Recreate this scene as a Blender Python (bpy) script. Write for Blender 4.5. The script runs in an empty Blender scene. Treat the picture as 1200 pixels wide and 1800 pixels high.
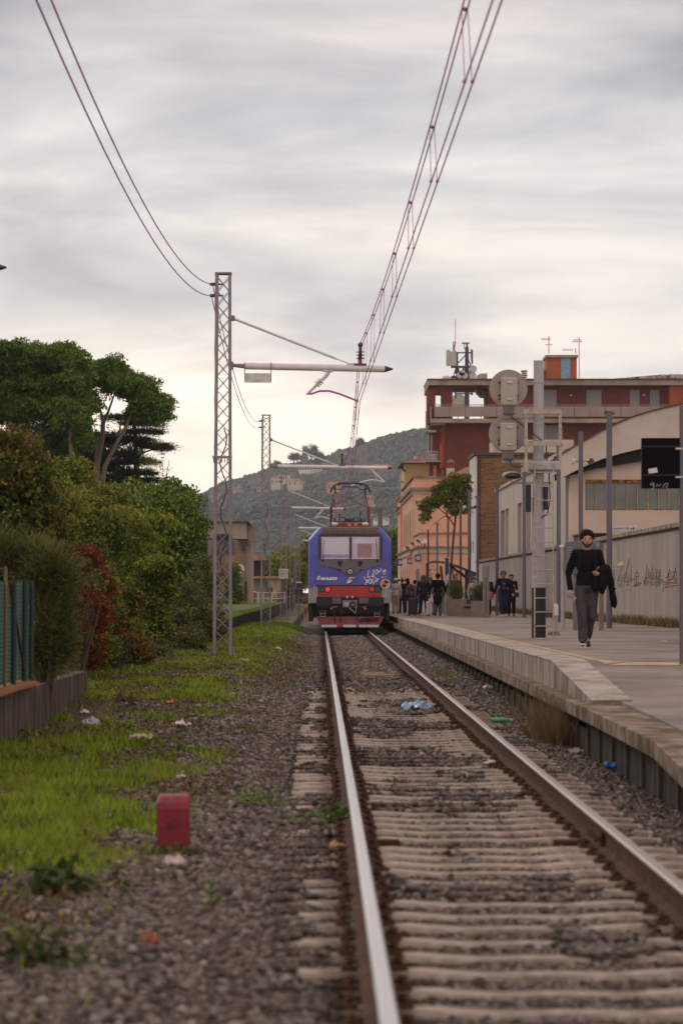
import bpy, math, random
import numpy as np
from mathutils import Vector, Matrix, noise as mnoise
rng = np.random.default_rng(7)
random.seed(7)
PI = math.pi
S = bpy.context.scene
C = S.collection

# ------------------------------------------------------------------ camera
cam_d = bpy.data.cameras.new("camera")
cam = bpy.data.objects.new("camera", cam_d)
C.objects.link(cam)
EYE = 1.41
cam.location = (0, 0, EYE)
cam.rotation_euler = (PI / 2, 0, 0)
cam_d.sensor_fit = 'VERTICAL'
cam_d.sensor_height = 36
cam_d.sensor_width = 24
cam_d.lens = 108
cam_d.shift_x = 39 / 1800
cam_d.shift_y = 138 / 1800
cam_d.clip_start = 0.5
cam_d.clip_end = 9000
cam_d.dof.use_dof = True
cam_d.dof.focus_distance = 78
cam_d.dof.aperture_fstop = 4.0
cam_d.dof.aperture_blades = 0
S.camera = cam
HAZE_D = .00013

# ------------------------------------------------------------------ sky, sun, exposure
SUN_EL, SUN_AZ = math.radians(24), math.radians(-24)      # sun ahead and to the left, behind cloud
w = bpy.data.worlds.new("World")
S.world = w
w.use_nodes = True
nt = w.node_tree
nt.nodes.clear()
def nn(t, **k):
    n = nt.nodes.new(t)
    for a, b in k.items():
        setattr(n, a, b)
    return n
def ramp(nt_, stops, interp='LINEAR'):
    r = nt_.nodes.new('ShaderNodeValToRGB')
    r.color_ramp.interpolation = interp
    e = r.color_ramp.elements
    e[0].position, e[0].color = stops[0][0], (*stops[0][1], 1)
    e[1].position, e[1].color = stops[-1][0], (*stops[-1][1], 1)
    for p, c in stops[1:-1]:
        x = e.new(p)
        x.color = (*c, 1)
    return r
out = nn('ShaderNodeOutputWorld')
bg = nn('ShaderNodeBackground')
tc = nn('ShaderNodeTexCoord')
sky = nn('ShaderNodeTexSky', sky_type='NISHITA', sun_disc=False, sun_elevation=SUN_EL, sun_rotation=SUN_AZ)
skm = nn('ShaderNodeMix', data_type='RGBA', blend_type='MULTIPLY')
skm.inputs[0].default_value = 1
skm.inputs[7].default_value = (.1, .1, .1, 1)
nt.links.new(sky.outputs[0], skm.inputs[6])
sep = nn('ShaderNodeSeparateXYZ')
nt.links.new(tc.outputs['Generated'], sep.inputs[0])
# overcast deck: luminous near the horizon gap, grey above it, brighter again towards the zenith
el = ramp(nt, [(0, (1.06, .99, .92)), (.036, (1.12, 1.05, .965)), (.058, (1.04, .99, .94)), (.072, (.80, .79, .80)),
               (.10, (.725, .715, .73)), (.15, (.77, .755, .755)), (.19, (.60, .58, .595)), (.32, (.62, .56, .55)), (1, (.88, .76, .72))])
nt.links.new(sep.outputs[2], el.inputs[0])
def cloud_noise(sx, sy, sz, off, scale, det, rough, dist):
    m = nn('ShaderNodeMapping')
    m.inputs['Scale'].default_value = (sx, sy, sz)
    m.inputs['Location'].default_value = off
    nt.links.new(tc.outputs['Generated'], m.inputs[0])
    n = nn('ShaderNodeTexNoise')
    n.inputs['Scale'].default_value = scale
    n.inputs['Detail'].default_value = det
    n.inputs['Roughness'].default_value = rough
    n.inputs['Distortion'].default_value = dist
    nt.links.new(m.outputs[0], n.inputs['Vector'])
    return n
n1 = cloud_noise(1, 1, 5.0, (3.1, .2, .6), 5.5, 7, .52, .5)
n2 = cloud_noise(1, 1, 3.2, (7.7, 3.2, 1.3), 14, 5, .5, .4)
r1 = ramp(nt, [(.32, (.58, .60, .66)), (.45, (.84, .845, .88)), (.56, (1.08, 1.06, 1.035)), (.66, (1.34, 1.27, 1.19))])
nt.links.new(n1.outputs[0], r1.inputs[0])
r2 = ramp(nt, [(.3, (.87, .875, .89)), (.7, (1.12, 1.11, 1.09))])
nt.links.new(n2.outputs[0], r2.inputs[0])
m1 = nn('ShaderNodeMix', data_type='RGBA', blend_type='MULTIPLY')
m1.inputs[0].default_value = 1
nt.links.new(el.outputs[0], m1.inputs[6]); nt.links.new(r1.outputs[0], m1.inputs[7])
m2 = nn('ShaderNodeMix', data_type='RGBA', blend_type='MULTIPLY')
m2.inputs[0].default_value = 1
nt.links.new(m1.outputs[2], m2.inputs[6]); nt.links.new(r2.outputs[0], m2.inputs[7])
# the brighter gap in the cloud low down, ahead and to the left, where the sun stands behind it
gd = nn('ShaderNodeVectorMath', operation='DISTANCE')
gd.inputs[1].default_value = (-.045, .998, .040)
gs = nn('ShaderNodeVectorMath', operation='MULTIPLY'); gs.inputs[1].default_value = (1, 1, 2.2)
g0 = nn('ShaderNodeVectorMath', operation='MULTIPLY'); g0.inputs[0].default_value = (-.045, .998, .040); g0.inputs[1].default_value = (1, 1, 2.2)
nt.links.new(tc.outputs['Generated'], gs.inputs[0]); nt.links.new(gs.outputs[0], gd.inputs[0]); nt.links.new(g0.outputs[0], gd.inputs[1])
gr_ = ramp(nt, [(0, (1.55, 1.44, 1.27)), (.06, (1.42, 1.33, 1.20)), (.15, (1.10, 1.07, 1.03)), (.25, (1, 1, 1))], 'EASE')
nt.links.new(gd.outputs['Value'], gr_.inputs[0])
m4 = nn('ShaderNodeMix', data_type='RGBA', blend_type='MULTIPLY'); m4.inputs[0].default_value = 1
nt.links.new(m2.outputs[2], m4.inputs[6]); nt.links.new(gr_.outputs[0], m4.inputs[7])
# sky behind the camera brightened, an added fill for walls facing this way
ry = ramp(nt, [(.2, (1.55, 1.46, 1.38)), (.62, (1, 1, 1))])
my = nn('ShaderNodeMath', operation='MULTIPLY_ADD'); my.inputs[1].default_value = .5; my.inputs[2].default_value = .5
nt.links.new(sep.outputs[1], my.inputs[0]); nt.links.new(my.outputs[0], ry.inputs[0])
m5 = nn('ShaderNodeMix', data_type='RGBA', blend_type='MULTIPLY'); m5.inputs[0].default_value = 1
nt.links.new(m4.outputs[2], m5.inputs[6]); nt.links.new(ry.outputs[0], m5.inputs[7])
m3 = nn('ShaderNodeMix', data_type='RGBA')
m3.inputs[0].default_value = .95
nt.links.new(skm.outputs[2], m3.inputs[6]); nt.links.new(m5.outputs[2], m3.inputs[7])
nt.links.new(m3.outputs[2], bg.inputs[0])
bg.inputs[1].default_value = 1.0
nt.links.new(bg.outputs[0], out.inputs[0])
sd = bpy.data.lights.new("sun", 'SUN')
sun = bpy.data.objects.new("sun", sd)
C.objects.link(sun)
sd.energy = .9
sd.angle = math.radians(22)
sd.color = (1, .93, .86)
_d = Vector((math.sin(SUN_AZ) * math.cos(SUN_EL), math.cos(SUN_AZ) * math.cos(SUN_EL), math.sin(SUN_EL)))
sun.rotation_euler = _d.to_track_quat('Z', 'Y').to_euler()
S.view_settings.view_transform = 'Standard'
S.view_settings.look = 'None'
S.view_settings.exposure = 0.0
S.view_settings.gamma = 1
S.cycles.max_bounces = 6
S.cycles.diffuse_bounces = 3
S.cycles.glossy_bounces = 3
S.cycles.transparent_max_bounces = 8
S.cycles.volume_bounces = 0
S.cycles.use_denoising = True
S.cycles.caustics_reflective = False
S.cycles.caustics_refractive = False

# ------------------------------------------------------------------ helpers
F = 5400.0
def P(px, py, Y):
    """where the photograph's pixel lies at real distance Y (metres)"""
    return Vector(((px - 561) / F * Y, Y, EYE + (1038 - py) / F * Y))
def wx(px, Y): return (px - 561) / F * Y
def wz(py, Y): return EYE + (1038 - py) / F * Y
def smooth01(a, b, x):
    t = np.clip((np.asarray(x, float) - a) / (b - a), 0, 1)
    return t * t * (3 - 2 * t)
def vnoise(x, y, s=1.0, seed=0):
    """cheap value noise on numpy arrays"""
    x = np.asarray(x, float) * s; y = np.asarray(y, float) * s
    xi = np.floor(x).astype(np.int64); yi = np.floor(y).astype(np.int64)
    fx = x - xi; fy = y - yi
    fx = fx * fx * (3 - 2 * fx); fy = fy * fy * (3 - 2 * fy)
    def h(a, b):
        n = (a * 374761393 + b * 668265263 + seed * 1274126177) & 0xffffffff
        n = ((n ^ (n >> 13)) * 1274126177) & 0xffffffff
        return ((n ^ (n >> 16)) & 0xffff) / 65535.0
    return (h(xi, yi) * (1 - fx) + h(xi + 1, yi) * fx) * (1 - fy) + (h(xi, yi + 1) * (1 - fx) + h(xi + 1, yi + 1) * fx) * fy
def fbm(x, y, s=1.0, seed=0, o=4):
    r = 0; a = .5; t = 0
    for i in range(o):
        r = r + a * vnoise(x, y, s * 2 ** i, seed + i * 17); t += a; a *= .5
    return r / t

MATS = {}
def M(name, col, rough=.75, metal=0.0, var=.18, scale=4.0, bump=0.0, bscale=None, col2=None, fac=(.4, .62),
      island=0.0, spec=None, emit=None, stretch=None, det=5):
    """procedural material: base colour broken by noise, optional second colour, bump and per-piece variation"""
    if name in MATS:
        return MATS[name]
    m = bpy.data.materials.new(name)
    MATS[name] = m
    m.use_nodes = True
    t = m.node_tree
    b = t.nodes['Principled BSDF']
    b.inputs['Roughness'].default_value = rough
    b.inputs['Metallic'].default_value = metal
    if spec is None and rough >= .75: spec = .15
    if spec is not None:
        b.inputs['Specular IOR Level'].default_value = spec
    g = t.nodes.new('ShaderNodeTexCoord')
    mp = t.nodes.new('ShaderNodeMapping')
    if stretch:
        mp.inputs['Scale'].default_value = stretch
    t.links.new(g.outputs['Object'], mp.inputs[0])
    n = t.nodes.new('ShaderNodeTexNoise')
    n.inputs['Scale'].default_value = scale
    n.inputs['Detail'].default_value = det
    n.inputs['Roughness'].default_value = .6
    t.links.new(mp.outputs[0], n.inputs['Vector'])
    lo = tuple(c * (1 - var) for c in col); hi = tuple(min(1, c * (1 + var)) for c in col)
    if col2 is None:
        r = ramp(t, [(.3, lo), (.7, hi)])
    else:
        r = ramp(t, [(fac[0], col2), (fac[1], col), (min(.99, fac[1] + .2), hi)])
    t.links.new(n.outputs[0], r.inputs[0])
    src = r.outputs[0]
    if island:
        gi = t.nodes.new('ShaderNodeNewGeometry')
        mr = t.nodes.new('ShaderNodeMapRange')
        mr.inputs[3].default_value = 1 - island
        mr.inputs[4].default_value = 1 + island
        t.links.new(gi.outputs['Random Per Island'], mr.inputs[0])
        mx = t.nodes.new('ShaderNodeVectorMath'); mx.operation = 'SCALE'
        t.links.new(src, mx.inputs[0]); t.links.new(mr.outputs[0], mx.inputs['Scale'])
        src = mx.outputs[0]
    t.links.new(src, b.inputs['Base Color'])
    if bump:
        n2 = t.nodes.new('ShaderNodeTexNoise')
        n2.inputs['Scale'].default_value = bscale or scale * 6
        n2.inputs['Detail'].default_value = 6
        t.links.new(mp.outputs[0], n2.inputs['Vector'])
        bp = t.nodes.new('ShaderNodeBump')
        bp.inputs['Strength'].default_value = bump
        bp.inputs['Distance'].default_value = .02
        t.links.new(n2.outputs[0], bp.inputs['Height'])
        t.links.new(bp.outputs[0], b.inputs['Normal'])
    if emit:
        b.inputs['Emission Color'].default_value = (*emit[0], 1)
        b.inputs['Emission Strength'].default_value = emit[1]
    return m
def leafM(name, cols, scale=1.2, island=.35, rough=.6, trans=.25):
    """foliage: several hues in clumps, each leaf its own tone, a little light through the leaf"""
    m = bpy.data.materials.new(name)
    m.use_nodes = True
    t = m.node_tree
    b = t.nodes['Principled BSDF']
    b.inputs['Roughness'].default_value = rough
    b.inputs['Specular IOR Level'].default_value = .25
    g = t.nodes.new('ShaderNodeTexCoord')
    n = t.nodes.new('ShaderNodeTexNoise')
    n.inputs['Scale'].default_value = scale
    n.inputs['Detail'].default_value = 4
    t.links.new(g.outputs['Object'], n.inputs['Vector'])
    gi = t.nodes.new('ShaderNodeNewGeometry')
    ad = t.nodes.new('ShaderNodeMath'); ad.operation = 'MULTIPLY_ADD'
    ad.inputs[1].default_value = .30; 
    t.links.new(gi.outputs['Random Per Island'], ad.inputs[0])
    sb = t.nodes.new('ShaderNodeMath'); sb.operation = 'SUBTRACT'; sb.inputs[1].default_value = .15
    t.links.new(n.outputs[0], sb.inputs[0]); t.links.new(sb.outputs[0], ad.inputs[2])
    k = len(cols)
    r = ramp(t, [(.28 + .44 * i / (k - 1), c) for i, c in enumerate(cols)])
    t.links.new(ad.outputs[0], r.inputs[0])
    mr = t.nodes.new('ShaderNodeMapRange')
    mr.inputs[3].default_value = 1 - island; mr.inputs[4].default_value = 1 + island
    t.links.new(gi.outputs['Random Per Island'], mr.inputs[0])
    mx = t.nodes.new('ShaderNodeVectorMath'); mx.operation = 'SCALE'
    t.links.new(r.outputs[0], mx.inputs[0]); t.links.new(mr.outputs[0], mx.inputs['Scale'])
    t.links.new(mx.outputs[0], b.inputs['Base Color'])
    if trans:
        tr = t.nodes.new('ShaderNodeBsdfTranslucent')
        t.links.new(mx.outputs[0], tr.inputs[0])
        ms = t.nodes.new('ShaderNodeMixShader'); ms.inputs[0].default_value = trans
        o = t.nodes['Material Output']
        t.links.new(b.outputs[0], ms.inputs[1]); t.links.new(tr.outputs[0], ms.inputs[2]); t.links.new(ms.outputs[0], o.inputs[0])
    return m

def tag(o, label=None, cat=None, group=None, kind=None):
    if label: o['label'] = label
    if cat: o['category'] = cat
    if group: o['group'] = group
    if kind: o['kind'] = kind
    return o
def empty(name, loc, label=None, cat=None, group=None, kind=None):
    o = bpy.data.objects.new(name, None)
    C.objects.link(o)
    o.location = loc
    o.empty_display_size = .2
    return tag(o, label, cat, group, kind)
def base_of(p):
    v = Vector((0, 0, 0))
    while p is not None:
        v += p.location; p = p.parent
    return v
def link_mesh(name, me, mats, parent=None):
    o = bpy.data.objects.new(name, me)
    C.objects.link(o)
    for m in (mats if isinstance(mats, (list, tuple)) else [mats]):
        me.materials.append(m)
    if parent is not None:
        b = base_of(parent)
        me.transform(Matrix.Translation(-b))
        o.parent = parent
    return o
def np_mesh(name, V, Fc, mats, parent=None, smooth=False, midx=None):
    """numpy verts (n,3) and equal-sized faces (m,k)"""
    me = bpy.data.meshes.new(name)
    V = np.asarray(V, np.float32); Fc = np.asarray(Fc, np.int32)
    k = Fc.shape[1]
    me.vertices.add(len(V)); me.vertices.foreach_set('co', V.ravel())
    me.loops.add(Fc.size); me.loops.foreach_set('vertex_index', Fc.ravel())
    me.polygons.add(len(Fc))
    me.polygons.foreach_set('loop_start', np.arange(0, Fc.size, k, dtype=np.int32))
    if smooth: me.polygons.foreach_set('use_smooth', np.ones(len(Fc), bool))
    if midx is not None: me.polygons.foreach_set('material_index', np.asarray(midx, np.int32))
    me.update(calc_edges=True)
    return link_mesh(name, me, mats, parent)

class MB:
    """collects simple solids in WORLD coordinates; build() links them as one mesh"""
    def __init__(s): s.v = []; s.f = []; s.mi = []; s.sm = []; s.m = 0
    def add(s, vs, fs, smooth=False):
        k = len(s.v); s.v += [tuple(v) for v in vs]
        s.f += [tuple(k + i for i in f) for f in fs]; s.mi += [s.m] * len(fs); s.sm += [smooth] * len(fs)
        return s
    def box(s, x0, x1, y0, y1, z0, z1, bev=0, rot=None, piv=None):
        if bev:
            b = bev
            vs = []
            for z, i in ((z0, b), (z0 + b, 0), (z1 - b, 0), (z1, b)):
                a0, a1, c0, c1 = x0 + i, x1 - i, y0 + i, y1 - i
                vs += [(a0 + b, c0, z), (a1 - b, c0, z), (a1, c0 + b, z), (a1, c1 - b, z), (a1 - b, c1, z), (a0 + b, c1, z), (a0, c1 - b, z), (a0, c0 + b, z)]
            fs = [tuple(range(7, -1, -1)), tuple(range(24, 32))]
            for r in range(3):
                for i in range(8):
                    j = (i + 1) % 8
                    fs.append((r * 8 + i, r * 8 + j, r * 8 + 8 + j, r * 8 + 8 + i))
        else:
            vs = [(x0, y0, z0), (x1, y0, z0), (x1, y1, z0), (x0, y1, z0), (x0, y0, z1), (x1, y0, z1), (x1, y1, z1), (x0, y1, z1)]
            fs = [(3, 2, 1, 0), (4, 5, 6, 7), (0, 1, 5, 4), (1, 2, 6, 5), (2, 3, 7, 6), (3, 0, 4, 7)]
        if rot is not None:
            R = Matrix.Rotation(rot[1], 3, rot[0]); c = Vector(piv) if piv else Vector(((x0 + x1) / 2, (y0 + y1) / 2, (z0 + z1) / 2))
            vs = [R @ (Vector(v) - c) + c for v in vs]
        return s.add(vs, fs)
    def beam(s, a, b, wd, ht=None, up=(0, 0, 1)):
        """rectangular bar from a to b"""
        a = Vector(a); b = Vector(b); ht = ht or wd
        d = (b - a).normalized(); u = Vector(up)
        if abs(d.dot(u)) > .98: u = Vector((0, 1, 0))
        x = d.cross(u).normalized() * wd / 2; y = x.cross(d).normalized() * ht / 2
        vs = [a - x - y, a + x - y, a + x + y, a - x + y, b - x - y, b + x - y, b + x + y, b - x + y]
        return s.add(vs, [(0, 1, 2, 3), (7, 6, 5, 4), (4, 5, 1, 0), (5, 6, 2, 1), (6, 7, 3, 2), (7, 4, 0, 3)])
    def tube(s, pts, r, n=8, cap=True, smooth=True):
        pts = [Vector(p) for p in pts]
        rs = list(r) if isinstance(r, (list, tuple)) else [r] * len(pts)
        vs = []; k = len(pts); px = None
        for i, p in enumerate(pts):
            d = (pts[min(i + 1, k - 1)] - pts[max(i - 1, 0)])
            d = d.normalized() if d.length > 1e-9 else Vector((0, 0, 1))
            if px is None:
                u = Vector((0, 0, 1)) if abs(d.z) < .9 else Vector((0, 1, 0))
                px = d.cross(u).normalized()
            else:
                px = (px - d * px.dot(d)).normalized()
            py = d.cross(px)
            vs += [p + (px * math.cos(2 * PI * j / n) + py * math.sin(2 * PI * j / n)) * rs[i] for j in range(n)]
        fs = [(i * n + j, i * n + (j + 1) % n, (i + 1) * n + (j + 1) % n, (i + 1) * n + j) for i in range(k - 1) for j in range(n)]
        s.add(vs, fs, smooth)
        if cap:
            s.add(vs[:n], [tuple(range(n - 1, -1, -1))]); s.add(vs[-n:], [tuple(range(n))])
        return s
    def cyl(s, a, b, r, n=16, r2=None, smooth=True):
        return s.tube([a, b], [r, r if r2 is None else r2], n, True, smooth)
    def prism(s, poly, y0, y1, axis='y'):
        """polygon given as (x,z) extruded in y, or (y,z) extruded in x, or (x,y) extruded in z"""
        def mk(p, t): return (p[0], t, p[1]) if axis == 'y' else ((t, p[0], p[1]) if axis == 'x' else (p[0], p[1], t))
        n = len(poly)
        vs = [mk(p, y0) for p in poly] + [mk(p, y1) for p in poly]
        fs = [tuple(range(n)), tuple(range(2 * n - 1, n - 1, -1))] + [(i, i + n, (i + 1) % n + n, (i + 1) % n) for i in range(n)]
        return s.add(vs, fs)
    def ball(s, c, r, n=8, m=6):
        rr = r if isinstance(r, (tuple, list)) else (r, r, r)
        c = Vector(c); vs = [c + Vector((0, 0, rr[2]))]
        for i in range(1, m):
            a = PI * i / m
            vs += [c + Vector((rr[0] * math.sin(a) * math.cos(2 * PI * j / n), rr[1] * math.sin(a) * math.sin(2 * PI * j / n), rr[2] * math.cos(a))) for j in range(n)]
        vs.append(c - Vector((0, 0, rr[2])))
        fs = [(0, 1 + j, 1 + (j + 1) % n) for j in range(n)]
        for i in range(m - 2):
            fs += [(1 + i * n + j, 1 + (i + 1) * n + j, 1 + (i + 1) * n + (j + 1) % n, 1 + i * n + (j + 1) % n) for j in range(n)]
        L = len(vs) - 1; o = 1 + (m - 2) * n
        fs += [(L, o + (j + 1) % n, o + j) for j in range(n)]
        return s.add(vs, fs, True)
    def build(s, name, mats, parent=None):
        me = bpy.data.meshes.new(name)
        me.from_pydata(s.v, [], s.f)
        me.polygons.foreach_set('material_index', s.mi)
        me.polygons.foreach_set('use_smooth', s.sm)
        if not any(s.sm): pass
        me.update()
        import bmesh
        bm = bmesh.new(); bm.from_mesh(me)
        bmesh.ops.recalc_face_normals(bm, faces=bm.faces)
        bm.to_mesh(me); bm.free()
        return link_mesh(name, me, mats, parent)
def box(name, mat, parent, *a, **k): return MB().box(*a, **k).build(name, mat, parent)
def copy_tree(o, loc=None, parent=None):
    c = o.copy(); C.objects.link(c); c.parent = parent
    if loc is not None: c.location = loc
    for ch in list(o.children): copy_tree(ch, None, c)
    return c
def text(name, body, size, mat, parent, world, align='CENTER', rot=(PI / 2, 0, 0), shear=0, ext=.004, sx=1.0, bold=0.0):
    cu = bpy.data.curves.new(name, 'FONT')
    cu.body = body; cu.size = size; cu.align_x = align; cu.align_y = 'CENTER'; cu.shear = shear; cu.extrude = ext; cu.resolution_u = 3
    cu.materials.append(mat)
    cu.offset = bold
    t_ = bpy.data.objects.new(name, cu); C.objects.link(t_)
    dg = bpy.context.evaluated_depsgraph_get()
    me = bpy.data.meshes.new_from_object(t_.evaluated_get(dg))
    bpy.data.objects.remove(t_); bpy.data.curves.remove(cu)
    from mathutils import Euler
    me.transform(Matrix.Translation(Vector(world)) @ Euler(rot).to_matrix().to_4x4() @ Matrix.Diagonal((sx, 1, 1, 1)))
    me.materials.clear()
    return link_mesh(name, me, mat, parent)

def leaf_quads(Pc, L, W, droop=0.0, dirs=None):
    """one small rhombic leaf per point, random attitude"""
    n = len(Pc)
    d = rng.normal(size=(n, 3)) if dirs is None else dirs + rng.normal(size=(n, 3)) * .35
    d[:, 2] -= droop
    d /= np.linalg.norm(d, axis=1, keepdims=True) + 1e-9
    q = rng.normal(size=(n, 3)); s_ = np.cross(d, q); s_ /= np.linalg.norm(s_, axis=1, keepdims=True) + 1e-9
    l = L * rng.uniform(.6, 1.3, (n, 1)); ww = W * rng.uniform(.6, 1.3, (n, 1))
    V = np.stack([Pc - d * l / 2, Pc + s_ * ww / 2, Pc + d * l / 2, Pc - s_ * ww / 2], 1).reshape(-1, 3)
    return V, np.arange(4 * n).reshape(n, 4)
def crown_points(specs, clumps, per, csize, shell=.55, flat=1.0, zlow=-1, puff=0):
    """leaf positions: clumps spread over the outer shell of each ellipsoid, uneven, with gaps between clumps"""
    pts = []; dirs = []
    vol = np.array([s_[3] * s_[4] * s_[5] for s_ in specs]) ** (2 / 3)
    cnt = np.maximum(3, (clumps * vol / vol.sum()).astype(int))
    for (cx, cy, cz, rx, ry, rz), k in zip(specs, cnt):
        u = rng.normal(size=(k, 3)); u /= np.linalg.norm(u, axis=1, keepdims=True)
        u[:, 2] = np.where(u[:, 2] < zlow, -u[:, 2] * .3, u[:, 2])
        rad = rng.uniform(shell, 1.04, (k, 1))
        cc = np.array([cx, cy, cz]) + u * rad * np.array([rx, ry, rz])
        sz = csize * rng.uniform(.5, 1.4, (k, 1, 1))
        if puff:      # leaves gather on the rounded upper side of every spray, the underside stays thin and dark
            m = rng.normal(size=(k, per, 3)); m /= np.linalg.norm(m, axis=2, keepdims=True) + 1e-9
            m[..., 2] = np.where(rng.uniform(0, 1, (k, per)) < .75, np.abs(m[..., 2]), m[..., 2])
            m = m * sz * rng.uniform(.55, 1.12, (k, per, 1)) * np.array([1, 1, puff])
        else: m = rng.normal(size=(k, per, 3)) * sz * np.array([1, 1, flat])
        pts.append((cc[:, None, :] + m).reshape(-1, 3))
        dd = m / (np.linalg.norm(m, axis=2, keepdims=True) + 1e-9) + u[:, None, :] * .6
        dirs.append(dd.reshape(-1, 3))
    return np.concatenate(pts), np.concatenate(dirs)
def ell(px, py, Y, rx, rz, ry=None):
    p = P(px, py, Y); k = Y / F
    return (p.x, p.y, p.z, rx * k, (rx * k if ry is None else ry), rz * k)
def foliage(name, mat, parent, specs, clumps, per, csize, L, W, shell=.55, flat=1.0, droop=0., align=False, zmin=None, zlow=-1, puff=0):
    p, d = crown_points(specs, clumps, per, csize, shell, flat, zlow, puff)
    if zmin is not None:
        k = p[:, 2] > zmin; p = p[k]; d = d[k]
    V, Fc = leaf_quads(p, L, W, droop, d if align else None)
    return np_mesh(name, V, Fc, mat, parent)
# ------------------------------------------------------------------ ground
TC, RL, RR = 0.98, 0.23, 1.73           # track centre and rail axes
def gh(x, y):
    x = np.asarray(x, float); y = np.asarray(y, float)
    z = -.225 + 0 * x
    left = smooth01(-.35, -1.6, x)
    z = z + left * (smooth01(30, 60, y) * .25 + .03)
    z = z + smooth01(-.2, -.9, x) * .045 * (1 - left)
    z = z - smooth01(2.2, 2.75, x) * .05
    z = z + .16 * np.exp(-((x + .75) / .6) ** 2 - ((y - 92) / 13) ** 2)
    z = z + (fbm(x, y, 1.3, 3) - .5) * .07 * smooth01(.0, -.8, x) + (fbm(x, y, 6, 5, 3) - .5) * .03
    z = z + smooth01(70, 110, y) * smooth01(.2, -.3, x) * .02
    z = z + smooth01(2.2, 2.55, x) * smooth01(33, 55, y) * .17
    return z
def grassm(x, y):
    """0..1 grass cover (growth, not light)"""
    x = np.asarray(x, float); y = np.asarray(y, float)
    n = fbm(x, y * .45, 1.6, 11, 5)
    edge = -1.05 + .55 * smooth01(30, 40, y) * 0 - .35 * smooth01(36, 30, y) * 0 + .1 * np.sin(y * .7)
    edge = edge + .38 * smooth01(52, 70, y) - .25 * smooth01(40, 34, y) * smooth01(30, 36, y)
    edge = edge - .25 * smooth01(19, 14, y)
    g = smooth01(edge + .25, edge - .25, x + (n - .5) * .9)
    patch = smooth01(.44, .58, n + .10 * smooth01(17, 21, y) * smooth01(34, 30, y) + .06 * smooth01(40, 50, y) - .13 * smooth01(18, 15, y) - .10 * smooth01(33, 36, y) * smooth01(45, 40, y))
    return g * patch
def grid(xs, ys, fz):
    X, Y = np.meshgrid(xs, ys)
    V = np.stack([X, Y, fz(X, Y)], -1).reshape(-1, 3)
    nx, ny = len(xs), len(ys)
    i = np.arange(nx * ny).reshape(ny, nx)
    Fc = np.stack([i[:-1, :-1], i[:-1, 1:], i[1:, 1:], i[1:, :-1]], -1).reshape(-1, 4)
    return V, Fc
def color_attr(o, cols, name='growth'):
    at = o.data.color_attributes.new(name, 'FLOAT_COLOR', 'POINT')
    a = np.ones((len(cols), 4), np.float32); a[:, :3] = cols
    at.data.foreach_set('color', a.ravel())

def ground_mat():
    m = bpy.data.materials.new('soil_and_ballast'); m.use_nodes = True
    t = m.node_tree; b = t.nodes['Principled BSDF']; b.inputs['Roughness'].default_value = .95
    b.inputs['Specular IOR Level'].default_value = .2
    at = t.nodes.new('ShaderNodeAttribute'); at.attribute_name = 'growth'
    sp = t.nodes.new('ShaderNodeSeparateColor'); t.links.new(at.outputs['Color'], sp.inputs[0])
    tcx = t.nodes.new('ShaderNodeTexCoord')
    def noise(sc, det=6):
        n = t.nodes.new('ShaderNodeTexNoise'); n.inputs['Scale'].default_value = sc; n.inputs['Detail'].default_value = det
        n.inputs['Roughness'].default_value = .65
        t.links.new(tcx.outputs['Object'], n.inputs['Vector']); return n
    vo = t.nodes.new('ShaderNodeTexVoronoi'); vo.inputs['Scale'].default_value = 22
    t.links.new(tcx.outputs['Object'], vo.inputs['Vector'])
    vc = t.nodes.new('ShaderNodeSeparateColor'); t.links.new(vo.outputs['Color'], vc.inputs[0])
    rb = ramp(t, [(0, (.03, .025, .023)), (.45, (.07, .058, .053)), (.85, (.12, .10, .092)), (1, (.22, .19, .17))])
    t.links.new(vc.outputs[0], rb.inputs[0])
    rs = ramp(t, [(.3, (.035, .022, .014)), (.5, (.075, .048, .03)), (.7, (.12, .085, .05))]); n1_ = noise(5); t.links.new(n1_.outputs[0], rs.inputs[0])
    rg = ramp(t, [(.3, (.03, .05, .010)), (.5, (.065, .11, .015)), (.7, (.11, .17, .025))]); n2_ = noise(2.5); t.links.new(n2_.outputs[0], rg.inputs[0])
    def mix(f, a, c):
        x = t.nodes.new('ShaderNodeMix'); x.data_type = 'RGBA'
        t.links.new(f, x.inputs[0]); t.links.new(a, x.inputs[6]); t.links.new(c, x.inputs[7]); return x.outputs[2]
    c1 = mix(sp.outputs[1], rb.outputs[0], rs.outputs[0])      # G: soil
    c2 = mix(sp.outputs[0], c1, rg.outputs[0])                 # R: grass
    t.links.new(c2, b.inputs['Base Color'])
    bp = t.nodes.new('ShaderNodeBump'); bp.inputs['Strength'].default_value = .8; bp.inputs['Distance'].default_value = .03
    n3 = noise(30); t.links.new(n3.outputs[0], bp.inputs['Height']); t.links.new(bp.outputs[0], b.inputs['Normal'])
    return m
xs = np.concatenate([np.arange(-14, -4, .5), np.arange(-4, 3.01, .07)])
ys = np.concatenate([np.arange(6, 40, .12), np.arange(40, 70, .25), np.arange(70, 131, .8)])
V, Fc = grid(xs, ys, gh)
go = tag(np_mesh('ground', V, Fc, ground_mat(), smooth=True), kind='structure')
gm = grassm(V[:, 0], V[:, 1])
soil = smooth01(-.7, -1.5, V[:, 0] + (fbm(V[:, 0], V[:, 1], 2.2, 21) - .5) * 1.4 - .9 * smooth01(45, 62, V[:, 1]))
color_attr(go, np.stack([gm * .85, soil, 0 * gm], -1))
# the plain beyond and around
far = tag(np_mesh('plain', [(-900, -60, -.6), (900, -60, -.6), (1500, 2600, -.6), (-1500, 2600, -.6)], [(0, 1, 2, 3)],
                  M('plain_earth', (.07, .085, .035), .95, col2=(.09, .07, .05), scale=.05)), kind='structure')
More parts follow.
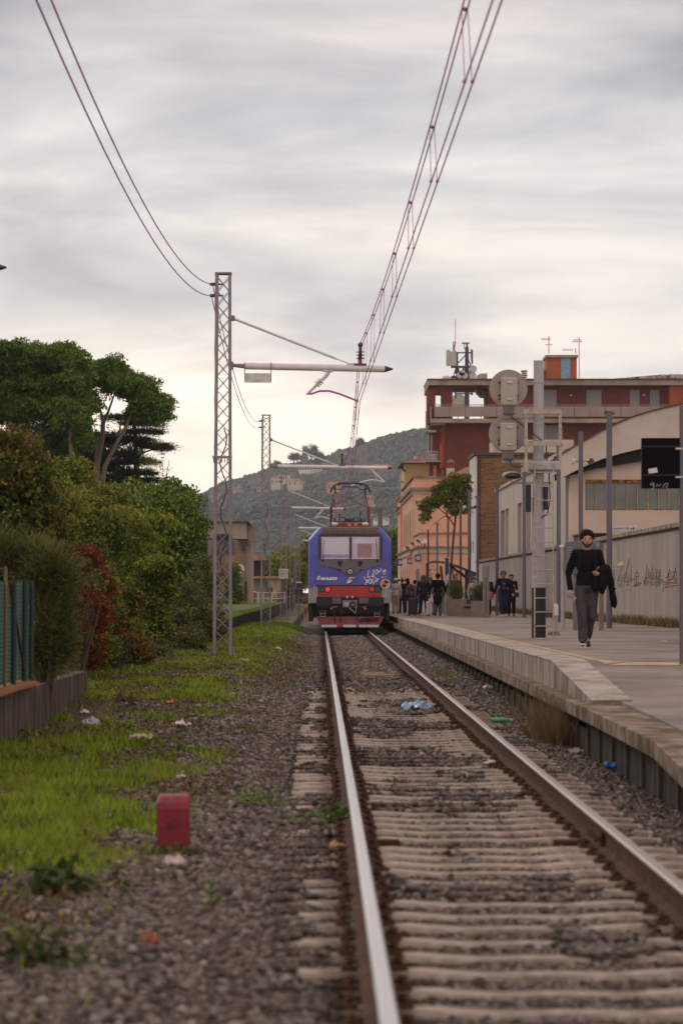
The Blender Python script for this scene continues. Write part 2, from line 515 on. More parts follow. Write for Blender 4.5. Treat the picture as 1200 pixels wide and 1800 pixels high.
# track bed beyond the detailed strip
tag(MB().prism([(-1.2, -.60), (-.6, -.22), (2.5, -.22), (2.7, -.60)], 131.0, 480).build('track_bed', M('far_ballast', (.13, .11, .105), .95, scale=6, bump=.5)), kind='structure')
# low ground left of the line, beyond the first strip
tag(box('left_verge', M('far_grass', (.075, .11, .025), .95, col2=(.09, .07, .04), scale=.5, bump=.3), None, -40, -1.25, 131.0, 480, -.62, -.17), kind='structure')

# ------------------------------------------------------------------ ballast stones (one mass nobody could count)
def stone_mat():
    m = bpy.data.materials.new('ballast_stone'); m.use_nodes = True
    t = m.node_tree; b = t.nodes['Principled BSDF']; b.inputs['Roughness'].default_value = .9; b.inputs['Specular IOR Level'].default_value = .3
    gi = t.nodes.new('ShaderNodeNewGeometry')
    r = ramp(t, [(0, (.038, .027, .022)), (.3, (.086, .066, .056)), (.65, (.15, .12, .103)), (.9, (.235, .195, .17)), (.97, (.27, .235, .21)), (1, (.40, .36, .33))])
    t.links.new(gi.outputs['Random Per Island'], r.inputs[0])
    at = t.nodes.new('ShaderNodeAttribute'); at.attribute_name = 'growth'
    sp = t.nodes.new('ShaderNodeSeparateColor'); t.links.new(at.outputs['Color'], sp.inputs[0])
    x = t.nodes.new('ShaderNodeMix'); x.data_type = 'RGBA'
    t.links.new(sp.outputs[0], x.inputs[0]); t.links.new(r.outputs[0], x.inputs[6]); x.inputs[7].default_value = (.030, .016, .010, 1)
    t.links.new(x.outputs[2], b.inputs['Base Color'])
    return m
ico_v = np.array([(0, 0, 1)] + [(math.cos(a) * .894, math.sin(a) * .894, .447) for a in np.arange(5) * 2 * PI / 5] +
                 [(math.cos(a) * .894, math.sin(a) * .894, -.447) for a in (np.arange(5) + .5) * 2 * PI / 5] + [(0, 0, -1)])
ico_f = np.array([(0, 1 + i, 1 + (i + 1) % 5) for i in range(5)] + [(1 + i, 6 + i, 1 + (i + 1) % 5) for i in range(5)] +
                 [(1 + (i + 1) % 5, 6 + i, 6 + (i + 1) % 5) for i in range(5)] + [(11, 6 + (i + 1) % 5, 6 + i) for i in range(5)])
def blobs(c, r, sq=(1, 1, .7), jit=.28):
    n = len(c)
    v = ico_v[None] * (1 + rng.uniform(-jit, jit, (n, 12, 1)))
    v = v * (np.asarray(sq) * rng.uniform(.65, 1.25, (n, 1, 3)))
    a = rng.uniform(0, 2 * PI, n); ca, sa = np.cos(a)[:, None], np.sin(a)[:, None]
    x = v[..., 0] * ca - v[..., 1] * sa; y = v[..., 0] * sa + v[..., 1] * ca
    v = np.stack([x, y, v[..., 2]], -1) * np.asarray(r).reshape(n, 1, 1) + c[:, None, :]
    f = (ico_f[None] + (np.arange(n) * 12)[:, None, None]).reshape(-1, 3)
    return v.reshape(-1, 3), f
def scatter(n, x0, x1, y0, y1, dens=None):
    x = rng.uniform(x0, x1, n)
    u = rng.uniform(0, 1, n); y = y0 * (y1 / y0) ** u         # denser where nearer
    if dens is not None:
        k = rng.uniform(0, 1, n) < dens(x, y); x, y = x[k], y[k]
    return x, y
def sleeper_cover(x, y):
    """patches where stones lie on top of the sleepers"""
    inside = (x > -.25) & (x < 2.2)
    c = smooth01(.56, .64, fbm(x, y * .5, 1.6, 41, 4) + .11 * np.exp(-((x - 1.15) / .35) ** 2) - .04)
    c = np.maximum(c, .92 * smooth01(45, 54, y))
    buried = smooth01(-.02, -.10, x + (fbm(x, y, 3, 8, 2) - .5) * .3 + .22 * smooth01(19, 23, y) - .1 * smooth01(36, 44, y))
    c = np.maximum(c, buried)
    nearrail = np.minimum(abs(x - RL), abs(x - RR)) < .15
    return np.where(inside, np.where(nearrail, .0, c), 1.0)
SL_Y = [9.9 + .575 * i for i in range(79)]
SL_Y = [y for y in SL_Y if not 17.7 < y < 19.3] + [17.84, 18.36, 18.88]
SL_Y.sort()
sly = np.array(SL_Y)
def between(y):
    d = np.abs(y[:, None] - sly[None]).min(1)
    return d
def stone_dens(x, y):
    inside = (x > -.25) & (x < 2.2)
    d = between(y)
    cov = sleeper_cover(x, y)
    on = (d < .105)
    g = grassm(x, y)
    soilx = smooth01(-.9, -1.7, x)
    base = np.where(inside & on & (y < 56), cov * .9, 1.0) * (1 - .9 * g) * (1 - .75 * soilx)
    return base
sx_, sy_ = scatter(230000, -2.6, 2.72, 9.6, 60, stone_dens)
inside = (sx_ > -.25) & (sx_ < 2.2)
on = inside & (between(sy_) < .105)
sr = rng.uniform(.011, .026, len(sx_)) * np.where(rng.uniform(0, 1, len(sx_)) < .06, 1.5, 1) * np.where(sy_ > 35, 1.15, 1)
sz_ = gh(sx_, sy_) + rng.uniform(-.01, .018, len(sx_))
cov = sleeper_cover(sx_, sy_)
sr = np.where(inside & (cov < .5), sr * .8, sr)
sz_ = np.where(inside, -.199 + rng.uniform(-.014, .004, len(sx_)) + .022 * cov, sz_)
sz_ = np.where(on, -.172 + sr * .55, sz_)
fx2, fy2 = scatter(70000, -1.9, 2.7, 60, 107.5, lambda x, y: 1 - .85 * grassm(x, y))
fr2 = rng.uniform(.022, .045, len(fx2)); fz2 = gh(fx2, fy2) + np.where((fx2 > -.25) & (fx2 < 2.2), .035, .0) + rng.uniform(-.01, .02, len(fx2))
sx_ = np.concatenate([sx_, fx2]); sy_ = np.concatenate([sy_, fy2]); sz_ = np.concatenate([sz_, fz2]); sr = np.concatenate([sr, fr2])
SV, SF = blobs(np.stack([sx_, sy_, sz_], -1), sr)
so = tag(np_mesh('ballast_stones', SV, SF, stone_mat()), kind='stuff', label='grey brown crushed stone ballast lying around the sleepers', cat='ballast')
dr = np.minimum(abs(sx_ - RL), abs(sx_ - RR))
rust = smooth01(.26, .12, dr) * .9 + .25 * smooth01(.9, .2, dr) * smooth01(.4, .6, fbm(sx_, sy_, 2, 77))  # rust and oil beside the rails, with shade of the fastenings painted in
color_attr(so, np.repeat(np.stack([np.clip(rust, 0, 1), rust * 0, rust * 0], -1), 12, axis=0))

# ------------------------------------------------------------------ rails and sleepers
rust_m = M('rusty_rail_web', (.11, .047, .027), .9, 0, .35, 9, .4, col2=(.05, .022, .014))
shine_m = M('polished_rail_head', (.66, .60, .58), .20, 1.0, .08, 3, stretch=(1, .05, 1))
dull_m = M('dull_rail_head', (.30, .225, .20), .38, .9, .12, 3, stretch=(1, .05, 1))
def make_rail(x, lbl):
    r = empty('rail', (x, 9, -.16), lbl, 'rail', 'rails of the track')
    MB().prism([(x - .07, -.160), (x + .07, -.160), (x + .07, -.150), (x + .012, -.128), (x + .009, -.046), (x + .0345, -.034), (x + .0345, -.0125), (x - .0345, -.0125), (x - .0345, -.034), (x - .009, -.046), (x - .012, -.128), (x - .07, -.150)], 9, 128).build('web_and_foot', rust_m, r)
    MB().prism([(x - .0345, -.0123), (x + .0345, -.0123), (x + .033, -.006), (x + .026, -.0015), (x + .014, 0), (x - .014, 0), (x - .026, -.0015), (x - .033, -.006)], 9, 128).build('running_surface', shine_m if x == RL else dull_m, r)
    return r
make_rail(RL, 'left rail with a bright polished top running under the locomotive')
make_rail(RR, 'right rail with a dull polished top on the platform side')
conc = M('sleeper_concrete', (.42, .345, .29), .9, 0, .25, 5, .5, col2=(.19, .145, .115), fac=(.38, .6))
steel = M('rusty_clip', (.10, .05, .035), .8, .3, .3, 20)
orange_m = M('orange_plastic_pad', (.34, .14, .03), .7, 0, .3, 20)
def make_sleeper(y, wide=.104, h=1.0, lbl='', grp='concrete sleepers under the rails'):
    s = empty('sleeper', (TC, y, -.35), lbl, 'sleeper', grp)
    # monoblock: rail seats high, waist lower and narrower, chamfered top
    st = [(-1.2, .9, -.178), (-1.0, 1, -.172), (-.56, 1, -.170), (-.30, .86, -.183), (.30, .86, -.183), (.56, 1, -.170), (1.0, 1, -.172), (1.2, .9, -.178)]
    vs = []
    for xx, k, z in st:
        b = wide * k
        vs += [(TC + xx, y - b, -.36), (TC + xx, y - b * .92, z - .022), (TC + xx, y - b * .76, z), (TC + xx, y + b * .76, z), (TC + xx, y + b * .92, z - .022), (TC + xx, y + b, -.36)]
    fs = [(i * 6 + j, i * 6 + (j + 1) % 6, i * 6 + 6 + (j + 1) % 6, i * 6 + 6 + j) for i in range(7) for j in range(6)]
    fs += [tuple(range(5, -1, -1)), tuple(range(42, 48))]
    MB().add(vs, fs).build('concrete_body', conc, s)
    for rx in (RL, RR):
        for sg in (-1, 1):
            m = MB()
            cx = rx + sg * .105
            m.box(cx - .035, cx + .035, y - .05, y + .05, -.169, -.150, .004)
            m.tube([(cx + sg * .03, y - .04, -.15), (cx, y - .045, -.125), (cx - sg * .03, y - .02, -.135), (cx - sg * .02, y + .02, -.12), (cx + sg * .02, y + .045, -.125)], .008, 5)
            m.cyl((cx, y, -.15), (cx, y, -.112), .014, 6)
            m.build('rail_clip', steel, s)
    return s
proto = make_sleeper(SL_Y[0], lbl='ribbed grey concrete sleeper, one of the row crossing under both rails')
def is_wide(y): return y in (17.84, 18.36, 18.88)
for y in SL_Y[1:]:
    if is_wide(y): continue
    c = copy_tree(proto, (TC + random.uniform(-.015, .015), y, -.35 + random.uniform(-.006, .004)))
    c.rotation_euler.z = random.uniform(-.006, .006)
pw = make_sleeper(17.84, .15, lbl='wider flat sleeper of the close set of three in the foreground', grp='wide sleepers at the rail joint')
pw['label'] = 'nearest of the three close set wide sleepers in the foreground'
for y, lb in ((18.36, 'middle one of the three close set wide sleepers'), (18.88, 'farthest of the three close set wide sleepers, beside the joint bars')): copy_tree(pw, (TC, y, -.35))['label'] = lb
# insulated joint gear beside both rails
for rx, lb in ((RL, 'rusty joint bar bolted across the left rail foot'), (RR, 'rusty joint bar bolted across the right rail foot')):
    j = empty('rail_joint', (rx, 18.8, -.16), lb, 'rail joint', 'joint gear at the wide sleepers')
    sg = 1 if rx == RL else -1
    m = MB(); m.box(rx + sg * .02, rx + sg * .035, 18.5, 19.1, -.13, -.05, .004)
    m.box(rx + sg * .08, rx + sg * .27, 18.98, 19.05, -.165, -.13, .01)
    m.build('fishplate', M('red_brown_iron', (.085, .028, .020), .8, .2, .3, 20), j)
    m = MB()
    for k in range(4): m.cyl((rx + sg * .035, 18.56 + k * .16, -.09), (rx + sg * .07, 18.56 + k * .16, -.09), .016, 6)
    m.build('bolt', steel, j)
    m = MB(); m.box(rx - sg * .17, rx - sg * .07, 18.6, 18.72, -.168, -.13, .01); m.box(rx - sg * .16, rx - sg * .08, 18.95, 19.05, -.168, -.14, .01)
    m.build('insulating_pad', orange_m, j)
# old planks between the rails
for i, (yy, ln) in enumerate(((57.5, .75), (56.4, .95))):
    x0 = wx(634 + i * 4, yy)
    tag(MB().box(x0, x0 + ln * .62, yy, yy + .25, -.19, -.13, .015, rot=('Z', .05 - .1 * i)).build('plank', M('weathered_timber', (.35, .24, .16), .9, 0, .3, 12, .5, stretch=(1, 6, 6))),
        ['weathered plank between the rails, the farther of two', 'weathered plank between the rails, the nearer of two'][i], 'plank', 'planks lying between the rails')

# ------------------------------------------------------------------ platform
def zp(y): return float(np.interp(y, [18.5, 24, 31, 36.5, 50, 75, 115, 400], [-.06, .24, .29, .575, .555, .52, .43, .42]))
asph = M('platform_asphalt', (.27, .222, .20), .9, 0, .16, .55, .35, 60, col2=(.165, .132, .12), fac=(.38, .56), det=9)
coping = M('pale_coping_stone', (.40, .345, .30), .88, 0, .2, 2.5, .5, 40, col2=(.22, .18, .15), fac=(.36, .55))
oldc = M('mossy_old_concrete', (.27, .20, .15), .95, 0, .3, 3, .6, 30, col2=(.10, .075, .045), fac=(.42, .58))
facec = M('stained_slab_face', (.42, .36, .315), .92, 0, .2, 1.8, .5, 30, col2=(.17, .13, .105), fac=(.38, .60), stretch=(1, 1.3, .5))
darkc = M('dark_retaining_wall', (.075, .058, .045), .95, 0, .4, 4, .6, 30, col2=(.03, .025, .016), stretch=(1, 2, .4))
pf = empty('railway_platform', (2.75, 20, -.4), kind='structure')
YS = [18.5, 20, 22, 24, 26, 28, 31, 33, 34.5, 36.5, 40, 45, 50, 60, 75, 90, 115, 150, 220, 330]
def strip(name, mat, x0f, x1f, zf, th=.0, ys=YS, parent=pf, dz=0):
    vs = []; fs = []
    for y in ys:
        x0, x1, z = x0f(y), x1f(y), zf(y) + dz
        vs += [(x0, y, z), (x1, y, z), (x1, y, z - th), (x0, y, z - th)]
    for i in range(len(ys) - 1):
        a = i * 4
        fs += [(a + j, a + (j + 1) % 4, a + 4 + (j + 1) % 4, a + 4 + j) for j in range(4)]
    fs += [(3, 2, 1, 0), tuple(range(len(vs) - 4, len(vs)))]
    return MB().add(vs, fs).build(name, mat, parent)
def zlow(y): return float(np.interp(y, [18.5, 24, 31, 400], [-.06, .24, .26, .235]))
def xin(y): return 3.16 if y >= 36.5 else float(np.interp(y, [18.5, 31, 36.5], [2.98, 3.04, 3.16]))
strip('asphalt_surface', asph, xin, lambda y: 17.0, zp, .25)
strip('lower_coping', oldc, lambda y: 2.60, lambda y: 3.05, zlow, .13, ys=[y for y in YS if y < 37] + [60, 115, 330], dz=-.004)
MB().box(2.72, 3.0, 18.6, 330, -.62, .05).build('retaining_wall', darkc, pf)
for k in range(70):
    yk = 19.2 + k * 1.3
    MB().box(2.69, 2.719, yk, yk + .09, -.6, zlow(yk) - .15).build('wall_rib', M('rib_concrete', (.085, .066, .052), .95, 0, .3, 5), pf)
# upper slab courses, laid end to end with joints
MB().box(2.72, 2.76, 31, 125, .0, .2).build('slab_bedding', darkc, pf)
y = 31.0
while y < 125:
    L = 6.0
    y1 = y + (L if y > 34 else 5.5)
    a0, a1 = zp(y), zp(y1)
    xo = 2.76 + random.uniform(-.006, .006)
    lo0, lo1 = zlow(y) - .02, zlow(y1) - .02
    vs = [(xo, y + .02, lo0), (3.158, y + .02, lo0), (3.158, y + .02, a0 + .006), (xo, y + .02, a0 + .006),
          (xo, y1 - .02, lo1), (3.158, y1 - .02, lo1), (3.158, y1 - .02, a1 + .006), (xo, y1 - .02, a1 + .006)]
    MB().add(vs, [(0, 1, 2, 3), (7, 6, 5, 4), (0, 4, 5, 1), (1, 5, 6, 2), (2, 6, 7, 3), (3, 7, 4, 0)]).build('coping_slab', [facec], pf)
    vs = [(xo - .012, y + .008, a0 + .0065), (3.156, y + .008, a0 + .0065), (3.156, y1 - .008, a1 + .0065), (xo - .012, y1 - .008, a1 + .0065)]
    vs = vs + [(p[0], p[1], p[2] + .006) for p in vs]
    vs[4] = (xo + .01, vs[4][1], vs[4][2]); vs[7] = (xo + .01, vs[7][1], vs[7][2])
    MB().add(vs, [(3, 2, 1, 0), (4, 5, 6, 7), (0, 1, 5, 4), (1, 2, 6, 5), (2, 3, 7, 6), (3, 0, 4, 7)]).build('coping_top', coping, pf)
    y = y1
MB().box(2.82, 3.15, 125.1, 330, .2, .425).build('coping_slab', facec, pf)
# yellow safety line: along the edge, then turning across the platform
yel = M('worn_yellow_paint', (.50, .355, .15), .8, 0, .2, 5, .2, col2=(.30, .235, .17), fac=(.40, .54))
def xy(y): return float(np.interp(y, [35.2, 37.5, 43, 55, 75, 115, 200], [3.38, 3.27, 3.24, 3.20, 3.17 + .04, 3.20, 3.2]))
strip('yellow_line', yel, xy, lambda y: xy(y) + .10, zp, .003, ys=[36.6, 37.5, 40, 43, 50, 60, 75, 90, 115, 160, 200], dz=.004)
MB().add([(xy(36.6), 36.6, zp(36.6) + .004), (xy(36.6) + .10, 36.6, zp(36.6) + .004), (3.6, 36.25, zp(36.25) + .006), (3.34, 35.9, zp(35.9) + .006)], [(0, 1, 2, 3)]).build('yellow_line', yel, pf)
MB().add([(3.33, 35.75, zp(35.75) + .005), (17, 35.75, zp(35.75) + .005), (17, 36.2, zp(36.2) + .005), (3.6, 36.2, zp(36.2) + .005)], [(0, 1, 2, 3)]).build('yellow_line', yel, pf)

# ------------------------------------------------------------------ grass
gleaf = leafM('grass_blades', [(.09, .09, .014), (.16, .22, .018), (.25, .35, .024), (.22, .20, .035)], 1.0, .3, .6, .3)
def blades(x, y, h, wd, z=None):
    n = len(x); z = gh(x, y) if z is None else z
    a = rng.uniform(0, PI, n); lean = rng.normal(size=(n, 2)) * .35
    b = np.stack([x, y, z - .01], -1); hh = h * rng.uniform(.5, 1.3, n)
    tip = b + np.stack([lean[:, 0] * hh, lean[:, 1] * hh, hh], -1)
    s_ = np.stack([np.cos(a), np.sin(a), 0 * a], -1) * (np.asarray(wd) * np.ones(n))[:, None] / 2
    V = np.stack([b - s_, b + s_, tip], 1).reshape(-1, 3)
    return V, np.arange(3 * n).reshape(n, 3)
gx, gy = scatter(560000, -4.6, .1, 10, 125, lambda x, y: grassm(x, y) ** 1.5 * .8 * (.35 + .65 * smooth01(.35, .6, fbm(x, y, 5, 33, 3))) + .01 * (x < -.9))
hh = .055 + .05 * fbm(gx, gy, 1.5, 91) + .04 * smooth01(-1.2, -2, gx) * smooth01(36, 30, gy) * smooth01(17, 21, gy)
bv, bf = blades(gx, gy, hh, .0022 * gy ** .75)
tag(np_mesh('grass', bv, bf, gleaf), kind='stuff', label='short green grass covering the verge left of the track', cat='grass')
# low reddish weeds and dead stems
wl = leafM('weed_leaves', [(.12, .045, .025), (.17, .085, .035), (.09, .11, .02), (.14, .16, .03)], 1.4, .35)
def weeddens(x, y):
    return smooth01(.46 - .08 * smooth01(46, 54, y), .60 - .06 * smooth01(46, 54, y), fbm(x, y * .5, 1.3, 61, 4)) * smooth01(.1, -.3, x + .6 * smooth01(60, 45, y) + .6 * smooth01(38, 34, y) * 0) * (.35 + .65 * smooth01(34, 50, y))
ux, uy = scatter(90000, -4.2, .1, 10, 84, weeddens)
uz = gh(ux, uy) + rng.uniform(.0, .09, len(ux))
q = leaf_quads(np.stack([ux, uy, uz], -1), .055, .03, 0)
tag(np_mesh('weeds', q[0], q[1], wl), kind='stuff', label='low reddish brown weeds creeping over the ballast shoulder', cat='weeds')
# grass on the old left platform, weeds along the foot of the wall
def tufts(name, pts, h, n, spread, mat, lbl, cat, grp=None, wdt=.012):
    x = np.concatenate([rng.normal(p[0], spread, n) for p in pts]); y = np.concatenate([rng.normal(p[1], spread, n) for p in pts])
    z = np.concatenate([np.full(n, p[2]) for p in pts])
    a, b = blades(x, y, h, wdt, z)
    return tag(np_mesh(name, a, b, mat), lbl, cat, grp)
dry = leafM('dry_weed_stems', [(.10, .06, .03), (.22, .14, .07), (.13, .14, .04)], 2, .3)
yy = np.concatenate([rng.normal(c_, .35, 200) for c_ in np.linspace(73, 150, 34) + rng.normal(0, .9, 34)])
a_, b_ = blades(8.6 - np.abs(rng.normal(.12, .1, len(yy))), yy, .24, .03, np.interp(yy, [75, 115], [.52, .43]) + .0)
tag(np_mesh('wall_foot_weeds', a_, b_, dry), kind='stuff', label='green and dry weeds along the foot of the concrete wall', cat='weeds')
tufts('weed_clump', [(2.52, 32.6, -.33), (2.62, 33.3, -.33), (2.45, 33.8, -.33)], .62, 260, .10, dry, 'tall dry brown weed clump against the platform edge', 'weed')
tufts('weed_clump', [(2.35, 54, -.3), (2.45, 56, -.3), (2.35, 58, -.3)], .3, 120, .12, gleaf, 'low green weed tuft by the old coping, far from the camera', 'weed')
def plant(px, py, Y, r, lbl, n=160, L=.07, mat=None, h=.06):
    x, z = wx(px, Y), float(gh(wx(px, Y), Y))
    p = np.stack([rng.normal(x, r, n), rng.normal(Y, r, n), z + .02 + np.abs(rng.normal(0, h, n))], -1)
    q = leaf_quads(p, L, L * .55, 0)
    return tag(np_mesh('weed_plant', q[0], q[1], mat or leafM('fresh_weed', [(.07, .14, .02), (.13, .22, .03)], 3, .3)), lbl, 'weed', kind='stuff')
plant(590, 1447, 21.0, .055, 'bright green weed growing against the left rail')
plant(452, 1408, 23.0, .11, 'pale green weed patch on the ballast left of the rail', 120, .05)
plant(540, 1455, 20.6, .13, 'creeping green weed between ballast stones beside a sleeper end', 80, .04)
plant(108, 1560, 16.2, .09, 'dark green broad leaved weed in the near grass', 150, .09, leafM('dark_weed', [(.03, .045, .010), (.06, .085, .018)], 3, .3), .08)
plant(85, 1700, 13.0, .10, 'dark weed tuft nearest the camera at the left', 110, .07, bpy.data.materials['dark_weed'], .07)
plant(372, 1585, 15.7, .03, 'single small green weed on the grey ballast', 26, .05)
plant(100, 1115, 0, 0, '') if False else None
# ------------------------------------------------------------------ catenary masts and overhead line
mast_m = M('lilac_grey_steel', (.30, .255, .28), .65, 0, .15, 3, .1, col2=(.22, .185, .20))
tube_m = M('pale_cantilever_paint', (.68, .63, .63), .5, 0, .10, 6)
wire_m = M('fringe_magenta_wire', (.52, .11, .40), .6, 0, .1, 5)  # magenta lens fringe and reflection put into the wire colour
dark_m = M('black_rubber', (.02, .018, .02), .6, 0, .2, 8)
ins_m = M('brown_insulator', (.09, .02, .05), .3, 0, .2, 8)
white_m = M('white_plate', (.62, .60, .58), .6, 0, .1, 6, col2=(.42, .40, .38), fac=(.3, .45))
MX = -1.95
def lattice_mast(y, lbl, x=MX, ztop=7.79, zb=.0, grp='catenary masts beside the left of the track'):
    r = empty('catenary_mast', (x, y, zb), lbl, 'mast', grp)
    def half(z): return .165 - .038 * (z - zb) / 7.7     # tapering
    m = MB()
    for sx in (-1, 1):
        for sy in (-1, 1):
            a = (x + sx * half(zb), y + sy * half(zb), zb - .15); b = (x + sx * half(ztop) + .02, y + sy * half(ztop), ztop)
            m.beam(a, b, .055, .055)
    m.build('corner_post', mast_m, r)
    m = MB()
    for sy in (-1, 1):
        z = zb + .25; d = 1
        while z < ztop - .15:
            z2 = min(z + .285, ztop - .05)
            h0, h1 = half(z) - .01, half(z2) - .01
            o0, o1 = .02 * (z - zb) / 7.7, .02 * (z2 - zb) / 7.7
            yy = y + sy * (half(z) + .012)
            for q in (-1, 1):
                m.beam((x + q * h0 + o0, yy + q * .006, z), (x - q * h1 + o1, yy + q * .006, z2), .022, .012)
            z = z2
    for sx in (-1, 1):
        z = zb + .25; d = 1
        while z < ztop - .3:
            z2 = z + .5
            xx = x + sx * (half(z) + .012)
            m.beam((xx, y - d * half(z), z), (xx, y + d * half(z2), z2), .02, .012); d = -d; z = z2
    m.build('lattice_brace', mast_m, r)
    m = MB()
    m.box(x - half(ztop) - .02, x + half(ztop) + .06, y - .17, y + .17, ztop, ztop + .03)
    zc = zb + 4.0
    m.box(x - .2, x + .2, y - .19, y - .17, zc, zc + .05)
    for k in range(7): m.box(x - .18 + k * .055, x - .16 + k * .055, y - .19, y - .175, zc - .09, zc + .0)
    m.build('band', mast_m, r)
    m = MB()
    for sx in (-1, 1):
        for sy in (-1, 1):
            m.add([(x + sx * .15, y + sy * .15, zb + .36), (x + sx * .30, y + sy * .19, zb - .03), (x + sx * .30, y + sy * .12, zb - .03), (x + sx * .13, y + sy * .12, zb - .03)], [(0, 1, 2), (0, 2, 3), (0, 3, 1), (1, 3, 2)])
            m.box(x + sx * .21 - .11, x + sx * .21 + .11, y + sy * .21 - .11, y + sy * .21 + .11, zb - .08, zb - .02)
    m.build('base_plate', mast_m, r)
    # feeder insulators on the left
    for z in (7.59, 7.36):
        q = empty('insulator', (x, y, z)); q.parent = r; q.location = (0, 0, z - zb)
        m = MB().beam((x - .13, y, z), (x + .02, y, z), .03)
        for k in range(3): m.cyl((x - .16 - .03 * k, y, z - .03), (x - .16 - .03 * k, y, z + .03), .035, 8)
        m.cyl((x - .26, y, z), (x - .12, y, z), .014, 8).build('insulator_body', ins_m, q)
    return r
def cantilever(mast, y, x=MX, zt=5.92, zc=5.23, side=1, plate=False, cx=.79, xe=1.46, mirror=False):
    """tube, tie rod, insulator, registration arm: a part tree of the mast"""
    a = empty('cantilever', (0, 0, 0)); a.parent = mast; a.location = (.2, 0, zt - mast.location.z)
    z0, z1 = zt + .02, zt - .04
    MB().cyl((x + .45, y, z0), (xe - .14, y, z1), .068, 12).build('cantilever_tube', tube_m, a)
    MB().cyl((xe - .14, y, z1), (xe + .03, y, z1), .070, 12, .012).build('end_cap', ins_m, a)
    m = MB(); m.cyl((x + .15, y, z0 + .02), (x + .45, y, z0), .03, 8, .05)
    m.box(x + .13, x + .22, y - .04, y + .04, z0 - .07, z0 + .09, .01)
    m.box(x + .13, x + .25, y - .04, y + .04, zt + .93, zt + 1.04, .01)
    m.build('hinge', mast_m, a)
    xt = x + (612 - 391) / F * 62 if x == MX else x + 2.5
    m = MB(); m.tube([(x + .22, y, zt + .98), (xt - .25, y, zt + .17)], .026, 8); m.tube([(xt - .27, y, zt + .175), (xt, y, zt + .075)], .014, 6)
    m.box(xt - .03, xt + .12, y - .03, y + .03, zt + .03, zt + .08, .01)
    m.build('tie_rod', tube_m, a)
    # messenger insulator standing on the tube
    m = MB(); xi = x + (633 - 391) / F * 62
    m.cyl((xi, y, zt + .04), (xi, y, zt + .44), .035, 8); m.box(xi - .12, xi + .12, y - .05, y + .05, zt + .03, zt + .07)
    for k in range(3): m.cyl((xi, y, zt + .17 + .065 * k), (xi, y, zt + .19 + .065 * k), .10, 12, .05)
    m.ball((xi, y, zt + .45), .055)
    m.build('messenger_insulator', ins_m, a)
    # registration arm
    xa = x + (577 - 391) / F * 62; xb = x + (540 - 391) / F * 62; zb_ = zc + .15; sg = 1
    if mirror: xa, xb, sg = 1.92, 2.36, -1
    m = MB(); m.tube([(xa + .02 * sg, y, zt - .07), (xa - .04 * sg, y, zt - .17), (xb, y, zb_)], [.04, .04, .025], 8); m.box(xa - .12, xa + .1, y - .05, y + .05, zt - .10, zt - .055, .01)
    for k in range(3):
        f = .30 + k * .09; c = Vector((xa - .04, y, zt - .17)).lerp(Vector((xb, y, zb_)), f); d = (Vector((xb, y, zb_)) - Vector((xa, y, zt - .17))).normalized() * .012
        m.cyl(c - d, c + d, .075, 10)
    m.build('steady_arm', tube_m, a)
    kx = abs(cx - xb) / 1.2; m = MB(); m.tube([(xb - .02 * sg, y, zb_), (xb + .1 * sg * kx, y, zb_), (xb + .28 * sg * kx, y, zb_ + .055), (xb + .5 * sg * kx, y, zb_ + .06), (xb + .75 * sg * kx, y, zb_ - .0), (cx, y, zc + .0)], .02 if plate else .028, 8)
    m.build('registration_arm', wire_m if plate else tube_m, a)
    if plate:
        m = MB(); m.box(x + .45, x + .98, y - .08, y - .07, zt - .32, zt - .13); m.build('number_plate', white_m, a)
        m = MB()
        for xx in (x + .45, x + .98): m.tube([(xx, y - .075, zt - .31), (xx, y - .075, zt + .09)], .009, 6)
        m.build('plate_bracket', mast_m, a)
ML = [(62, 'tall lattice catenary mast nearest the camera, its foot in the verge beside the hedge'),
      (112, 'second lattice catenary mast in the row, standing before the old low platform'),
      (168, 'lattice catenary mast carrying the small white notice board'),
      (222, 'lattice catenary mast behind the white notice board, with the letter F plate'),
      (278, 'distant lattice catenary mast, fifth along the row'), (334, 'distant lattice catenary mast, sixth along the row'),
      (390, 'distant lattice catenary mast, seventh along the row')]
for i, (y, lb) in enumerate(ML):
    r = lattice_mast(y, lb, zb=.07 if i == 0 else -.04)
    r['group'] = 'catenary masts beside the left of the track'
    cantilever(r, y, plate=(i == 0), cx=.79 if i % 2 == 0 else 1.15, mirror=(i % 2 == 1), xe=1.46 if i % 2 == 0 else 2.64)
    if i == 0:
        # dark relay box with brackets behind the lattice, cable up the mast
        m = MB(); m.box(MX - .19, MX + .19, 62.25, 62.5, 2.18, 2.56, .02); m.build('relay_box', M('dark_grey_box', (.07, .065, .07), .6), r)
        m = MB(); m.box(MX - .30, MX + .30, 62.19, 62.24, 2.12, 2.44); m.build('bracket_plate', mast_m, r)
    m = MB(); zz = [.3 + .18 * k for k in range(20)]
    m.tube([(MX + .02 + .07 * math.sin(k * 1.15), y + .05, z + (.07 if i == 0 else 0) + .9) for k, z in enumerate(zz)], .014, 5)
    if i < 2: m.build('cable', M('dark_cable', (.05, .025, .03), .5), r)
# the mast outside the frame at the left: only the tip of its arm reaches into view
r = lattice_mast(42.5, 'mast of the siding, only its arm\'s dark tip showing at the left edge', x=-7.85, zb=-.1, grp=None)
cantilever(r, 42.5, x=-7.85, cx=-5.1, xe=-4.35)

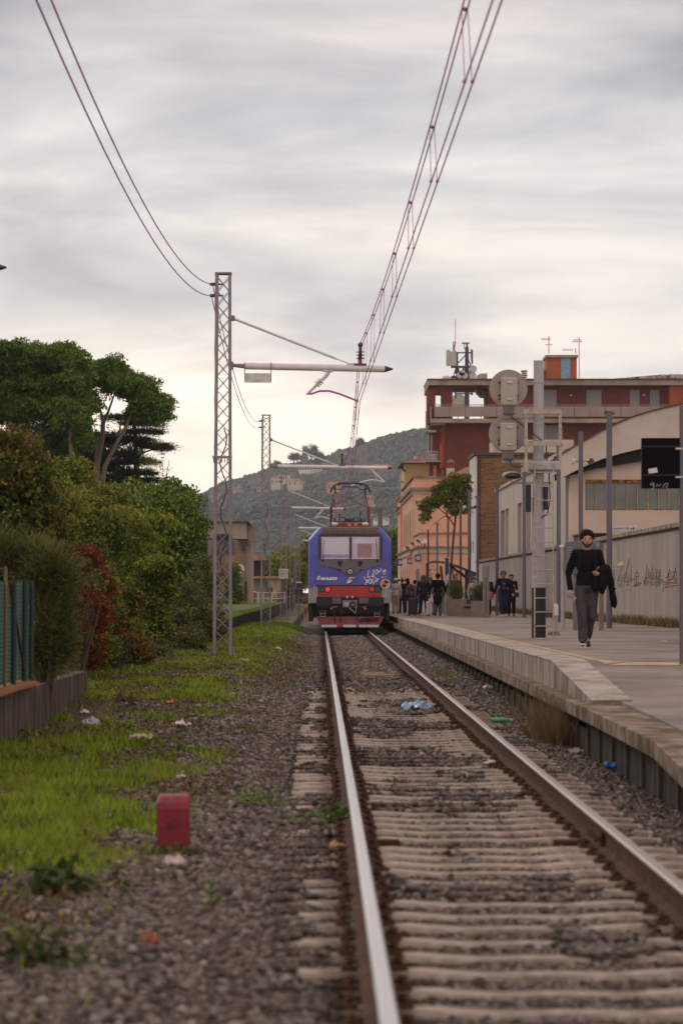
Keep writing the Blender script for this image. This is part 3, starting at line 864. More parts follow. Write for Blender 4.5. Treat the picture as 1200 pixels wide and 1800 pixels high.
line = empty('overhead_line', (.9, 62, 5.2), 'twin contact wires hung by thin droppers from twin carrier wires above the track', 'overhead line')
spans = [(0, 62, 1.32, .79), (62, 112, .79, 1.15), (112, 168, 1.15, .79), (168, 222, .79, 1.15), (222, 278, 1.15, .79), (278, 334, .79, 1.15), (334, 390, 1.15, .79)]
def mess(y, s):
    y0, y1, _, _ = s; t = (y - y0) / (y1 - y0)
    return 6.37 - .62 * 4 * t * (1 - t)
mx0 = [1.25, .83, 1.0, .9, .95, .9, .95, .9]
for k, off in enumerate((-.03, .03)):
    pc = []; pm = []
    for si, s in enumerate(spans):
        y0, y1, c0, c1 = s
        for j in range(0, 24):
            t = j / 24; y = y0 + (y1 - y0) * t
            if y < 8: continue
            pc.append((c0 + (c1 - c0) * t + off, y, 5.23))
            pm.append((mx0[si] + (mx0[si + 1] - mx0[si]) * t + off * .7, y, mess(y, s)))
    MB().tube(pc, .0068, 6).build('contact_wire', wire_m, line)
    MB().tube(pm, .0068, 6).build('carrier_wire', wire_m, line)
for si, s in enumerate(spans[:4]):
    y0, y1, c0, c1 = s
    n = int((y1 - y0) / 5.6)
    for j in range(1, n):
        y = y0 + (y1 - y0) * j / n + .6
        if y < 12: continue
        t = (y - y0) / (y1 - y0); xc = c0 + (c1 - c0) * t; xm = mx0[si] + (mx0[si + 1] - mx0[si]) * t
        m = MB()
        for o in (-.022, .022):
            m.tube([(xm + o, y, mess(y, s)), (xc + o * 1.3, y, 5.235)], .0035, 4)
        m.ball((xm, y, mess(y, s)), .02, 6, 4); m.ball((xc - .03, y, 5.245), .017, 6, 4); m.ball((xc + .03, y, 5.245), .017, 6, 4)
        m.build('dropper', wire_m, line)
for k, (z, lb) in enumerate(((7.59, 'upper of the two sagging feeder wires at the top left'), (7.36, 'lower of the two sagging feeder wires at the top left'))):
    pts = []
    for (y0, y1) in ((0, 62), (62, 112)):
        for j in range(0, 26):
            t = j / 26; y = y0 + (y1 - y0) * t
            if y < 12: continue
            pts.append((MX - .2 + (.0 if k == 0 else -.02), y, z - 1.5 * 4 * t * (1 - t) * (1 if y0 == 0 else .55)))
    pts.append((MX - .2, 112, z))
    tag(MB().tube(pts, .009, 6).build('feeder_wire', wire_m), lb, 'wire', 'feeder wires')

# ------------------------------------------------------------------ locomotive and the coach behind it
TY = 108.0
def T(px, py, dy=0.0): return P(px, py, TY + 0) + Vector((0, dy, 0))
def tp(cx, cy): return (540 + cx / 7.5, 900 + cy / 7.5)      # measured on the 7.5x enlargement
def X(cx): return wx(540 + cx / 7.5, TY)
def Z(cy): return wz(900 + cy / 7.5, TY)
blue = M('faded_blue_violet_paint', (.10, .105, .44), .38, 0, .12, 1.3, .03, 30, col2=(.065, .075, .34), fac=(.3, .6))
bluelow = M('deep_blue_paint', (.045, .07, .27), .35, 0, .12, 1.5)
greyp = M('light_grey_train_paint', (.33, .31, .31), .5, 0, .15, 2, col2=(.22, .2, .2), fac=(.3, .5))
maskg = M('dark_grey_train_mask', (.135, .115, .125), .5, 0, .12, 2)
soot = M('sooty_brown_roof', (.16, .115, .07), .85, 0, .3, 3, .3, col2=(.10, .09, .10))
black = M('black_iron', (.018, .016, .018), .65, .1, .3, 6, .2)
redpaint = M('graffiti_red_paint', (.55, .015, .02), .5, 0, .12, 5)
plow_m = M('dirty_red_plough', (.22, .03, .045), .7, 0, .3, 4, .3, col2=(.10, .035, .035), fac=(.35, .6))
offw = M('off_white_paint', (.60, .56, .56), .6, 0, .15, 5)
pano = M('pantograph_red', (.20, .02, .035), .55, .2, .25, 6)
pand = M('pantograph_dark', (.035, .018, .025), .6, .2, .25, 6)
L = empty('locomotive', (TC, TY, 0), 'blue and grey electric locomotive facing the camera with red graffiti, tail disc and raised pantograph', 'locomotive')
def ring(y, ins, top=0.0):
    """body cross-section at depth y; ins = inset at the sides, top = drop of the roof"""
    xl, xr = X(12) + ins, X(1112) - ins
    zt = Z(188) - top
    return [(xl, y, Z(1205)), (xl, y, Z(1010)), (xl, y, Z(700)), (xl + .01, y, Z(350) - top), (xl + .30 - ins * .3, y, Z(225) - top), (xl + .42, y, zt), (xr - .42, y, zt),
            (xr - .30 + ins * .3, y, Z(225) - top), (xr - .01, y, Z(350) - top), (xr, y, Z(700)), (xr, y, Z(1010)), (xr, y, Z(1205))]
secs = [ring(TY, .09, .16), ring(TY + .035, .03, .06), ring(TY + .15, .005, .015), ring(TY + .6, 0, 0), ring(TY + 15.5, 0, 0)]
vs = [v for s in secs for v in s]; n = 12
fs = [tuple(range(n))] + [tuple(range(len(vs) - 1, len(vs) - n - 1, -1))]
m = MB(); m.add(vs, fs)
side = []
for k in range(len(secs) - 1):
    for j in range(n):
        side.append((k * n + j, (k + 1) * n + j, (k + 1) * n + (j + 1) % n, k * n + (j + 1) % n))
k0 = 0
m.f += side; m.mi += [0] * len(side); m.sm += [False] * len(side)
# lower rows grey
for i, f in enumerate(m.f):
    zc = sum(m.v[a][2] for a in f) / len(f)
    if i >= 2 and zc < Z(1010) + .05: m.mi[i] = 1
    if i >= 2 and zc > Z(212) - .1 and abs(sum(m.v[a][0] for a in f) / len(f) - TC) < .5: m.mi[i] = 2
m.build('body', [blue, greyp, soot], L)
f0 = TY - .012
# grey lower corners (proud of the body face)
for a, b in ((X(14) + .08, X(135)), (X(985), X(1108) - .08)):
    MB().prism([(a, Z(1200)), (b, Z(1200)), (b, Z(985)), (a if a > TC else a, Z(1005))], f0 - .03, TY + .02).build('corner_panel', greyp, L)
# roof brow dirt, as real grime on the brow
MB().add([(X(150), TY + .02, Z(275)), (X(1010), TY + .02, Z(275)), (X(900), TY + .13, Z(205)), (X(230), TY + .13, Z(205))], [(0, 1, 2, 3)]).add(
    [(X(150), TY + .02, Z(275)), (X(1010), TY + .02, Z(275)), (X(1010), TY + .05, Z(275)), (X(150), TY + .05, Z(275))], [(0, 1, 2, 3)])
def rrect(cx0, cy0, cx1, cy1, r, n=5):
    pts = []
    for (cx, cy, a0) in ((cx1 - r, cy0 + r, -90), (cx1 - r, cy1 - r, 0), (cx0 + r, cy1 - r, 90), (cx0 + r, cy0 + r, 180)):
        for k in range(n + 1):
            a = math.radians(a0 + 90 * k / n); pts.append((X(cx + r * math.cos(a)), Z(cy + r * math.sin(a))))
    return pts[::-1]
# sooty band over the windscreen
MB().prism([(X(200), Z(290)), (X(950), Z(290)), (X(960), Z(268)), (X(880), Z(248)), (X(270), Z(248)), (X(190), Z(268))], f0 + .004, TY + .02).build('brow_grime', soot, L)
# windscreen frame and grey mask
MB().prism(rrect(150, 288, 985, 660, 45), f0 - .014, TY + .03).build('windscreen_frame', M('windscreen_rubber', (.03, .02, .035), .5), L)
MB().prism([(X(152), Z(628)), (X(983), Z(628)), (X(983), Z(685)), (X(955), Z(700)), (X(735), Z(757)), (X(670), Z(790)), (X(612), Z(838)), (X(570), Z(848)), (X(525), Z(838)), (X(470), Z(790)), (X(400), Z(750)), (X(180), Z(702)), (X(152), Z(685))][::-1], f0 - .020, TY + .03).build('lower_mask', maskg, L)
MB().prism(rrect(172, 318, 960, 640, 18), f0 - .018, TY + .02).build('windscreen_surround', maskg, L)
gl = M('windscreen_blind_sheen', (.50, .44, .56), .08, 0, .06, .6, spec=.8)  # drawn blinds and the sky's lilac reflection put into the pane colours
gl2 = M('windscreen_sky_sheen', (.40, .32, .42), .08, 0, .06, .6, spec=.8)
for (a, b, mt) in ((192, 550, gl), (588, 942, gl2)):
    w_ = empty('windscreen', (X(a), f0, Z(610))); w_.parent = L; w_.location = (X(a) - TC, f0 - TY, Z(610))
    box('pane', mt, w_, X(a), X(b), f0 - .024, f0, Z(606), Z(340))
    m = MB(); m.box(X(a) - .02, X(b) + .02, f0 - .030, f0, Z(618), Z(606)); m.box(X(a) - .02, X(b) + .02, f0 - .03, f0, Z(340), Z(332))
    m.build('pane_edge', offw, w_)
    if a > 500:
        box('sun_blind', gl, w_, X(a) + .02, X(b) - .02, f0 - .027, f0 - .0245, Z(412), Z(342))
        box('blind_panel', M('brown_blind', (.36, .20, .24), .4), w_, X(660), X(850), f0 - .0275, f0 - .0245, Z(600), Z(420))
    else:
        box('sun_blind', M('lilac_blind', (.30, .25, .50), .3), w_, X(a) + .01, X(b) - .01, f0 - .027, f0 - .0245, Z(604), Z(560))
MB().box(X(556), X(580), f0 - .034, f0, Z(640), Z(320)).build('centre_pillar', M('pillar_dark', (.06, .04, .05), .5), L)
for (a, b, c, d) in ((205, 640, 218, 360), (920, 645, 905, 360)):
    m = MB(); m.tube([(X(a), f0 - .05, Z(b)), (X(c), f0 - .045, Z(d))], .009, 5); m.ball((X(a), f0 - .04, Z(b)), .04, 8, 6)
    m.tube([(X(a), f0 - .05, Z(b)), (X(a - 25 if a < 500 else a + 25), f0 - .03, Z(b - 20))], .012, 5); m.build('wiper', black, L)
for cx in (430, 695):
    m = MB(); m.box(X(cx - 27), X(cx - 14), f0 - .05, f0, Z(690), Z(642), .006); m.box(X(cx + 14), X(cx + 27), f0 - .05, f0, Z(690), Z(642), .006)
    m.box(X(cx - 16), X(cx + 16), f0 - .05, f0, Z(712), Z(676), .01); m.box(X(cx - 8), X(cx + 8), f0 - .04, f0, Z(676), Z(650)); m.build('socket_bracket', black, L)
for a, b in ((395, 440), (690, 735)): box('grille', black, L, X(a), X(b), f0 - .03, f0, Z(770), Z(755))
m = MB(); m.cyl((X(563), f0 - .045, Z(787)), (X(563), f0, Z(787)), .118, 24)
m.build('headlamp_ring', black, L)
m = MB(); m.cyl((X(563), f0 - .050, Z(787)), (X(563), f0 - .046, Z(787)), .085, 20); m.build('headlamp_lens', offw, L)
m = MB(); m.tube([(X(575), f0 - .053, Z(772)), (X(553), f0 - .053, Z(776)), (X(549), f0 - .053, Z(795)), (X(563), f0 - .053, Z(806)), (X(578), f0 - .053, Z(800)), (X(578), f0 - .053, Z(788)), (X(562), f0 - .053, Z(788))], .012, 5)
m.build('headlamp_filament', black, L)
# number and railway emblem
wtext = M('white_lettering', (.80, .78, .78), .5)
text('class_letter', 'E', .17, wtext, L, (X(140), f0 - .004, Z(870)), 'CENTER', shear=.3, sx=1.25, ext=.006, bold=.006)
text('road_number', '464.833', .13, wtext, L, (X(275), f0 - .004, Z(880)), 'CENTER', shear=.3, sx=1.42, ext=.006, bold=.008)
fsm = {'g': M('emblem_green', (.06, .28, .16), .5), 'w': wtext, 'r': M('emblem_red', (.6, .06, .05), .5)}
def ribbon(name, pts, mt, dy=0):
    MB().prism([(X(a), Z(b)) for a, b in pts], f0 - .012 - dy, f0 + .01).build(name, mt, L)
ribbon('emblem_stroke', [(535, 905), (545, 868), (565, 858), (630, 858), (620, 868), (575, 872), (558, 885), (550, 905)], fsm['w'])
ribbon('emblem_stroke', [(512, 895), (525, 882), (612, 882), (606, 893)], fsm['g'], .003)
ribbon('emblem_stroke', [(525, 912), (540, 895), (600, 895), (580, 912), (555, 935), (520, 940), (500, 935), (530, 928)], fsm['w'], .005)
ribbon('emblem_stroke', [(545, 945), (565, 925), (585, 905), (597, 903), (585, 935), (570, 945)], fsm['r'], .007)
# front apparatus panel: lamps and red graffiti
MB().box(X(140), X(980), f0 - .030, TY, Z(1122), Z(972)).build('lamp_panel', M('lamp_panel_grey', (.10, .085, .085), .6), L)
MB().box(X(120), X(1000), f0 - .036, TY, Z(975), Z(962)).build('panel_lip', black, L)
gp = [(148, 1120), (148, 1062), (240, 1058), (318, 1066), (318, 975), (345, 985), (372, 972), (420, 992), (520, 978), (600, 990), (700, 978), (800, 985), (805, 1066), (880, 1062), (975, 1068), (975, 1120)]
MB().prism([(X(a), Z(b)) for a, b in gp], f0 - .036, f0 - .02).build('graffiti_patch', redpaint, L)
gg = M('graffiti_grey_green', (.16, .13, .09), .6)
def scrib(name, parent, mat, polys, r, y, pxy=None, flat=True):
    for pl in polys:
        pts = [(Vector((X(a), y, Z(b))) if pxy is None else pxy(a, b)) for a, b in pl]
        m = MB()
        for p, q in zip(pts[:-1], pts[1:]): m.beam(p, q, r, .006, (0, 1, 0)) if False else m.tube([p, q], r / 2, 5)
        m.build(name, mat, parent)
strokes = [[(340, 1000), (355, 1060), (345, 1105)], [(385, 1005), (372, 1050), (385, 1110)], [(385, 1005), (420, 1060)], [(430, 1000), (430, 1110)], [(455, 1010), (455, 1080), (440, 1110)], [(488, 1010), (492, 1110)],
           [(500, 1010), (480, 1060), (510, 1080)], [(560, 1005), (545, 1050), (575, 1070), (565, 1110)], [(600, 1005), (590, 1060)], [(610, 1000), (650, 1035), (610, 1070), (610, 1110)], [(640, 1060), (665, 1110)],
           [(700, 1000), (740, 1005), (700, 1060), (750, 1070)], [(770, 1000), (765, 1060), (790, 1110)], [(800, 1070), (830, 1100), (860, 1085)], [(870, 1080), (900, 1095), (940, 1090)], [(170, 1090), (230, 1080), (290, 1095)], [(220, 1072), (255, 1100), (300, 1075)]]
scrib('graffiti_stroke', L, gg, strokes, .035, f0 - .036)
lampg = M('lamp_glass_dark', (.05, .045, .04), .25)
redl = M('red_tail_lamp', (.7, .01, .03), .3, emit=((1, .03, .08), .45))
redl2 = M('dim_red_tail_lamp', (.35, .01, .03), .3, emit=((1, .03, .1), .18))
for cx, mt in ((195, lampg), (270, redl), (850, redl2), (930, lampg)):
    q = empty('lamp', (X(cx), f0, Z(1020))); q.parent = L; q.location = (X(cx) - TC, f0 - TY, Z(1020))
    MB().cyl((X(cx), f0 - .055, Z(1020)), (X(cx), f0, Z(1020)), .108, 20).build('lamp_rim', black, q)
    m = MB(); m.cyl((X(cx), f0 - .062, Z(1020)), (X(cx), f0 - .05, Z(1020)), .084, 20).build('lens', mt, q)
# white tag
wt = [[(805, 770), (800, 810), (790, 865), (835, 850)], [(860, 770), (880, 775), (868, 810), (845, 850), (880, 862), (882, 835), (855, 820)], [(900, 775), (925, 765), (930, 800), (905, 820), (890, 785)], [(930, 770), (945, 800), (975, 745)],
      [(740, 850), (770, 900), (790, 930)], [(762, 960), (785, 890), (800, 930), (770, 925)], [(805, 890), (835, 885), (845, 925), (820, 945), (805, 890)], [(860, 880), (852, 925), (875, 935), (900, 900)], [(885, 870), (905, 880), (940, 885), (890, 915), (865, 965)],
      [(905, 930), (930, 890), (945, 885)], [(990, 770), (1015, 790), (1040, 780)], [(1000, 800), (1030, 755)], [(1000, 820), (1030, 815)], [(975, 865), (993, 862), (990, 845)], [(1025, 852), (1032, 858)], [(835, 950), (850, 905)]]
scrib('graffiti_tag', L, wtext, wt, .032, f0 + .008)
# round tail disc, orange and black quarters
D = empty('tail_disc', (X(1025), f0 - .06, Z(947))); D.parent = L; D.location = (X(1025) - TC, f0 - .06 - TY, Z(947))
MB().cyl((X(1025), f0 - .09, Z(947)), (X(1025), f0 - .07, Z(947)), .170, 28).build('disc_ring', offw, D)
for q in range(4):
    a0 = math.radians(q * 90 + 20); pts = [(X(1025), Z(947))] + [(X(1025) + .132 * math.cos(a0 + k * PI / 16), Z(947) + .132 * math.sin(a0 + k * PI / 16)) for k in range(9)]
    MB().prism(pts, f0 - .094, f0 - .089).build('disc_quarter', M('signal_orange', (.75, .22, .05), .6) if q % 2 else dark_m, D)
# buffers, coupler, hoses, plough
for a, b in ((125, 322), (800, 1005)):
    q = MB(); q.prism(rrect(a, 1130, b, 1236, 22), TY - .55, TY - .49); q.build('buffer_plate', black, L)
    MB().cyl((X((a + b) / 2), TY - .5, Z(1183)), (X((a + b) / 2), TY + .02, Z(1183)), .12, 14).build('buffer_shank', black, L)
MB().box(X(120), X(1005), TY - .05, TY + .3, Z(1340), Z(1122)).build('buffer_beam', M('sooty_frame', (.03, .025, .027), .8), L)
for a, b in ((325, 445), (680, 808)): box('step_panel', maskg, L, X(a), X(b), TY - .09, TY - .04, Z(1208), Z(1128))
C_ = empty('coupler', (X(560), TY - .2, Z(1235))); C_.parent = L; C_.location = (X(560) - TC, -.2, Z(1235))
MB().box(X(465), X(655), TY - .12, TY - .04, Z(1262), Z(1165), .01).build('coupler_box', M('worn_grey_iron', (.27, .25, .25), .6, .2, .25, 8, .3), C_)
MB().cyl((X(515), TY - .28, Z(1218)), (X(515), TY - .1, Z(1218)), .085, 16).build('draw_hook', M('bright_iron', (.42, .40, .41), .5, .4, .2, 8), C_)
m = MB(); m.tube([(X(597) + .09 * math.cos(a), TY - .16, Z(1218) + .09 * math.sin(a)) for a in np.linspace(0, 2 * PI, 17)], .025, 6); m.build('coupling_ring', black, C_)
m = MB(); m.tube([(X(548), TY - .2, Z(1262)), (X(635), TY - .2, Z(1338)), (X(640), TY - .2, Z(1255))], .022, 6); m.build('coupling_link', bpy.data.materials['bright_iron'], C_)
for cx in (525, 592): MB().ball((X(cx), TY - .15, Z(1125)), (.035, .03, .05)).build('coupler_lug', offw, C_)
MB().box(X(440), X(680), TY - .10, TY - .04, Z(1165), Z(1122), .01).build('coupler_hood', black, C_)
for pl in ([(355, 1258), (352, 1340), (365, 1440), (378, 1505), (392, 1522)], [(450, 1270), (445, 1380), (425, 1470), (385, 1515)], [(640, 1350), (670, 1420), (720, 1490), (755, 1525)], [(800, 1265), (802, 1380), (790, 1470), (765, 1520)]):
    MB().tube([(X(a), TY - .30, Z(b)) for a, b in pl], .022, 6).build('brake_hose', dark_m, L)
for a, b in ((317, 1275), (762, 1277)): MB().ball((X(a), TY - .14, Z(b)), .05).build('hose_cock', M('cock_orange', (.55, .18, .05), .5), L)
for a, b in ((330, 390), (720, 780)): box('valve_block', maskg, L, X(a), X(b), TY - .16, TY - .05, Z(1262), Z(1240))
for cx in (203, 917):
    m = MB(); m.box(X(cx - 36), X(cx + 36), TY - .2, TY - .12, Z(1382), Z(1372)); m.box(X(cx - 36), X(cx - 28), TY - .2, TY - .12, Z(1372), Z(1305)); m.box(X(cx + 28), X(cx + 36), TY - .2, TY - .12, Z(1372), Z(1305)); m.box(X(cx - 36), X(cx + 36), TY - .2, TY - .12, Z(1345), Z(1335))
    m.build('socket_frame', greyp, L)
MB().add([(X(105), TY - .15, Z(1378)), (X(1010), TY - .15, Z(1378)), (X(935), TY - .42, Z(1515)), (X(190), TY - .42, Z(1515)),
          (X(105), TY - .02, Z(1378)), (X(1010), TY - .02, Z(1378)), (X(935), TY - .36, Z(1517)), (X(190), TY - .36, Z(1517))],
         [(0, 1, 2, 3), (7, 6, 5, 4), (0, 4, 5, 1), (1, 5, 6, 2), (2, 6, 7, 3), (3, 7, 4, 0)]).build('snow_plough', plow_m, L)
for a, b in ((185, 385), (470, 640), (680, 935)):
    box('plough_stripe', offw, L, X(a), X(b), TY - .435, TY - .425, Z(1517), Z(1484))
for a, b in ((700, 935),): MB().box(X(a), X(b), TY - .30, TY - .28, Z(1440), Z(1395)).build('plough_panel', M('plough_dark', (.07, .03, .035), .8), L)
for cx in (90, 1035):
    m = MB(); m.tube([(X(cx), TY - .09, Z(1150)), (X(cx), TY - .11, Z(1140)), (X(cx), TY - .11, Z(985)), (X(cx), TY - .06, Z(975))], .014, 6); m.build('handrail', M('handrail_grey', (.45, .43, .44), .4), L)
# underframe, bogies and wheels
MB().box(X(40), X(1080), TY + .35, TY + 15.2, .45, Z(1195)).build('underframe', black, L)
MB().box(X(15), X(75), TY + .25, TY + 15, .32, Z(1200) - .005).build('side_skirt', black, L)
MB().box(X(1040), X(1085), TY + .25, TY + 15, .32, Z(1200) - .005).build('side_skirt', black, L)
for yb in (TY + 2.6, TY + 11.8):
    for dy in (-1.3, 1.3):
        q = empty('wheelset', (TC, yb + dy, .5)); q.parent = L; q.location = (0, yb + dy - TY, .5)
        for x in (RL, RR):
            s_ = -1 if x == RL else 1
            MB().cyl((x - .06, yb + dy, .52), (x + .06, yb + dy, .52), .52, 28).build('wheel', M('wheel_steel', (.07, .05, .045), .6, .5), q)
        MB().cyl((RL, yb + dy, .52), (RR, yb + dy, .52), .09, 10).build('axle', black, q)
for k in range(5):
    box('side_window', M('dark_glass', (.03, .035, .045), .1, spec=.8), L, X(12) - .012, X(12) + .02, TY + 1.2 + k * 2.8, TY + 2.2 + k * 2.8, 2.2, 3.0)
# pantograph: frame measured on the 10x enlargement, raised to the contact wire
def Q(cx, cy, y=TY + 2.6): return Vector((wx(560 + cx / 10, y), y, wz(830 + cy / 10, y)))
G = empty('pantograph', (TC, TY + 2.6, 3.75)); G.parent = L; G.location = (0, 2.6, 3.75)
y0 = TY + 2.6
MB().tube([Q(215, 865), Q(218, 610)], .045, 8).build('lower_arm', pand, G)
MB().tube([Q(875, 895), Q(872, 615)], .05, 8).build('lower_arm', pano, G)
MB().tube([Q(225, 610), Q(268, 400), Q(290, 330)], .022, 6).build('upper_arm', pano, G)
MB().tube([Q(868, 615), Q(825, 410), Q(810, 330)], .022, 6).build('upper_arm', pano, G)
m = MB(); m.tube([Q(310, 375), Q(880, 630)], .012, 5); m.tube([Q(790, 360), Q(230, 585)], .012, 5); m.build('cross_stay', pano, G)
m = MB(); m.tube([Q(210, 360), Q(222, 300), Q(260, 245), (Q(350, 198)), Q(400, 195), Q(700, 195), Q(760, 200), Q(850, 245), Q(885, 300), Q(900, 358)], .032, 6); m.build('collector_bow', pand, G)
m = MB(); m.tube([Q(320, 300), Q(375, 305), Q(430, 258), Q(680, 258), Q(735, 308), Q(800, 310)], .02, 6)
for a in (365, 735): m.box(Q(a, 0).x - .05, Q(a, 0).x + .05, y0 - .03, y0 + .03, Q(0, 235).z, Q(0, 205).z)
m.tube([Q(290, 380), Q(292, 250)], .03, 6); m.tube([Q(812, 400), Q(815, 260)], .03, 6); m.tube([Q(290, 290), Q(255, 300)], .03, 6); m.tube([Q(815, 290), Q(852, 300)], .03, 6); m.build('bow_carrier', pand, G)
m = MB(); m.box(Q(195, 0).x, Q(900, 0).x, y0 - .5, y0 + .5, 3.66, Q(0, 905).z); m.build('pantograph_base', pano, G)
m = MB(); m.box(Q(260, 0).x, Q(800, 0).x, y0 - .3, y0 - .2, Q(0, 880).z, Q(0, 865).z)
for a in (362, 726): m.tube([Q(a, 880), Q(a, 735)], .016, 6); m.ball(Q(a, 738), .035, 6, 4)
m.tube([Q(365, 800), Q(460, 795)], .014, 5); m.tube([Q(620, 795), Q(720, 800)], .014, 5); m.box(Q(455, 0).x, Q(485, 0).x, y0 - .1, y0 + .1, Q(0, 870).z, Q(0, 800).z, .01); m.box(Q(600, 0).x, Q(630, 0).x, y0 - .1, y0 + .1, Q(0, 870).z, Q(0, 800).z, .01)
for a in (275, 690, 750, 805): m.cyl(Q(a, 875), Q(a, 815), .03, 8)
m.build('roof_gear', pand, G)
MB().ball(Q(540, 835), (.11, .08, .09)).build('air_spring', M('gear_brown', (.09, .035, .03), .7), G)
for a in (280, 810): MB().ball((Q(a, 0).x, TY + 1.1, 3.76), (.12, .12, .075), 10, 6).build('roof_insulator', M('pale_insulator', (.55, .50, .48), .4), G)
for a, mt in ((530, 'signal_orange'), (640, 'signal_orange')): MB().box(Q(a - 25, 0).x, Q(a + 30, 0).x, TY + .9, TY + 1.2, 3.70, 3.78, .01).build('roof_box', bpy.data.materials[mt], G)
# coach coupled behind
K = empty('passenger_coach', (TC, TY + 16.3, 0), 'pale violet and white passenger coach hidden behind the locomotive', 'coach')
m = MB(); vs2 = []
for yy_ in (TY + 16.3, TY + 40):
    vs2 += [(X(30), yy_, .9), (X(25), yy_, 2.6), (X(60), yy_, 3.3), (X(220), yy_, 3.68), (X(900), yy_, 3.68), (X(1065), yy_, 3.3), (X(1098), yy_, 2.6), (X(1095), yy_, .9)]
m.add(vs2, [tuple(range(8)), tuple(range(15, 7, -1))] + [(i, i + 8, (i + 1) % 8 + 8, (i + 1) % 8) for i in range(8)]); m.build('coach_body', greyp, K)
for sx_i, xx in ((0, X(28) - .02), (1, X(1096) - .0)):
    for k in range(8): box('window', bpy.data.materials['dark_glass'], K, xx, xx + .03, TY + 18 + k * 2.6, TY + 19.7 + k * 2.6, 1.75, 2.55)
MB().box(X(60), X(1070), TY + 16.6, TY + 39.6, .3, .895).build('coach_underframe', black, K)
# ------------------------------------------------------------------ platform furniture
post_m = M('post_grey_violet', (.135, .115, .135), .55, .1, .12, 3)
galv = M('pale_signal_grey', (.40, .375, .37), .6, 0, .15, 4, .1, col2=(.30, .27, .25), fac=(.3, .5))
lad_m = M('yellowed_ladder_paint', (.40, .35, .28), .7, 0, .25, 9, .2, col2=(.24, .15, .09), fac=(.32, .46))
concp = M('pale_mast_concrete', (.42, .39, .41), .7, 0, .12, 3, .1, stretch=(1, 1, .3))
sig = empty('signal_mast', (wx(947, 54), 54, zp(54)), 'signal mast with two round backing boards seen from behind and a front ladder', 'signal')
SY = 54.0
def sp_(px, py, dy=0.0): v = P(px, py, SY); return Vector((v.x, SY + dy, v.z))
zb = zp(54)
MB().cyl(sp_(946, 1122), sp_(946, 1033), .125, 18).build('black_sleeve', M('black_bitumen', (.02, .018, .022), .7, 0, .2, 5), sig)
MB().tube([sp_(946, 1033), sp_(946, 850), sp_(946, 636)], [.115, .095, .088], 18).build('pole', concp, sig)
MB().cyl(sp_(946, 637), sp_(946, 634), .09, 18).build('pole_cap', galv, sig)
m = MB()
for py in (672, 725, 737, 748, 776, 808): m.cyl(sp_(946, py - 1.2), sp_(946, py + 1.2), .102, 14)
m.build('pole_band', galv, sig)
m = MB()
for px in (936.5, 969): m.beam(sp_(px, 1122, -.34), sp_(px, 815, -.34), .022, .05)
m.beam(sp_(936, 1122, -.34), sp_(970, 1122, -.34), .06, .03); m.build('ladder_rail', lad_m, sig)
for k in range(13):
    py = 1100 - k * 24.4
    if py < 815: break
    MB().cyl(sp_(937, py, -.34), sp_(969, py, -.34), .012, 6).build('ladder_rung', lad_m, sig)
MB().box(wx(921, SY), wx(983, SY), SY - .34, SY + .28, wz(828, SY), wz(812, SY), .02).build('platform_box', galv, sig)
MB().box(wx(917, SY), wx(926, SY), SY - .38, SY + .3, wz(833, SY), wz(812, SY), .02).build('platform_bracket', lad_m, sig)
for px, a, b in ((922, 722, 812), (981.5, 724, 812)): MB().beam(sp_(px, b, -.3), sp_(px, a, -.3), .05, .04).build('guard_upright', lad_m, sig)
m = MB()
for a, b in ((721, 729), (777, 785)): m.box(wx(919, SY), wx(984, SY), SY - .33, SY - .27, wz(b, SY), wz(a, SY))
for py in (725, 781):
    for px in (922, 981.5): m.beam(sp_(px, py, -.3), sp_(px, py, .25), .04)
    m.beam(sp_(920, py, .25), sp_(983, py, .25), .04)
m.build('guard_rail', lad_m, sig)
for k, (cx, cy) in enumerate(((893, 683), (892, 762))):
    g = empty('signal_head', sp_(cx, cy, -.1)); g.parent = sig; g.location = sp_(cx, cy, -.1) - base_of(sig)
    MB().cyl(sp_(cx, cy, .0), sp_(cx, cy, .03), .335, 40).build('backing_board', M('signal_back_beige', (.36, .31, .27), .7, 0, .12, 5, col2=(.29, .24, .21), fac=(.3, .5)), g)
    m = MB(); m.box(wx(cx - 14.5, SY), wx(cx + 14.5, SY), SY - .2, SY - .0, wz(cy + 31, SY), wz(cy - 18, SY), .02)
    m.build('lamp_housing', M('lamp_housing_beige', (.42, .37, .32), .6, 0, .1, 5), g)
    m = MB()
    for dy_ in (-10, 20): m.box(wx(cx - 3, SY), wx(cx + 6, SY), SY - .23, SY - .2, wz(cy + dy_ + 1.5, SY), wz(cy + dy_ - 1.5, SY), .003)
    m.build('handle', offw, g)
    m = MB()
    for ddx in (-16, 15):
        for dy_ in (-10, 13, 19): m.ball(sp_(cx + ddx, cy + dy_, -.1), .022, 6, 4)
    m.build('latch', black, g)
    MB().box(wx(cx - 10, SY), wx(cx + 9.5, SY), SY - .18, SY + .02, wz(cy + 46, SY), wz(cy + 31, SY), .01).build('cable_box', M('brown_grey_box', (.16, .13, .125), .7), g)
    MB().box(wx(cx - 10, SY), wx(946, SY), SY - .03, SY + .04, wz(cy + 52, SY), wz(cy + 46, SY)).build('support_arm', galv, g)
m = MB(); m.tube([sp_(897, 733, -.1), sp_(912, 745, -.2), sp_(930, 760, -.25), sp_(950, 775, -.2)], .012, 5)
m.tube([sp_(893, 806, -.1), sp_(897, 818, -.2), sp_(908, 822, -.2), sp_(922, 819, -.2)], .012, 5)
m.tube([sp_(958, 780, -.1), sp_(960, 812, -.1)], .012, 5); m.tube([sp_(963, 832, -.15), sp_(965, 880, -.15), sp_(960, 905, -.1), sp_(950, 910, -.1)], .012, 5)
m.build('cable', M('violet_cable', (.05, .025, .045), .5), sig)
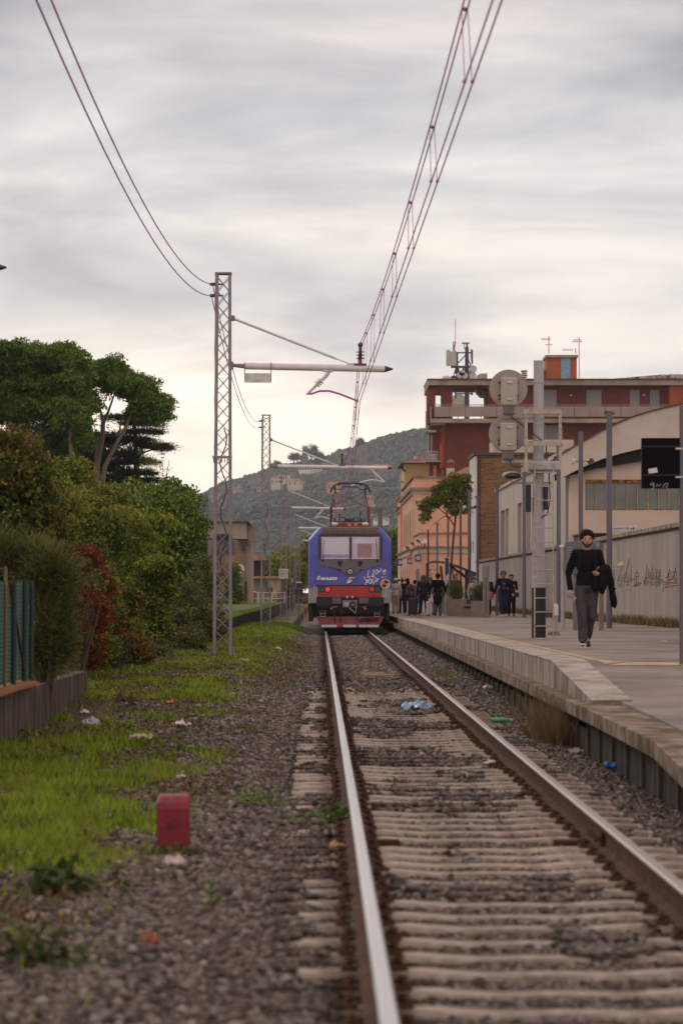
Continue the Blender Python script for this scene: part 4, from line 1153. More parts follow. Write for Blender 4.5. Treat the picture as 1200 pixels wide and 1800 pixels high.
for a, b, c, d in ((922.5, 932, 852, 900), (955, 962, 853, 896)):
    MB().box(wx(a, SY), wx(b, SY), SY - .12, SY + .1, wz(d, SY), wz(c, SY), .01).build('relay_box', M('blue_black_box', (.015, .014, .025), .5), sig)
fl = empty('floodlight', sp_(898, 836)); fl.parent = sig; fl.location = sp_(898, 836) - base_of(sig)
MB().ball(sp_(898, 836, -.1), (.17, .12, .075), 14, 8).build('floodlight_shell', galv, fl)
MB().ball(sp_(900, 837, -.16), (.15, .09, .06), 14, 8).build('floodlight_glass', M('smoked_glass', (.02, .02, .03), .15), fl)
m = MB(); m.box(wx(905, SY), wx(969, SY), SY - .06, SY + .0, wz(851, SY), wz(847, SY)); m.tube([sp_(898, 842), sp_(898, 849), sp_(906, 849)], .015, 6); m.build('floodlight_arm', lad_m, fl)

def post(px, Y, top, lbl, r=.062, base=None, cap=True, arm=False, mat=post_m):
    x = wx(px, Y); z = zp(Y)
    o = empty('platform_post', (x, Y, z), lbl, 'post', 'row of grey posts along the back of the platform')
    MB().cyl((x, Y, z - .02), (x, Y, wz(top, Y)), r, 14).build('shaft', mat, o)
    zt = wz(top, Y)
    if cap:
        m = MB(); m.cyl((x, Y, zt), (x, Y, zt + .02), r * 1.15, 14)
        m.box(x - .11, x + .11, Y - .05, Y + .05, zt - .07, zt - .045); m.ball((x - .10, Y, zt - .0), .04, 6, 4); m.ball((x + .10, Y, zt - .03), .035, 6, 4)
        m.build('top_bracket', mat, o)
    if arm:
        m = MB(); zz = zt - (.78 if Y < 100 else .8)
        m.tube([(x - .30, Y, zz), (x + .28, Y, zz)], .012, 6); m.build('lamp_arm', mat, o)
        MB().cyl((x - .28, Y - .03, zz), (x - .20, Y + .03, zz), .085, 14).build('lamp', offw, o)
        MB().cyl((x + .27, Y - .04, zz), (x + .25, Y + .04, zz), .085, 14).build('lamp', M('dark_lamp', (.07, .02, .03), .4), o)
    return o
post(1070, 72, 724, 'thick grey post standing just behind the man in the black sweater', .068)
post(1020, 81, 759, 'grey post with two round lamps, its foot hidden behind the man in the black sweater', cap=False, arm=True)
post(981, 88.7, 780, 'grey post just right of the signal ladder')
post(920.5, 108, 832, 'grey post just left of the signal ladder, beyond the floodlight', cap=False)
post(873, 121, 855, 'grey post beside the walking man in the dark blazer')
post(839, 137, 873, 'grey post in front of the brown brick building')
post(824.5, 147, 862, 'grey post with two small round lamps before the white building edge', .08, arm=True)
post(809, 155, 892, 'grey post with a bare top beside the brown tree trunk on its right')
post(787, 174, 908, 'grey post rising through the crown of the tree, behind the blue totem')
post(768, 191, 920, 'thin grey post behind the man in the long black coat')
post(752, 150, 931, 'near black thin post left of the arched shelter', .04, cap=False, mat=M('blackened_post', (.03, .02, .035), .5))
# near post with the black display seen from behind
Yp = 35.9
d = empty('display_post', (wx(1197.5, Yp), Yp, zp(Yp)), 'grey post at the right edge holding a black information display seen from behind', 'display post')
MB().cyl((wx(1197.5, Yp), Yp, zp(Yp)), (wx(1197.5, Yp), Yp, wz(713, Yp)), .031, 14).build('post_shaft', post_m, d)
bk = M('display_back_black', (.005, .0045, .006), .8, 0, .2, 3, spec=.08)
D2 = empty('display', (wx(1160, Yp), Yp, wz(815, Yp))); D2.parent = d; D2.location = Vector((wx(1160, Yp), Yp, wz(815, Yp))) - base_of(d)
MB().box(wx(1127, Yp), wx(1194, Yp), Yp - .02, Yp + .09, wz(858.5, Yp), wz(770, Yp), .006).build('display_case', bk, D2)
MB().box(wx(1193, Yp), wx(1216, Yp), Yp + .03, Yp + .09, wz(858.5, Yp), wz(770, Yp), .006).build('display_case', bk, D2)
m = MB()
for py in (785, 835): m.box(wx(1128, Yp), wx(1193, Yp), Yp - .026, Yp - .018, wz(py + .7, Yp), wz(py - .7, Yp))
m.build('stiffening_rib', M('rib_dark_green', (.02, .028, .026), .5), D2)
m = MB()
for py in (789, 839): m.cyl((wx(1186, Yp), Yp - .04, wz(py, Yp)), (wx(1198, Yp), Yp - .03, wz(py, Yp)), .011, 8)
m.build('clamp', offw, D2)
MB().prism([(wx(1139, Yp), wz(832.5, Yp)), (wx(1155, Yp), wz(830.5, Yp)), (wx(1153, Yp), wz(822, Yp)), (wx(1138, Yp), wz(824.5, Yp))], Yp - .024, Yp - .019).build('paper_sticker', M('sticker_white', (.62, .55, .60), .7), D2)
grs = [[(1146, 848), (1141, 852), (1146, 854), (1149, 850), (1146, 848), (1148, 856), (1144, 861)], [(1152, 856), (1154, 851), (1157, 856), (1160, 850)], [(1164, 857), (1165, 853), (1169, 850), (1173, 850), (1172, 854), (1168, 855), (1173, 859)]]
m = MB()
for pl in grs:
    m.tube([(wx(a, Yp), Yp - .024, wz(b, Yp)) for a, b in pl], .0045, 5)
m.build('scribble', M('chalk_grey', (.42, .40, .42), .8), D2)
# small bollard with a concrete foot
b_ = empty('bollard', (wx(975.5, 59.5), 59.5, zp(59.5)), 'small pale grey bollard on a concrete foot beside the signal ladder', 'bollard')
yb = 59.5
MB().box(wx(971.5, yb), wx(979.5, yb), yb - .05, yb + .05, zp(yb), wz(1064, yb), .01).build('bollard_post', M('bollard_blue_grey', (.33, .34, .40), .5), b_)
MB().prism([(wx(971, yb), wz(1082, yb)), (wx(980, yb), wz(1082, yb)), (wx(980, yb), wz(1064, yb)), (wx(978, yb), wz(1061, yb)), (wx(973, yb), wz(1061, yb)), (wx(971, yb), wz(1064, yb))], yb - .07, yb - .051).build('bollard_cap', M('bollard_white', (.62, .62, .66), .5), b_)
MB().prism([(wx(960, yb), zp(yb) - .01), (wx(984, yb), zp(yb) - .01), (wx(980, yb), zp(yb) + .07), (wx(964, yb), zp(yb) + .07)], yb - .16, yb + .14).build('concrete_foot', oldc, b_)
# notice board on two legs
yb = 68
nb = empty('notice_board', (wx(1030, yb), yb, zp(yb)), 'grey station notice board on two legs behind the man in the black sweater', 'notice board')
for px, t in ((1010, 958), (1056, 955)):
    MB().box(wx(px - 3.8, yb), wx(px + 3.8, yb), yb - .05, yb + .05, zp(yb), wz(t, yb)).build('leg', M('board_leg_brown', (.20, .155, .14), .7), nb)
MB().box(wx(992, yb), wx(1054, yb), yb - .10, yb - .052, wz(1010, yb), wz(952, yb), .01).build('panel', M('board_grey', (.13, .125, .14), .5), nb)
m = MB()
for k in range(7): m.box(wx(995.5, yb), wx(1004, yb), yb - .104, yb - .1, wz(963.5 + k * 4.3, yb), wz(962 + k * 4.3, yb))
m.tube([(wx(a, yb), yb - .104, wz(b, yb)) for a, b in ((1005, 968), (1007, 961), (1009, 966), (1012, 958), (1014, 965), (1017, 957))], .008, 5)
m.build('printed_lines', M('board_print', (.34, .33, .30), .7), nb)
MB().box(wx(1045, yb), wx(1052, yb), yb - .106, yb - .1, wz(962, yb), wz(953, yb)).build('blue_notice', M('notice_blue', (.20, .24, .48), .6), nb)
MB().cyl((wx(988, yb), yb, zp(yb)), (wx(988, yb), yb, wz(962, yb)), .045, 10).build('side_tube', galv, nb)
MB().ball((wx(987.5, yb), yb, wz(961, yb)), (.07, .06, .05)).build('tube_cap', offw, nb)

# planters, bench, tall slab, totem, shelter near the waiting crowd
pc_ = M('planter_concrete', (.27, .235, .20), .9, 0, .15, 4, .3, 30)
herb = leafM('planter_herb', [(.05, .07, .02), (.11, .14, .035), (.17, .16, .06)], 3, .35)
def planter(a, b, t, Y, lbl, hp=0, hx=(0, 0)):
    z = zp(Y)
    o = empty('planter', (wx((a + b) / 2, Y), Y, z), lbl, 'planter', 'concrete planters on the platform')
    x0, x1, zt = wx(a, Y), wx(b, Y), wz(t, Y)
    m = MB(); m.box(x0, x1, Y, Y + .9, z - .01, zt - .10, .01)
    m.box(x0, x1, Y, Y + .05, zt - .098, zt); m.box(x0, x1, Y + .85, Y + .9, zt - .098, zt); m.box(x0, x0 + .05, Y + .052, Y + .848, zt - .098, zt); m.box(x1 - .05, x1, Y + .052, Y + .848, zt - .098, zt)
    m.build('tub', pc_, o)
    if hp:
        foliage('shrub', herb, o, [((x0 + x1) / 2, Y + .4, zt + hp * .4, (x1 - x0) * .48, .4, hp * .55)], 60, 60, .09, .07, .022, .2, 1.2, align=True, zmin=zt - .06)
    return o
planter(785, 820, 1053, 118, 'concrete planter with a feathery shrub, left of the low bench', .75)
planter(829, 855, 1056, 112, 'concrete planter with a low herb shrub, right of the low bench', .62)
planter(778, 788, 1048, 131, 'far small concrete planter behind the man in the black coat', .3)
be = empty('bench', (wx(820, 114), 114, zp(114)), 'low concrete slab bench between the two planters', 'bench')
box('seat', pc_, be, wx(811.5, 114), wx(829, 114), 114, 114.6, wz(1066, 114), wz(1062, 114))
box('seat_block', pc_, be, wx(813, 114), wx(828, 114), 114.08, 114.5, zp(114), wz(1069, 114))
box('gap_block', black, be, wx(816, 114), wx(826, 114), 114.12, 114.45, wz(1069, 114) + .002, wz(1066, 114) - .002)
sl = empty('ticket_pillar', (wx(853.5, 110), 110, zp(110)), 'tall narrow concrete pillar with a blue grey panel beside the planter', 'pillar')
MB().box(wx(848.5, 110), wx(859.5, 110), 110, 110.3, zp(110), wz(994, 110), .008).build('pillar_body', M('pillar_concrete', (.24, .20, .185), .8, 0, .1, 4), sl)
box('blue_panel', M('pillar_blue', (.22, .22, .32), .5), sl, wx(849.5, 110), wx(855.5, 110), 109.985, 110.0, wz(1015, 110), wz(996, 110))
box('slot', black, sl, wx(853.2, 110), wx(854.0, 110), 109.99, 110.0, wz(1078, 110), wz(1016, 110))
yt = 125
to = empty('totem_sign', (wx(785, yt), yt, zp(yt)), 'tall dark blue and white totem sign among the waiting people', 'totem sign')
MB().box(wx(781.3, yt), wx(789.3, yt), yt, yt + .15, zp(yt), wz(979.5, yt), .01).build('totem_frame', M('totem_grey', (.42, .40, .43), .5), to)
box('blue_field', M('totem_navy', (.02, .02, .09), .4), to, wx(782.2, yt), wx(788, yt), yt - .012, yt + .002, wz(1035, yt), wz(981, yt))
MB().prism([(wx(782.2, yt), wz(1031, yt)), (wx(788, yt), wz(1020, yt)), (wx(788, yt), wz(1007, yt)), (wx(782.2, yt), wz(1014, yt))], yt - .018, yt - .0125).build('white_band', offw, to)
MB().box(wx(784, yt), wx(785.5, yt), yt - .022, yt - .0185, wz(1022, yt), wz(1019.5, yt)).build('small_mark', black, to)
# arched shelter
ys_ = 146
shl = empty('arched_shelter', (wx(795, ys_), ys_, zp(ys_)), 'dark arched shelter roof on struts before the pink station', 'shelter')
arc = [(752, 987.5), (765, 985.8), (780, 987), (795, 991), (810, 996), (825, 1002), (837, 1006.5)]
vs = []
for a, b in arc: vs += [(wx(a, ys_), ys_, wz(b, ys_)), (wx(a, ys_), ys_ + 2.4, wz(b, ys_)), (wx(a, ys_), ys_ + 2.4, wz(b + 2.6, ys_)), (wx(a, ys_), ys_, wz(b + 2.6, ys_))]
fs = [(i * 4 + j, i * 4 + 4 + j, i * 4 + 4 + (j + 1) % 4, i * 4 + (j + 1) % 4) for i in range(len(arc) - 1) for j in range(4)] + [(0, 1, 2, 3), (27, 26, 25, 24)]
shm = M('shelter_steel', (.045, .035, .06), .5, .1, .2, 5)
MB().add(vs, fs).build('roof', shm, shl)
MB().prism([(wx(a, ys_), wz(b, ys_)) for a, b in ((823, 1004), (837.5, 1008.5), (826, 1030), (823.5, 1030))], ys_ + .1, ys_ + 2.3).build('end_panel', M('shelter_panel', (.10, .10, .12), .4), shl)
m = MB()
for yy_ in (ys_ + .3, ys_ + 2.1):
    m.tube([(wx(a, ys_), yy_, wz(b, ys_)) for a, b in ((789, 991), (800, 1000), (812, 1008), (822, 1016))], .045, 6)
    m.tube([(wx(822, ys_), yy_, zp(ys_)), (wx(822, ys_), yy_, wz(1003, ys_))], .05, 8)
    m.tube([(wx(752.5, ys_), yy_, zp(ys_)), (wx(752.5, ys_), yy_, wz(989, ys_))], .045, 8)
m.build('strut', shm, shl)
# blue hanging signs on the station
sgb = M('sign_blue', (.05, .045, .20), .5)
for (a, b, c, d_, Y, lb, ic) in ((699.5, 706.5, 982, 995, 232, 'blue square clock sign hanging from the station, leftmost and nearest the locomotive', 0), (715, 725, 981, 991.5, 233, 'blue square platform sign hanging between two others on the station', 1), (729, 739.5, 975.5, 986.5, 229, 'blue square sign with white ring, highest and rightmost of the three', 2)):
    o = empty('hanging_sign', (wx((a + b) / 2, Y), Y - .3, wz(c, Y)), lb, 'sign', 'blue signs hanging on the station')
    x0, x1 = wx(a, Y), wx(b, Y)
    MB().box(x0 - (.25 if ic == 0 else 0), x1, Y - .4, Y - .3, wz(d_, Y), wz(c, Y), .01).build('panel', sgb, o)
    cx_, cz_ = (x0 + x1) / 2, (wz(c, Y) + wz(d_, Y)) / 2
    m = MB(); m.cyl((cx_, Y - .42, cz_), (cx_, Y - .4, cz_), .145, 20); m.build('white_disc', offw, o)
    m = MB()
    if ic == 0: m.tube([(cx_ - .07, Y - .43, cz_ - .05), (cx_, Y - .43, cz_), (cx_ + .06, Y - .43, cz_ + .08)], .014, 5)
    elif ic == 1: m.tube([(cx_ + .03, Y - .43, cz_ + .07), (cx_ - .06, Y - .43, cz_ + .02), (cx_ + .02, Y - .43, cz_ - .02), (cx_ - .05, Y - .43, cz_ - .08)], .016, 5)
    else:
        m.tube([(cx_ + .05 * math.cos(t), Y - .43, cz_ + .08 * math.sin(t)) for t in np.linspace(0, 2 * PI, 13)], .014, 5)
    m.build('symbol', sgb, o)
    MB().tube([(cx_, Y - .35, wz(c, Y)), (cx_, Y - .35, wz(c, Y) + .9), (cx_ + .3, Y + .3, wz(c, Y) + .95)], .02, 5).build('hanger', post_m, o)

# ------------------------------------------------------------------ boundary wall
wallm = M('stained_wall_concrete', (.36, .32, .285), .92, 0, .10, 1.1, .35, 18, col2=(.27, .235, .205), fac=(.35, .6), stretch=(1, 1, .18))
capm = M('mossy_wall_cap', (.34, .29, .245), .95, 0, .25, 6, .5, 30, col2=(.13, .10, .07), fac=(.38, .56), stretch=(1, 1, .4))
wa = empty('boundary_wall', (8.75, 100, .4), 'long stained concrete wall behind the platform with faded black and red graffiti', 'wall')
y = 44.0; k = 0
while y < 166:
    y1 = y + 4
    MB().box(8.6, 8.85, y, y1 - .012, -.1, 2.92).build('wall_panel', wallm, wa); y = y1
MB().box(8.52, 8.93, 44, 168, 2.922, 3.04, .01).build('wall_cap', capm, wa)
MB().box(8.585, 8.6, 44, 168, 2.86, 2.921).build('cap_shade_strip', M('cap_shade_dark', (.10, .08, .065), .95), wa)  # dark strip under the overhang, painted as the cap's shade
gb = M('faded_black_spray', (.20, .165, .15), .9, 0, .3, 20); gr = M('faded_red_spray', (.38, .20, .16), .9, 0, .3, 20)
def wallpt(px, py):
    Y = 8.59 * F / (px - 561); return Vector((8.593, Y, wz(py, Y)))
bl = []
def spike(px, w_, y0, ytop):
    r_ = random.uniform; o = [[(px - w_, y0), (px - w_ * .5, (y0 + ytop) / 2 + r_(-2, 4)), (px + r_(-1, 1), ytop)]]
    if r_(0, 1) < .6: o.append([(px, ytop + r_(2, 6)), (px + w_ * .3, ytop + 12), (px + w_ * r_(.0, .5), y0 + r_(-4, 6))])
    for k in range(5):
        yy = y0 + 8 - k * 5 + r_(-1, 1); a = px - w_ * r_(.4, 1.1); o.append([(a, yy), (a + w_ * r_(.3, .8), yy + r_(-1.5, 1.5)), (a + w_ * r_(.7, 1.5), yy + r_(-1, 1))])
    o.append([(px - w_ * .3, y0 + 12), (px - w_ * .25, y0 - 8)])
    return o
for a in ((1079, 4, 1015, 994), (1092, 8, 1022, 995), (1105, 9, 1020, 982), (1119, 7, 1020, 1000), (1137, 5, 1018, 992), (1145, 6, 1020, 995), (1154, 5, 1020, 1000), (1160, 5, 1018, 1001), (1176, 6, 1016, 1000), (1186, 6, 1018, 998)): bl += spike(*a)
bl += [[(1090, 1021), (1110, 1021)], [(1090, 1016), (1108, 1015)], [(1113, 1026), (1125, 1025)], [(1112, 1031), (1124, 1028)], [(1099, 1036), (1108, 1037)], [(1164, 1027), (1175, 1026)], [(1165, 1034), (1173, 1031)], [(1085, 1040), (1086, 1050)], [(1128, 1014), (1134, 1020), (1130, 1030)]]
m = MB()
for pl in bl:
    p, q = wallpt(*pl[0]), wallpt(*pl[-1]); pts = [wallpt(*v) for v in pl]
    m.tube(pts, random.uniform(.004, .009), 4)
m.build('black_graffiti', gb, wa)
rl_ = [[(1112, 1028), (1126, 1024)], [(1128, 1020), (1148, 1022)], [(1130, 1028), (1136, 1012), (1140, 1026)], [(1140, 1022), (1155, 1023)], [(1144, 1024), (1146, 1010)], [(1155, 1022), (1163, 1018), (1165, 1040)], [(1163, 1022), (1190, 1024)], [(1168, 1030), (1192, 1028)], [(1178, 1024), (1180, 1034)], [(1185, 1022), (1190, 1038)], [(1172, 1018), (1190, 1016)], [(1096, 1023), (1104, 1022)]]
m = MB()
for pl in rl_: m.tube([wallpt(*v) for v in pl], .014, 4)
m.build('red_graffiti', gr, wa)
def wallpatch(pts, mat, nm):
    m = MB(); v = [wallpt(*p) for p in pts]; n = len(v)
    m.add([p + Vector((-.002, 0, 0)) for p in v] + [p + Vector((.006, 0, 0)) for p in v], [tuple(range(n)), tuple(range(2 * n - 1, n - 1, -1))] + [(i, i + n, (i + 1) % n + n, (i + 1) % n) for i in range(n)])
    m.build(nm, mat, wa)
wallpatch([(1086, 989), (1095, 987), (1094, 994), (1083, 995)], M('cream_patch', (.60, .47, .30), .9), 'paint_patch')

# ------------------------------------------------------------------ vaulted hall behind the wall
peach = M('peach_render', (.62, .475, .385), .9, 0, .08, .5, .15, 10, col2=(.53, .395, .315), fac=(.25, .5))
cremec = M('cream_concrete_fascia', (.56, .475, .405), .9, 0, .10, .5, .3, 6, col2=(.40, .33, .28), fac=(.3, .5))
palew = M('pale_side_wall', (.50, .455, .41), .9, 0, .1, .6, .2, 8, col2=(.38, .335, .30), fac=(.3, .48), stretch=(1, 1, .3))
YH = 110.0
h = empty('vaulted_hall', (14, YH + 10, -.2), 'peach industrial hall with a cream arched roof edge and a ribbon of grimy windows', 'hall')
def H(px, py, Y=YH): return (wx(px, Y), wz(py, Y))
xl, xr = wx(1000, YH), wx(1420, YH)
# front wall around the window ribbon
zw0, zw1 = wz(897, YH), wz(843, YH); xw0 = wx(1028, YH)
MB().prism([(xl, -.3), (xr, -.3), (xr, zw0), (xl, zw0)], YH, YH + .4).build('front_wall', peach, h)
MB().prism([(xl, zw0), (xw0, zw0), (xw0, zw1), (xl, zw1)], YH, YH + .4).build('front_wall', peach, h)
MB().prism([(xl, zw1), (xr, zw1), (xr, wz(716, YH)), H(1200, 735), H(1100, 770), H(1030, 800), H(988, 818), (xl, wz(840, YH))], YH + .002, YH + .4).build('front_wall', peach, h)
wf = empty('window_ribbon', (xw0, YH, zw0)); wf.parent = h; wf.location = Vector((xw0, YH, zw0)) - base_of(h)
gm_ = M('grimy_window_glass', (.10, .115, .105), .25, 0, .35, .9, col2=(.16, .165, .15), spec=.6)
rusty = M('rusty_frame', (.30, .155, .06), .8, 0, .4, 8, .3, col2=(.14, .035, .02), fac=(.40, .55))
y_frame = M('yellowed_mullion', (.42, .29, .16), .8, 0, .3, 8)
px = 1028.5; k = 0
while px < 1240:
    MB().box(wx(px + 1, YH), wx(px + 17.4, YH), YH + .12, YH + .15, zw0 + .03, zw1 - .12).build('glass_pane', gm_, wf)
    MB().box(wx(px + 17.4, YH), wx(px + 19.0, YH), YH + .06, YH + .16, zw0 + .03, zw1 - .12).build('mullion', y_frame, wf)
    px += 18.3; k += 1
MB().box(xw0, wx(1250, YH), YH + .02, YH + .2, zw1 - .12, zw1 - .002).build('lintel_rail', rusty, wf)
MB().box(xw0, wx(1250, YH), YH + .02, YH + .2, zw0 + .002, zw0 + .03).build('sill_rail', rusty, wf)
box('back_wall', M('dark_interior', (.05, .045, .04), .9), h, xl + .3, xr - .3, YH + 2.5, YH + 2.7, .2, zw1 + .3)
# the arch: deep fascia with an open dark soffit slit below
top = [(984, 800), (1000, 791), (1030, 774), (1060, 757), (1090, 742), (1120, 731), (1150, 722), (1180, 715), (1210, 709), (1260, 702), (1330, 697), (1420, 695)]
bot = [(984, 842), (1000, 833), (1030, 818), (1060, 806), (1090, 797), (1120, 790), (1150, 783), (1180, 777), (1210, 772), (1260, 766), (1330, 762), (1420, 761)]
fyx = YH - .7
kk = fyx / YH
def Hf(p): return (wx(p[0], fyx), wz(p[1], fyx))
poly = [Hf(p) for p in top] + [Hf(p) for p in reversed(bot)]
vs = [(a, fyx, b) for a, b in poly] + [(a, fyx + .5, b) for a, b in poly]
n = len(top); N2 = len(poly)
fs = []
for i in range(n - 1):
    a, b_i, c, d_ = i, i + 1, N2 - 2 - i, N2 - 1 - i
    fs += [(a, b_i, c, d_), (d_ + N2, c + N2, b_i + N2, a + N2)]
fs += [(i, i + N2, (i + 1) % N2 + N2, (i + 1) % N2) for i in range(N2)]
MB().add(vs, fs).build('arched_fascia', cremec, h)
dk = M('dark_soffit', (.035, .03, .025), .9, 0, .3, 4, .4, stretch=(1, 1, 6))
vs = []; fs = []
for i, (a, b) in enumerate(zip(bot, top)):
    p = Hf(a); vs += [(p[0], fyx + .5, p[1] + .02), (p[0], YH + 2, p[1] + .02), (p[0], YH + 2, p[1] + .25), (p[0], fyx + .5, p[1] + .25)]
for i in range(n - 1):
    fs += [(i * 4 + j, i * 4 + (j + 1) % 4, i * 4 + 4 + (j + 1) % 4, i * 4 + 4 + j) for j in range(4)]
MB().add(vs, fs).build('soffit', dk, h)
m = MB(); vs = []; 
for a in top:
    p = Hf(a); vs += [(p[0], fyx - .05, p[1] + .06), (p[0], YH + 2.4, p[1] + .06), (p[0], YH + 2.4, p[1] + .003), (p[0], fyx - .05, p[1] + .003)]
MB().add(vs, fs).build('roof', M('red_brown_flashing', (.10, .045, .045), .7), h)
# solid wedge below the fascia, coloured dark for the shade in an open slot
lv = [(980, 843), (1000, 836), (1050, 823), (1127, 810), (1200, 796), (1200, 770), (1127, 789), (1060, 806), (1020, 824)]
MB().prism([(wx(a, YH - .3), wz(b, YH - .3)) for a, b in lv], YH - .3, YH - .05).build('louvre_shade_wedge', dk, h)
# side wall facing the tracks with tall slots
sd_ = empty('side_building', (9.5, 130, 0), 'pale low building with tall narrow windows in its side, behind the wall', 'building')
xs_ = 9.0
ya, yb_ = 112.5, 156.0
def yat(px): return xs_ * F / (px - 561)
wins = [(879.6, 886.3, 881, 981), (887.2, 893, 880, 981), (908.5, 916, 873, 978), (924, 932, 868, 975), (934, 942, 864, 972)]
segs = sorted([(yat(b), yat(a), c, d_) for a, b, c, d_ in wins])
z_top = 6.42
cur = ya
for (y0_, y1_, c, d_) in segs:
    zl, zt_ = wz(d_, y0_), wz(c, y0_)
    MB().box(xs_, xs_ + .35, cur, y0_, -.3, z_top).build('wall', palew, sd_)
    MB().box(xs_, xs_ + .35, y0_, y1_, -.3, 2.3).build('wall', palew, sd_)
    MB().box(xs_, xs_ + .35, y0_, y1_, 5.35, z_top).build('wall', palew, sd_)
    MB().box(xs_ + .16, xs_ + .2, y0_, y1_, 2.3, 5.35).build('window', M('curtained_window', (.35, .255, .215), .5, 0, .1, 3), sd_)
    cur = y1_
MB().box(xs_, xs_ + .35, cur, yb_, -.3, z_top).build('wall', palew, sd_)
MB().box(xs_ + .35, xs_ + 9, yb_ - .4, yb_, -.3, z_top).build('wall', palew, sd_)
MB().box(xs_ + .352, xs_ + 9, ya, ya + .4, -.3, z_top).build('wall', peach, sd_)
MB().box(xs_ - .1, xs_ + 9, ya - .1, yb_ + .1, z_top, z_top + .12).build('roof', cremec, sd_)
m = MB()
for k in range(9):
    yy_ = ya + 16 + k * 3.0
    m.tube([(xs_ + .5, yy_, z_top + .1), (xs_ + 1.0, yy_, z_top + .75), (xs_ + 2.4, yy_, z_top + 1.25), (xs_ + 4.5, yy_, z_top + 1.4)], .05, 5)
for q in ((1.0, .75), (2.4, 1.25), (4.5, 1.4)): m.tube([(xs_ + q[0], ya + 16, z_top + q[1]), (xs_ + q[0], ya + 40, z_top + q[1])], .05, 5)
m.build('skylight_frame', M('skylight_grey', (.14, .13, .14), .6), sd_)
MB().add([(xs_ + 1.02, ya + 16, z_top + .73), (xs_ + 4.5, ya + 16, z_top + 1.37), (xs_ + 4.5, ya + 40, z_top + 1.37), (xs_ + 1.02, ya + 40, z_top + .73), (xs_ + 1.02, ya + 16, z_top + .12), (xs_ + 4.5, ya + 16, z_top + .12), (xs_ + 4.5, ya + 40, z_top + .12), (xs_ + 1.02, ya + 40, z_top + .12)],
         [(0, 1, 2, 3), (4, 7, 6, 5), (0, 4, 5, 1), (1, 5, 6, 2), (2, 6, 7, 3), (3, 7, 4, 0)]).build('skylight', M('skylight_glass', (.16, .16, .18), .3), sd_)
# low dark-roofed annexe and direction sign
an = empty('brick_annexe', (wx(1020, 108), 108, 0), 'low brick annexe with a dark tin roof just over the wall', 'annexe')
box('wall', M('rough_brown_masonry', (.20, .12, .075), .95, 0, .4, 9, .6, col2=(.09, .05, .035)), an, 9.05, wx(1070, 106), 106, 109.5, -.2, wz(940, 106))
box('roof', black, an, 9.0, wx(1074, 106), 105.8, 109.6, wz(940, 106) + .002, wz(937, 106))
sg_ = empty('direction_sign', (wx(1092, 107), 107, wz(930, 107)), 'white direction sign with blue lettering and an arrow on the peach hall', 'sign')
MB().box(wx(1070, 107), wx(1116, 107), 107, 107.06, wz(933, 107), wz(925, 107), .005).build('panel', M('sign_pale_blue', (.52, .54, .62), .6), sg_)
text('lettering', 'stationfo 150', .105, M('sign_ink', (.05, .05, .12), .6), sg_, (wx(1089, 107), 106.995, wz(929, 107)), sx=1.1)
MB().tube([(wx(1106, 107), 106.99, wz(929, 107)), (wx(1114, 107), 106.99, wz(929, 107))], .012, 5).tube([(wx(1111, 107), 106.99, wz(926.5, 107)), (wx(1114, 107), 106.99, wz(929, 107)), (wx(1111, 107), 106.99, wz(931.5, 107))], .012, 5).build('arrow', bpy.data.materials['sign_ink'], sg_)
MB().tube([(wx(1093, 107), 107.06, wz(929, 107)), (wx(1093, 107), YH, wz(929, 107))], .02, 5).build('bracket', post_m, sg_)

# ------------------------------------------------------------------ brown brick building with white edge
def brickmat(name, c1, c2, mortar, bw=.25, bh=.07, rough=.9, off=0.5, bias=0.0):
    m = bpy.data.materials.new(name); MATS[name] = m; m.use_nodes = True
    t = m.node_tree; b = t.nodes['Principled BSDF']; b.inputs['Roughness'].default_value = rough
    g = t.nodes.new('ShaderNodeTexCoord'); s1 = t.nodes.new('ShaderNodeSeparateXYZ'); cb = t.nodes.new('ShaderNodeCombineXYZ')
    t.links.new(g.outputs['Object'], s1.inputs[0])
    a = t.nodes.new('ShaderNodeMath'); a.operation = 'ADD'; t.links.new(s1.outputs[0], a.inputs[0]); t.links.new(s1.outputs[1], a.inputs[1])
    t.links.new(a.outputs[0], cb.inputs[0]); t.links.new(s1.outputs[2], cb.inputs[1])
    br = t.nodes.new('ShaderNodeTexBrick'); br.offset = off
    br.inputs['Color1'].default_value = (*c1, 1); br.inputs['Color2'].default_value = (*c2, 1); br.inputs['Mortar'].default_value = (*mortar, 1)
    br.inputs['Scale'].default_value = 1; br.inputs['Brick Width'].default_value = bw; br.inputs['Row Height'].default_value = bh; br.inputs['Mortar Size'].default_value = bh * .12; br.inputs['Bias'].default_value = bias
    t.links.new(cb.outputs[0], br.inputs['Vector'])
    n = t.nodes.new('ShaderNodeTexNoise'); n.inputs['Scale'].default_value = .35; n.inputs['Detail'].default_value = 6; t.links.new(g.outputs['Object'], n.inputs['Vector'])
    r = ramp(t, [(.3, (.72, .70, .70)), (.65, (1.08, 1.06, 1.05))]); t.links.new(n.outputs[0], r.inputs[0])
    x = t.nodes.new('ShaderNodeMix'); x.data_type = 'RGBA'; x.blend_type = 'MULTIPLY'; x.inputs[0].default_value = 1
    t.links.new(br.outputs[0], x.inputs[6]); t.links.new(r.outputs[0], x.inputs[7]); t.links.new(x.outputs[2], b.inputs['Base Color'])
    return m
brown_br = brickmat('brown_rubble_brick', (.25, .125, .045), (.10, .05, .022), (.26, .16, .09), .34, .11, bias=-.1)
YB = 170.0
bb = empty('brick_building', (wx(838, YB), YB, -.2), 'brown brick building with a white plastered side and flat roof', 'building')
x0, x1 = wx(838, YB), wx(1010, YB); zt = wz(800, YB)
MB().box(x0, x1, YB, YB + 6, -.3, zt).build('wall', brown_br, bb)
wpl = M('white_plaster', (.60, .58, .58), .8, 0, .08, 2)
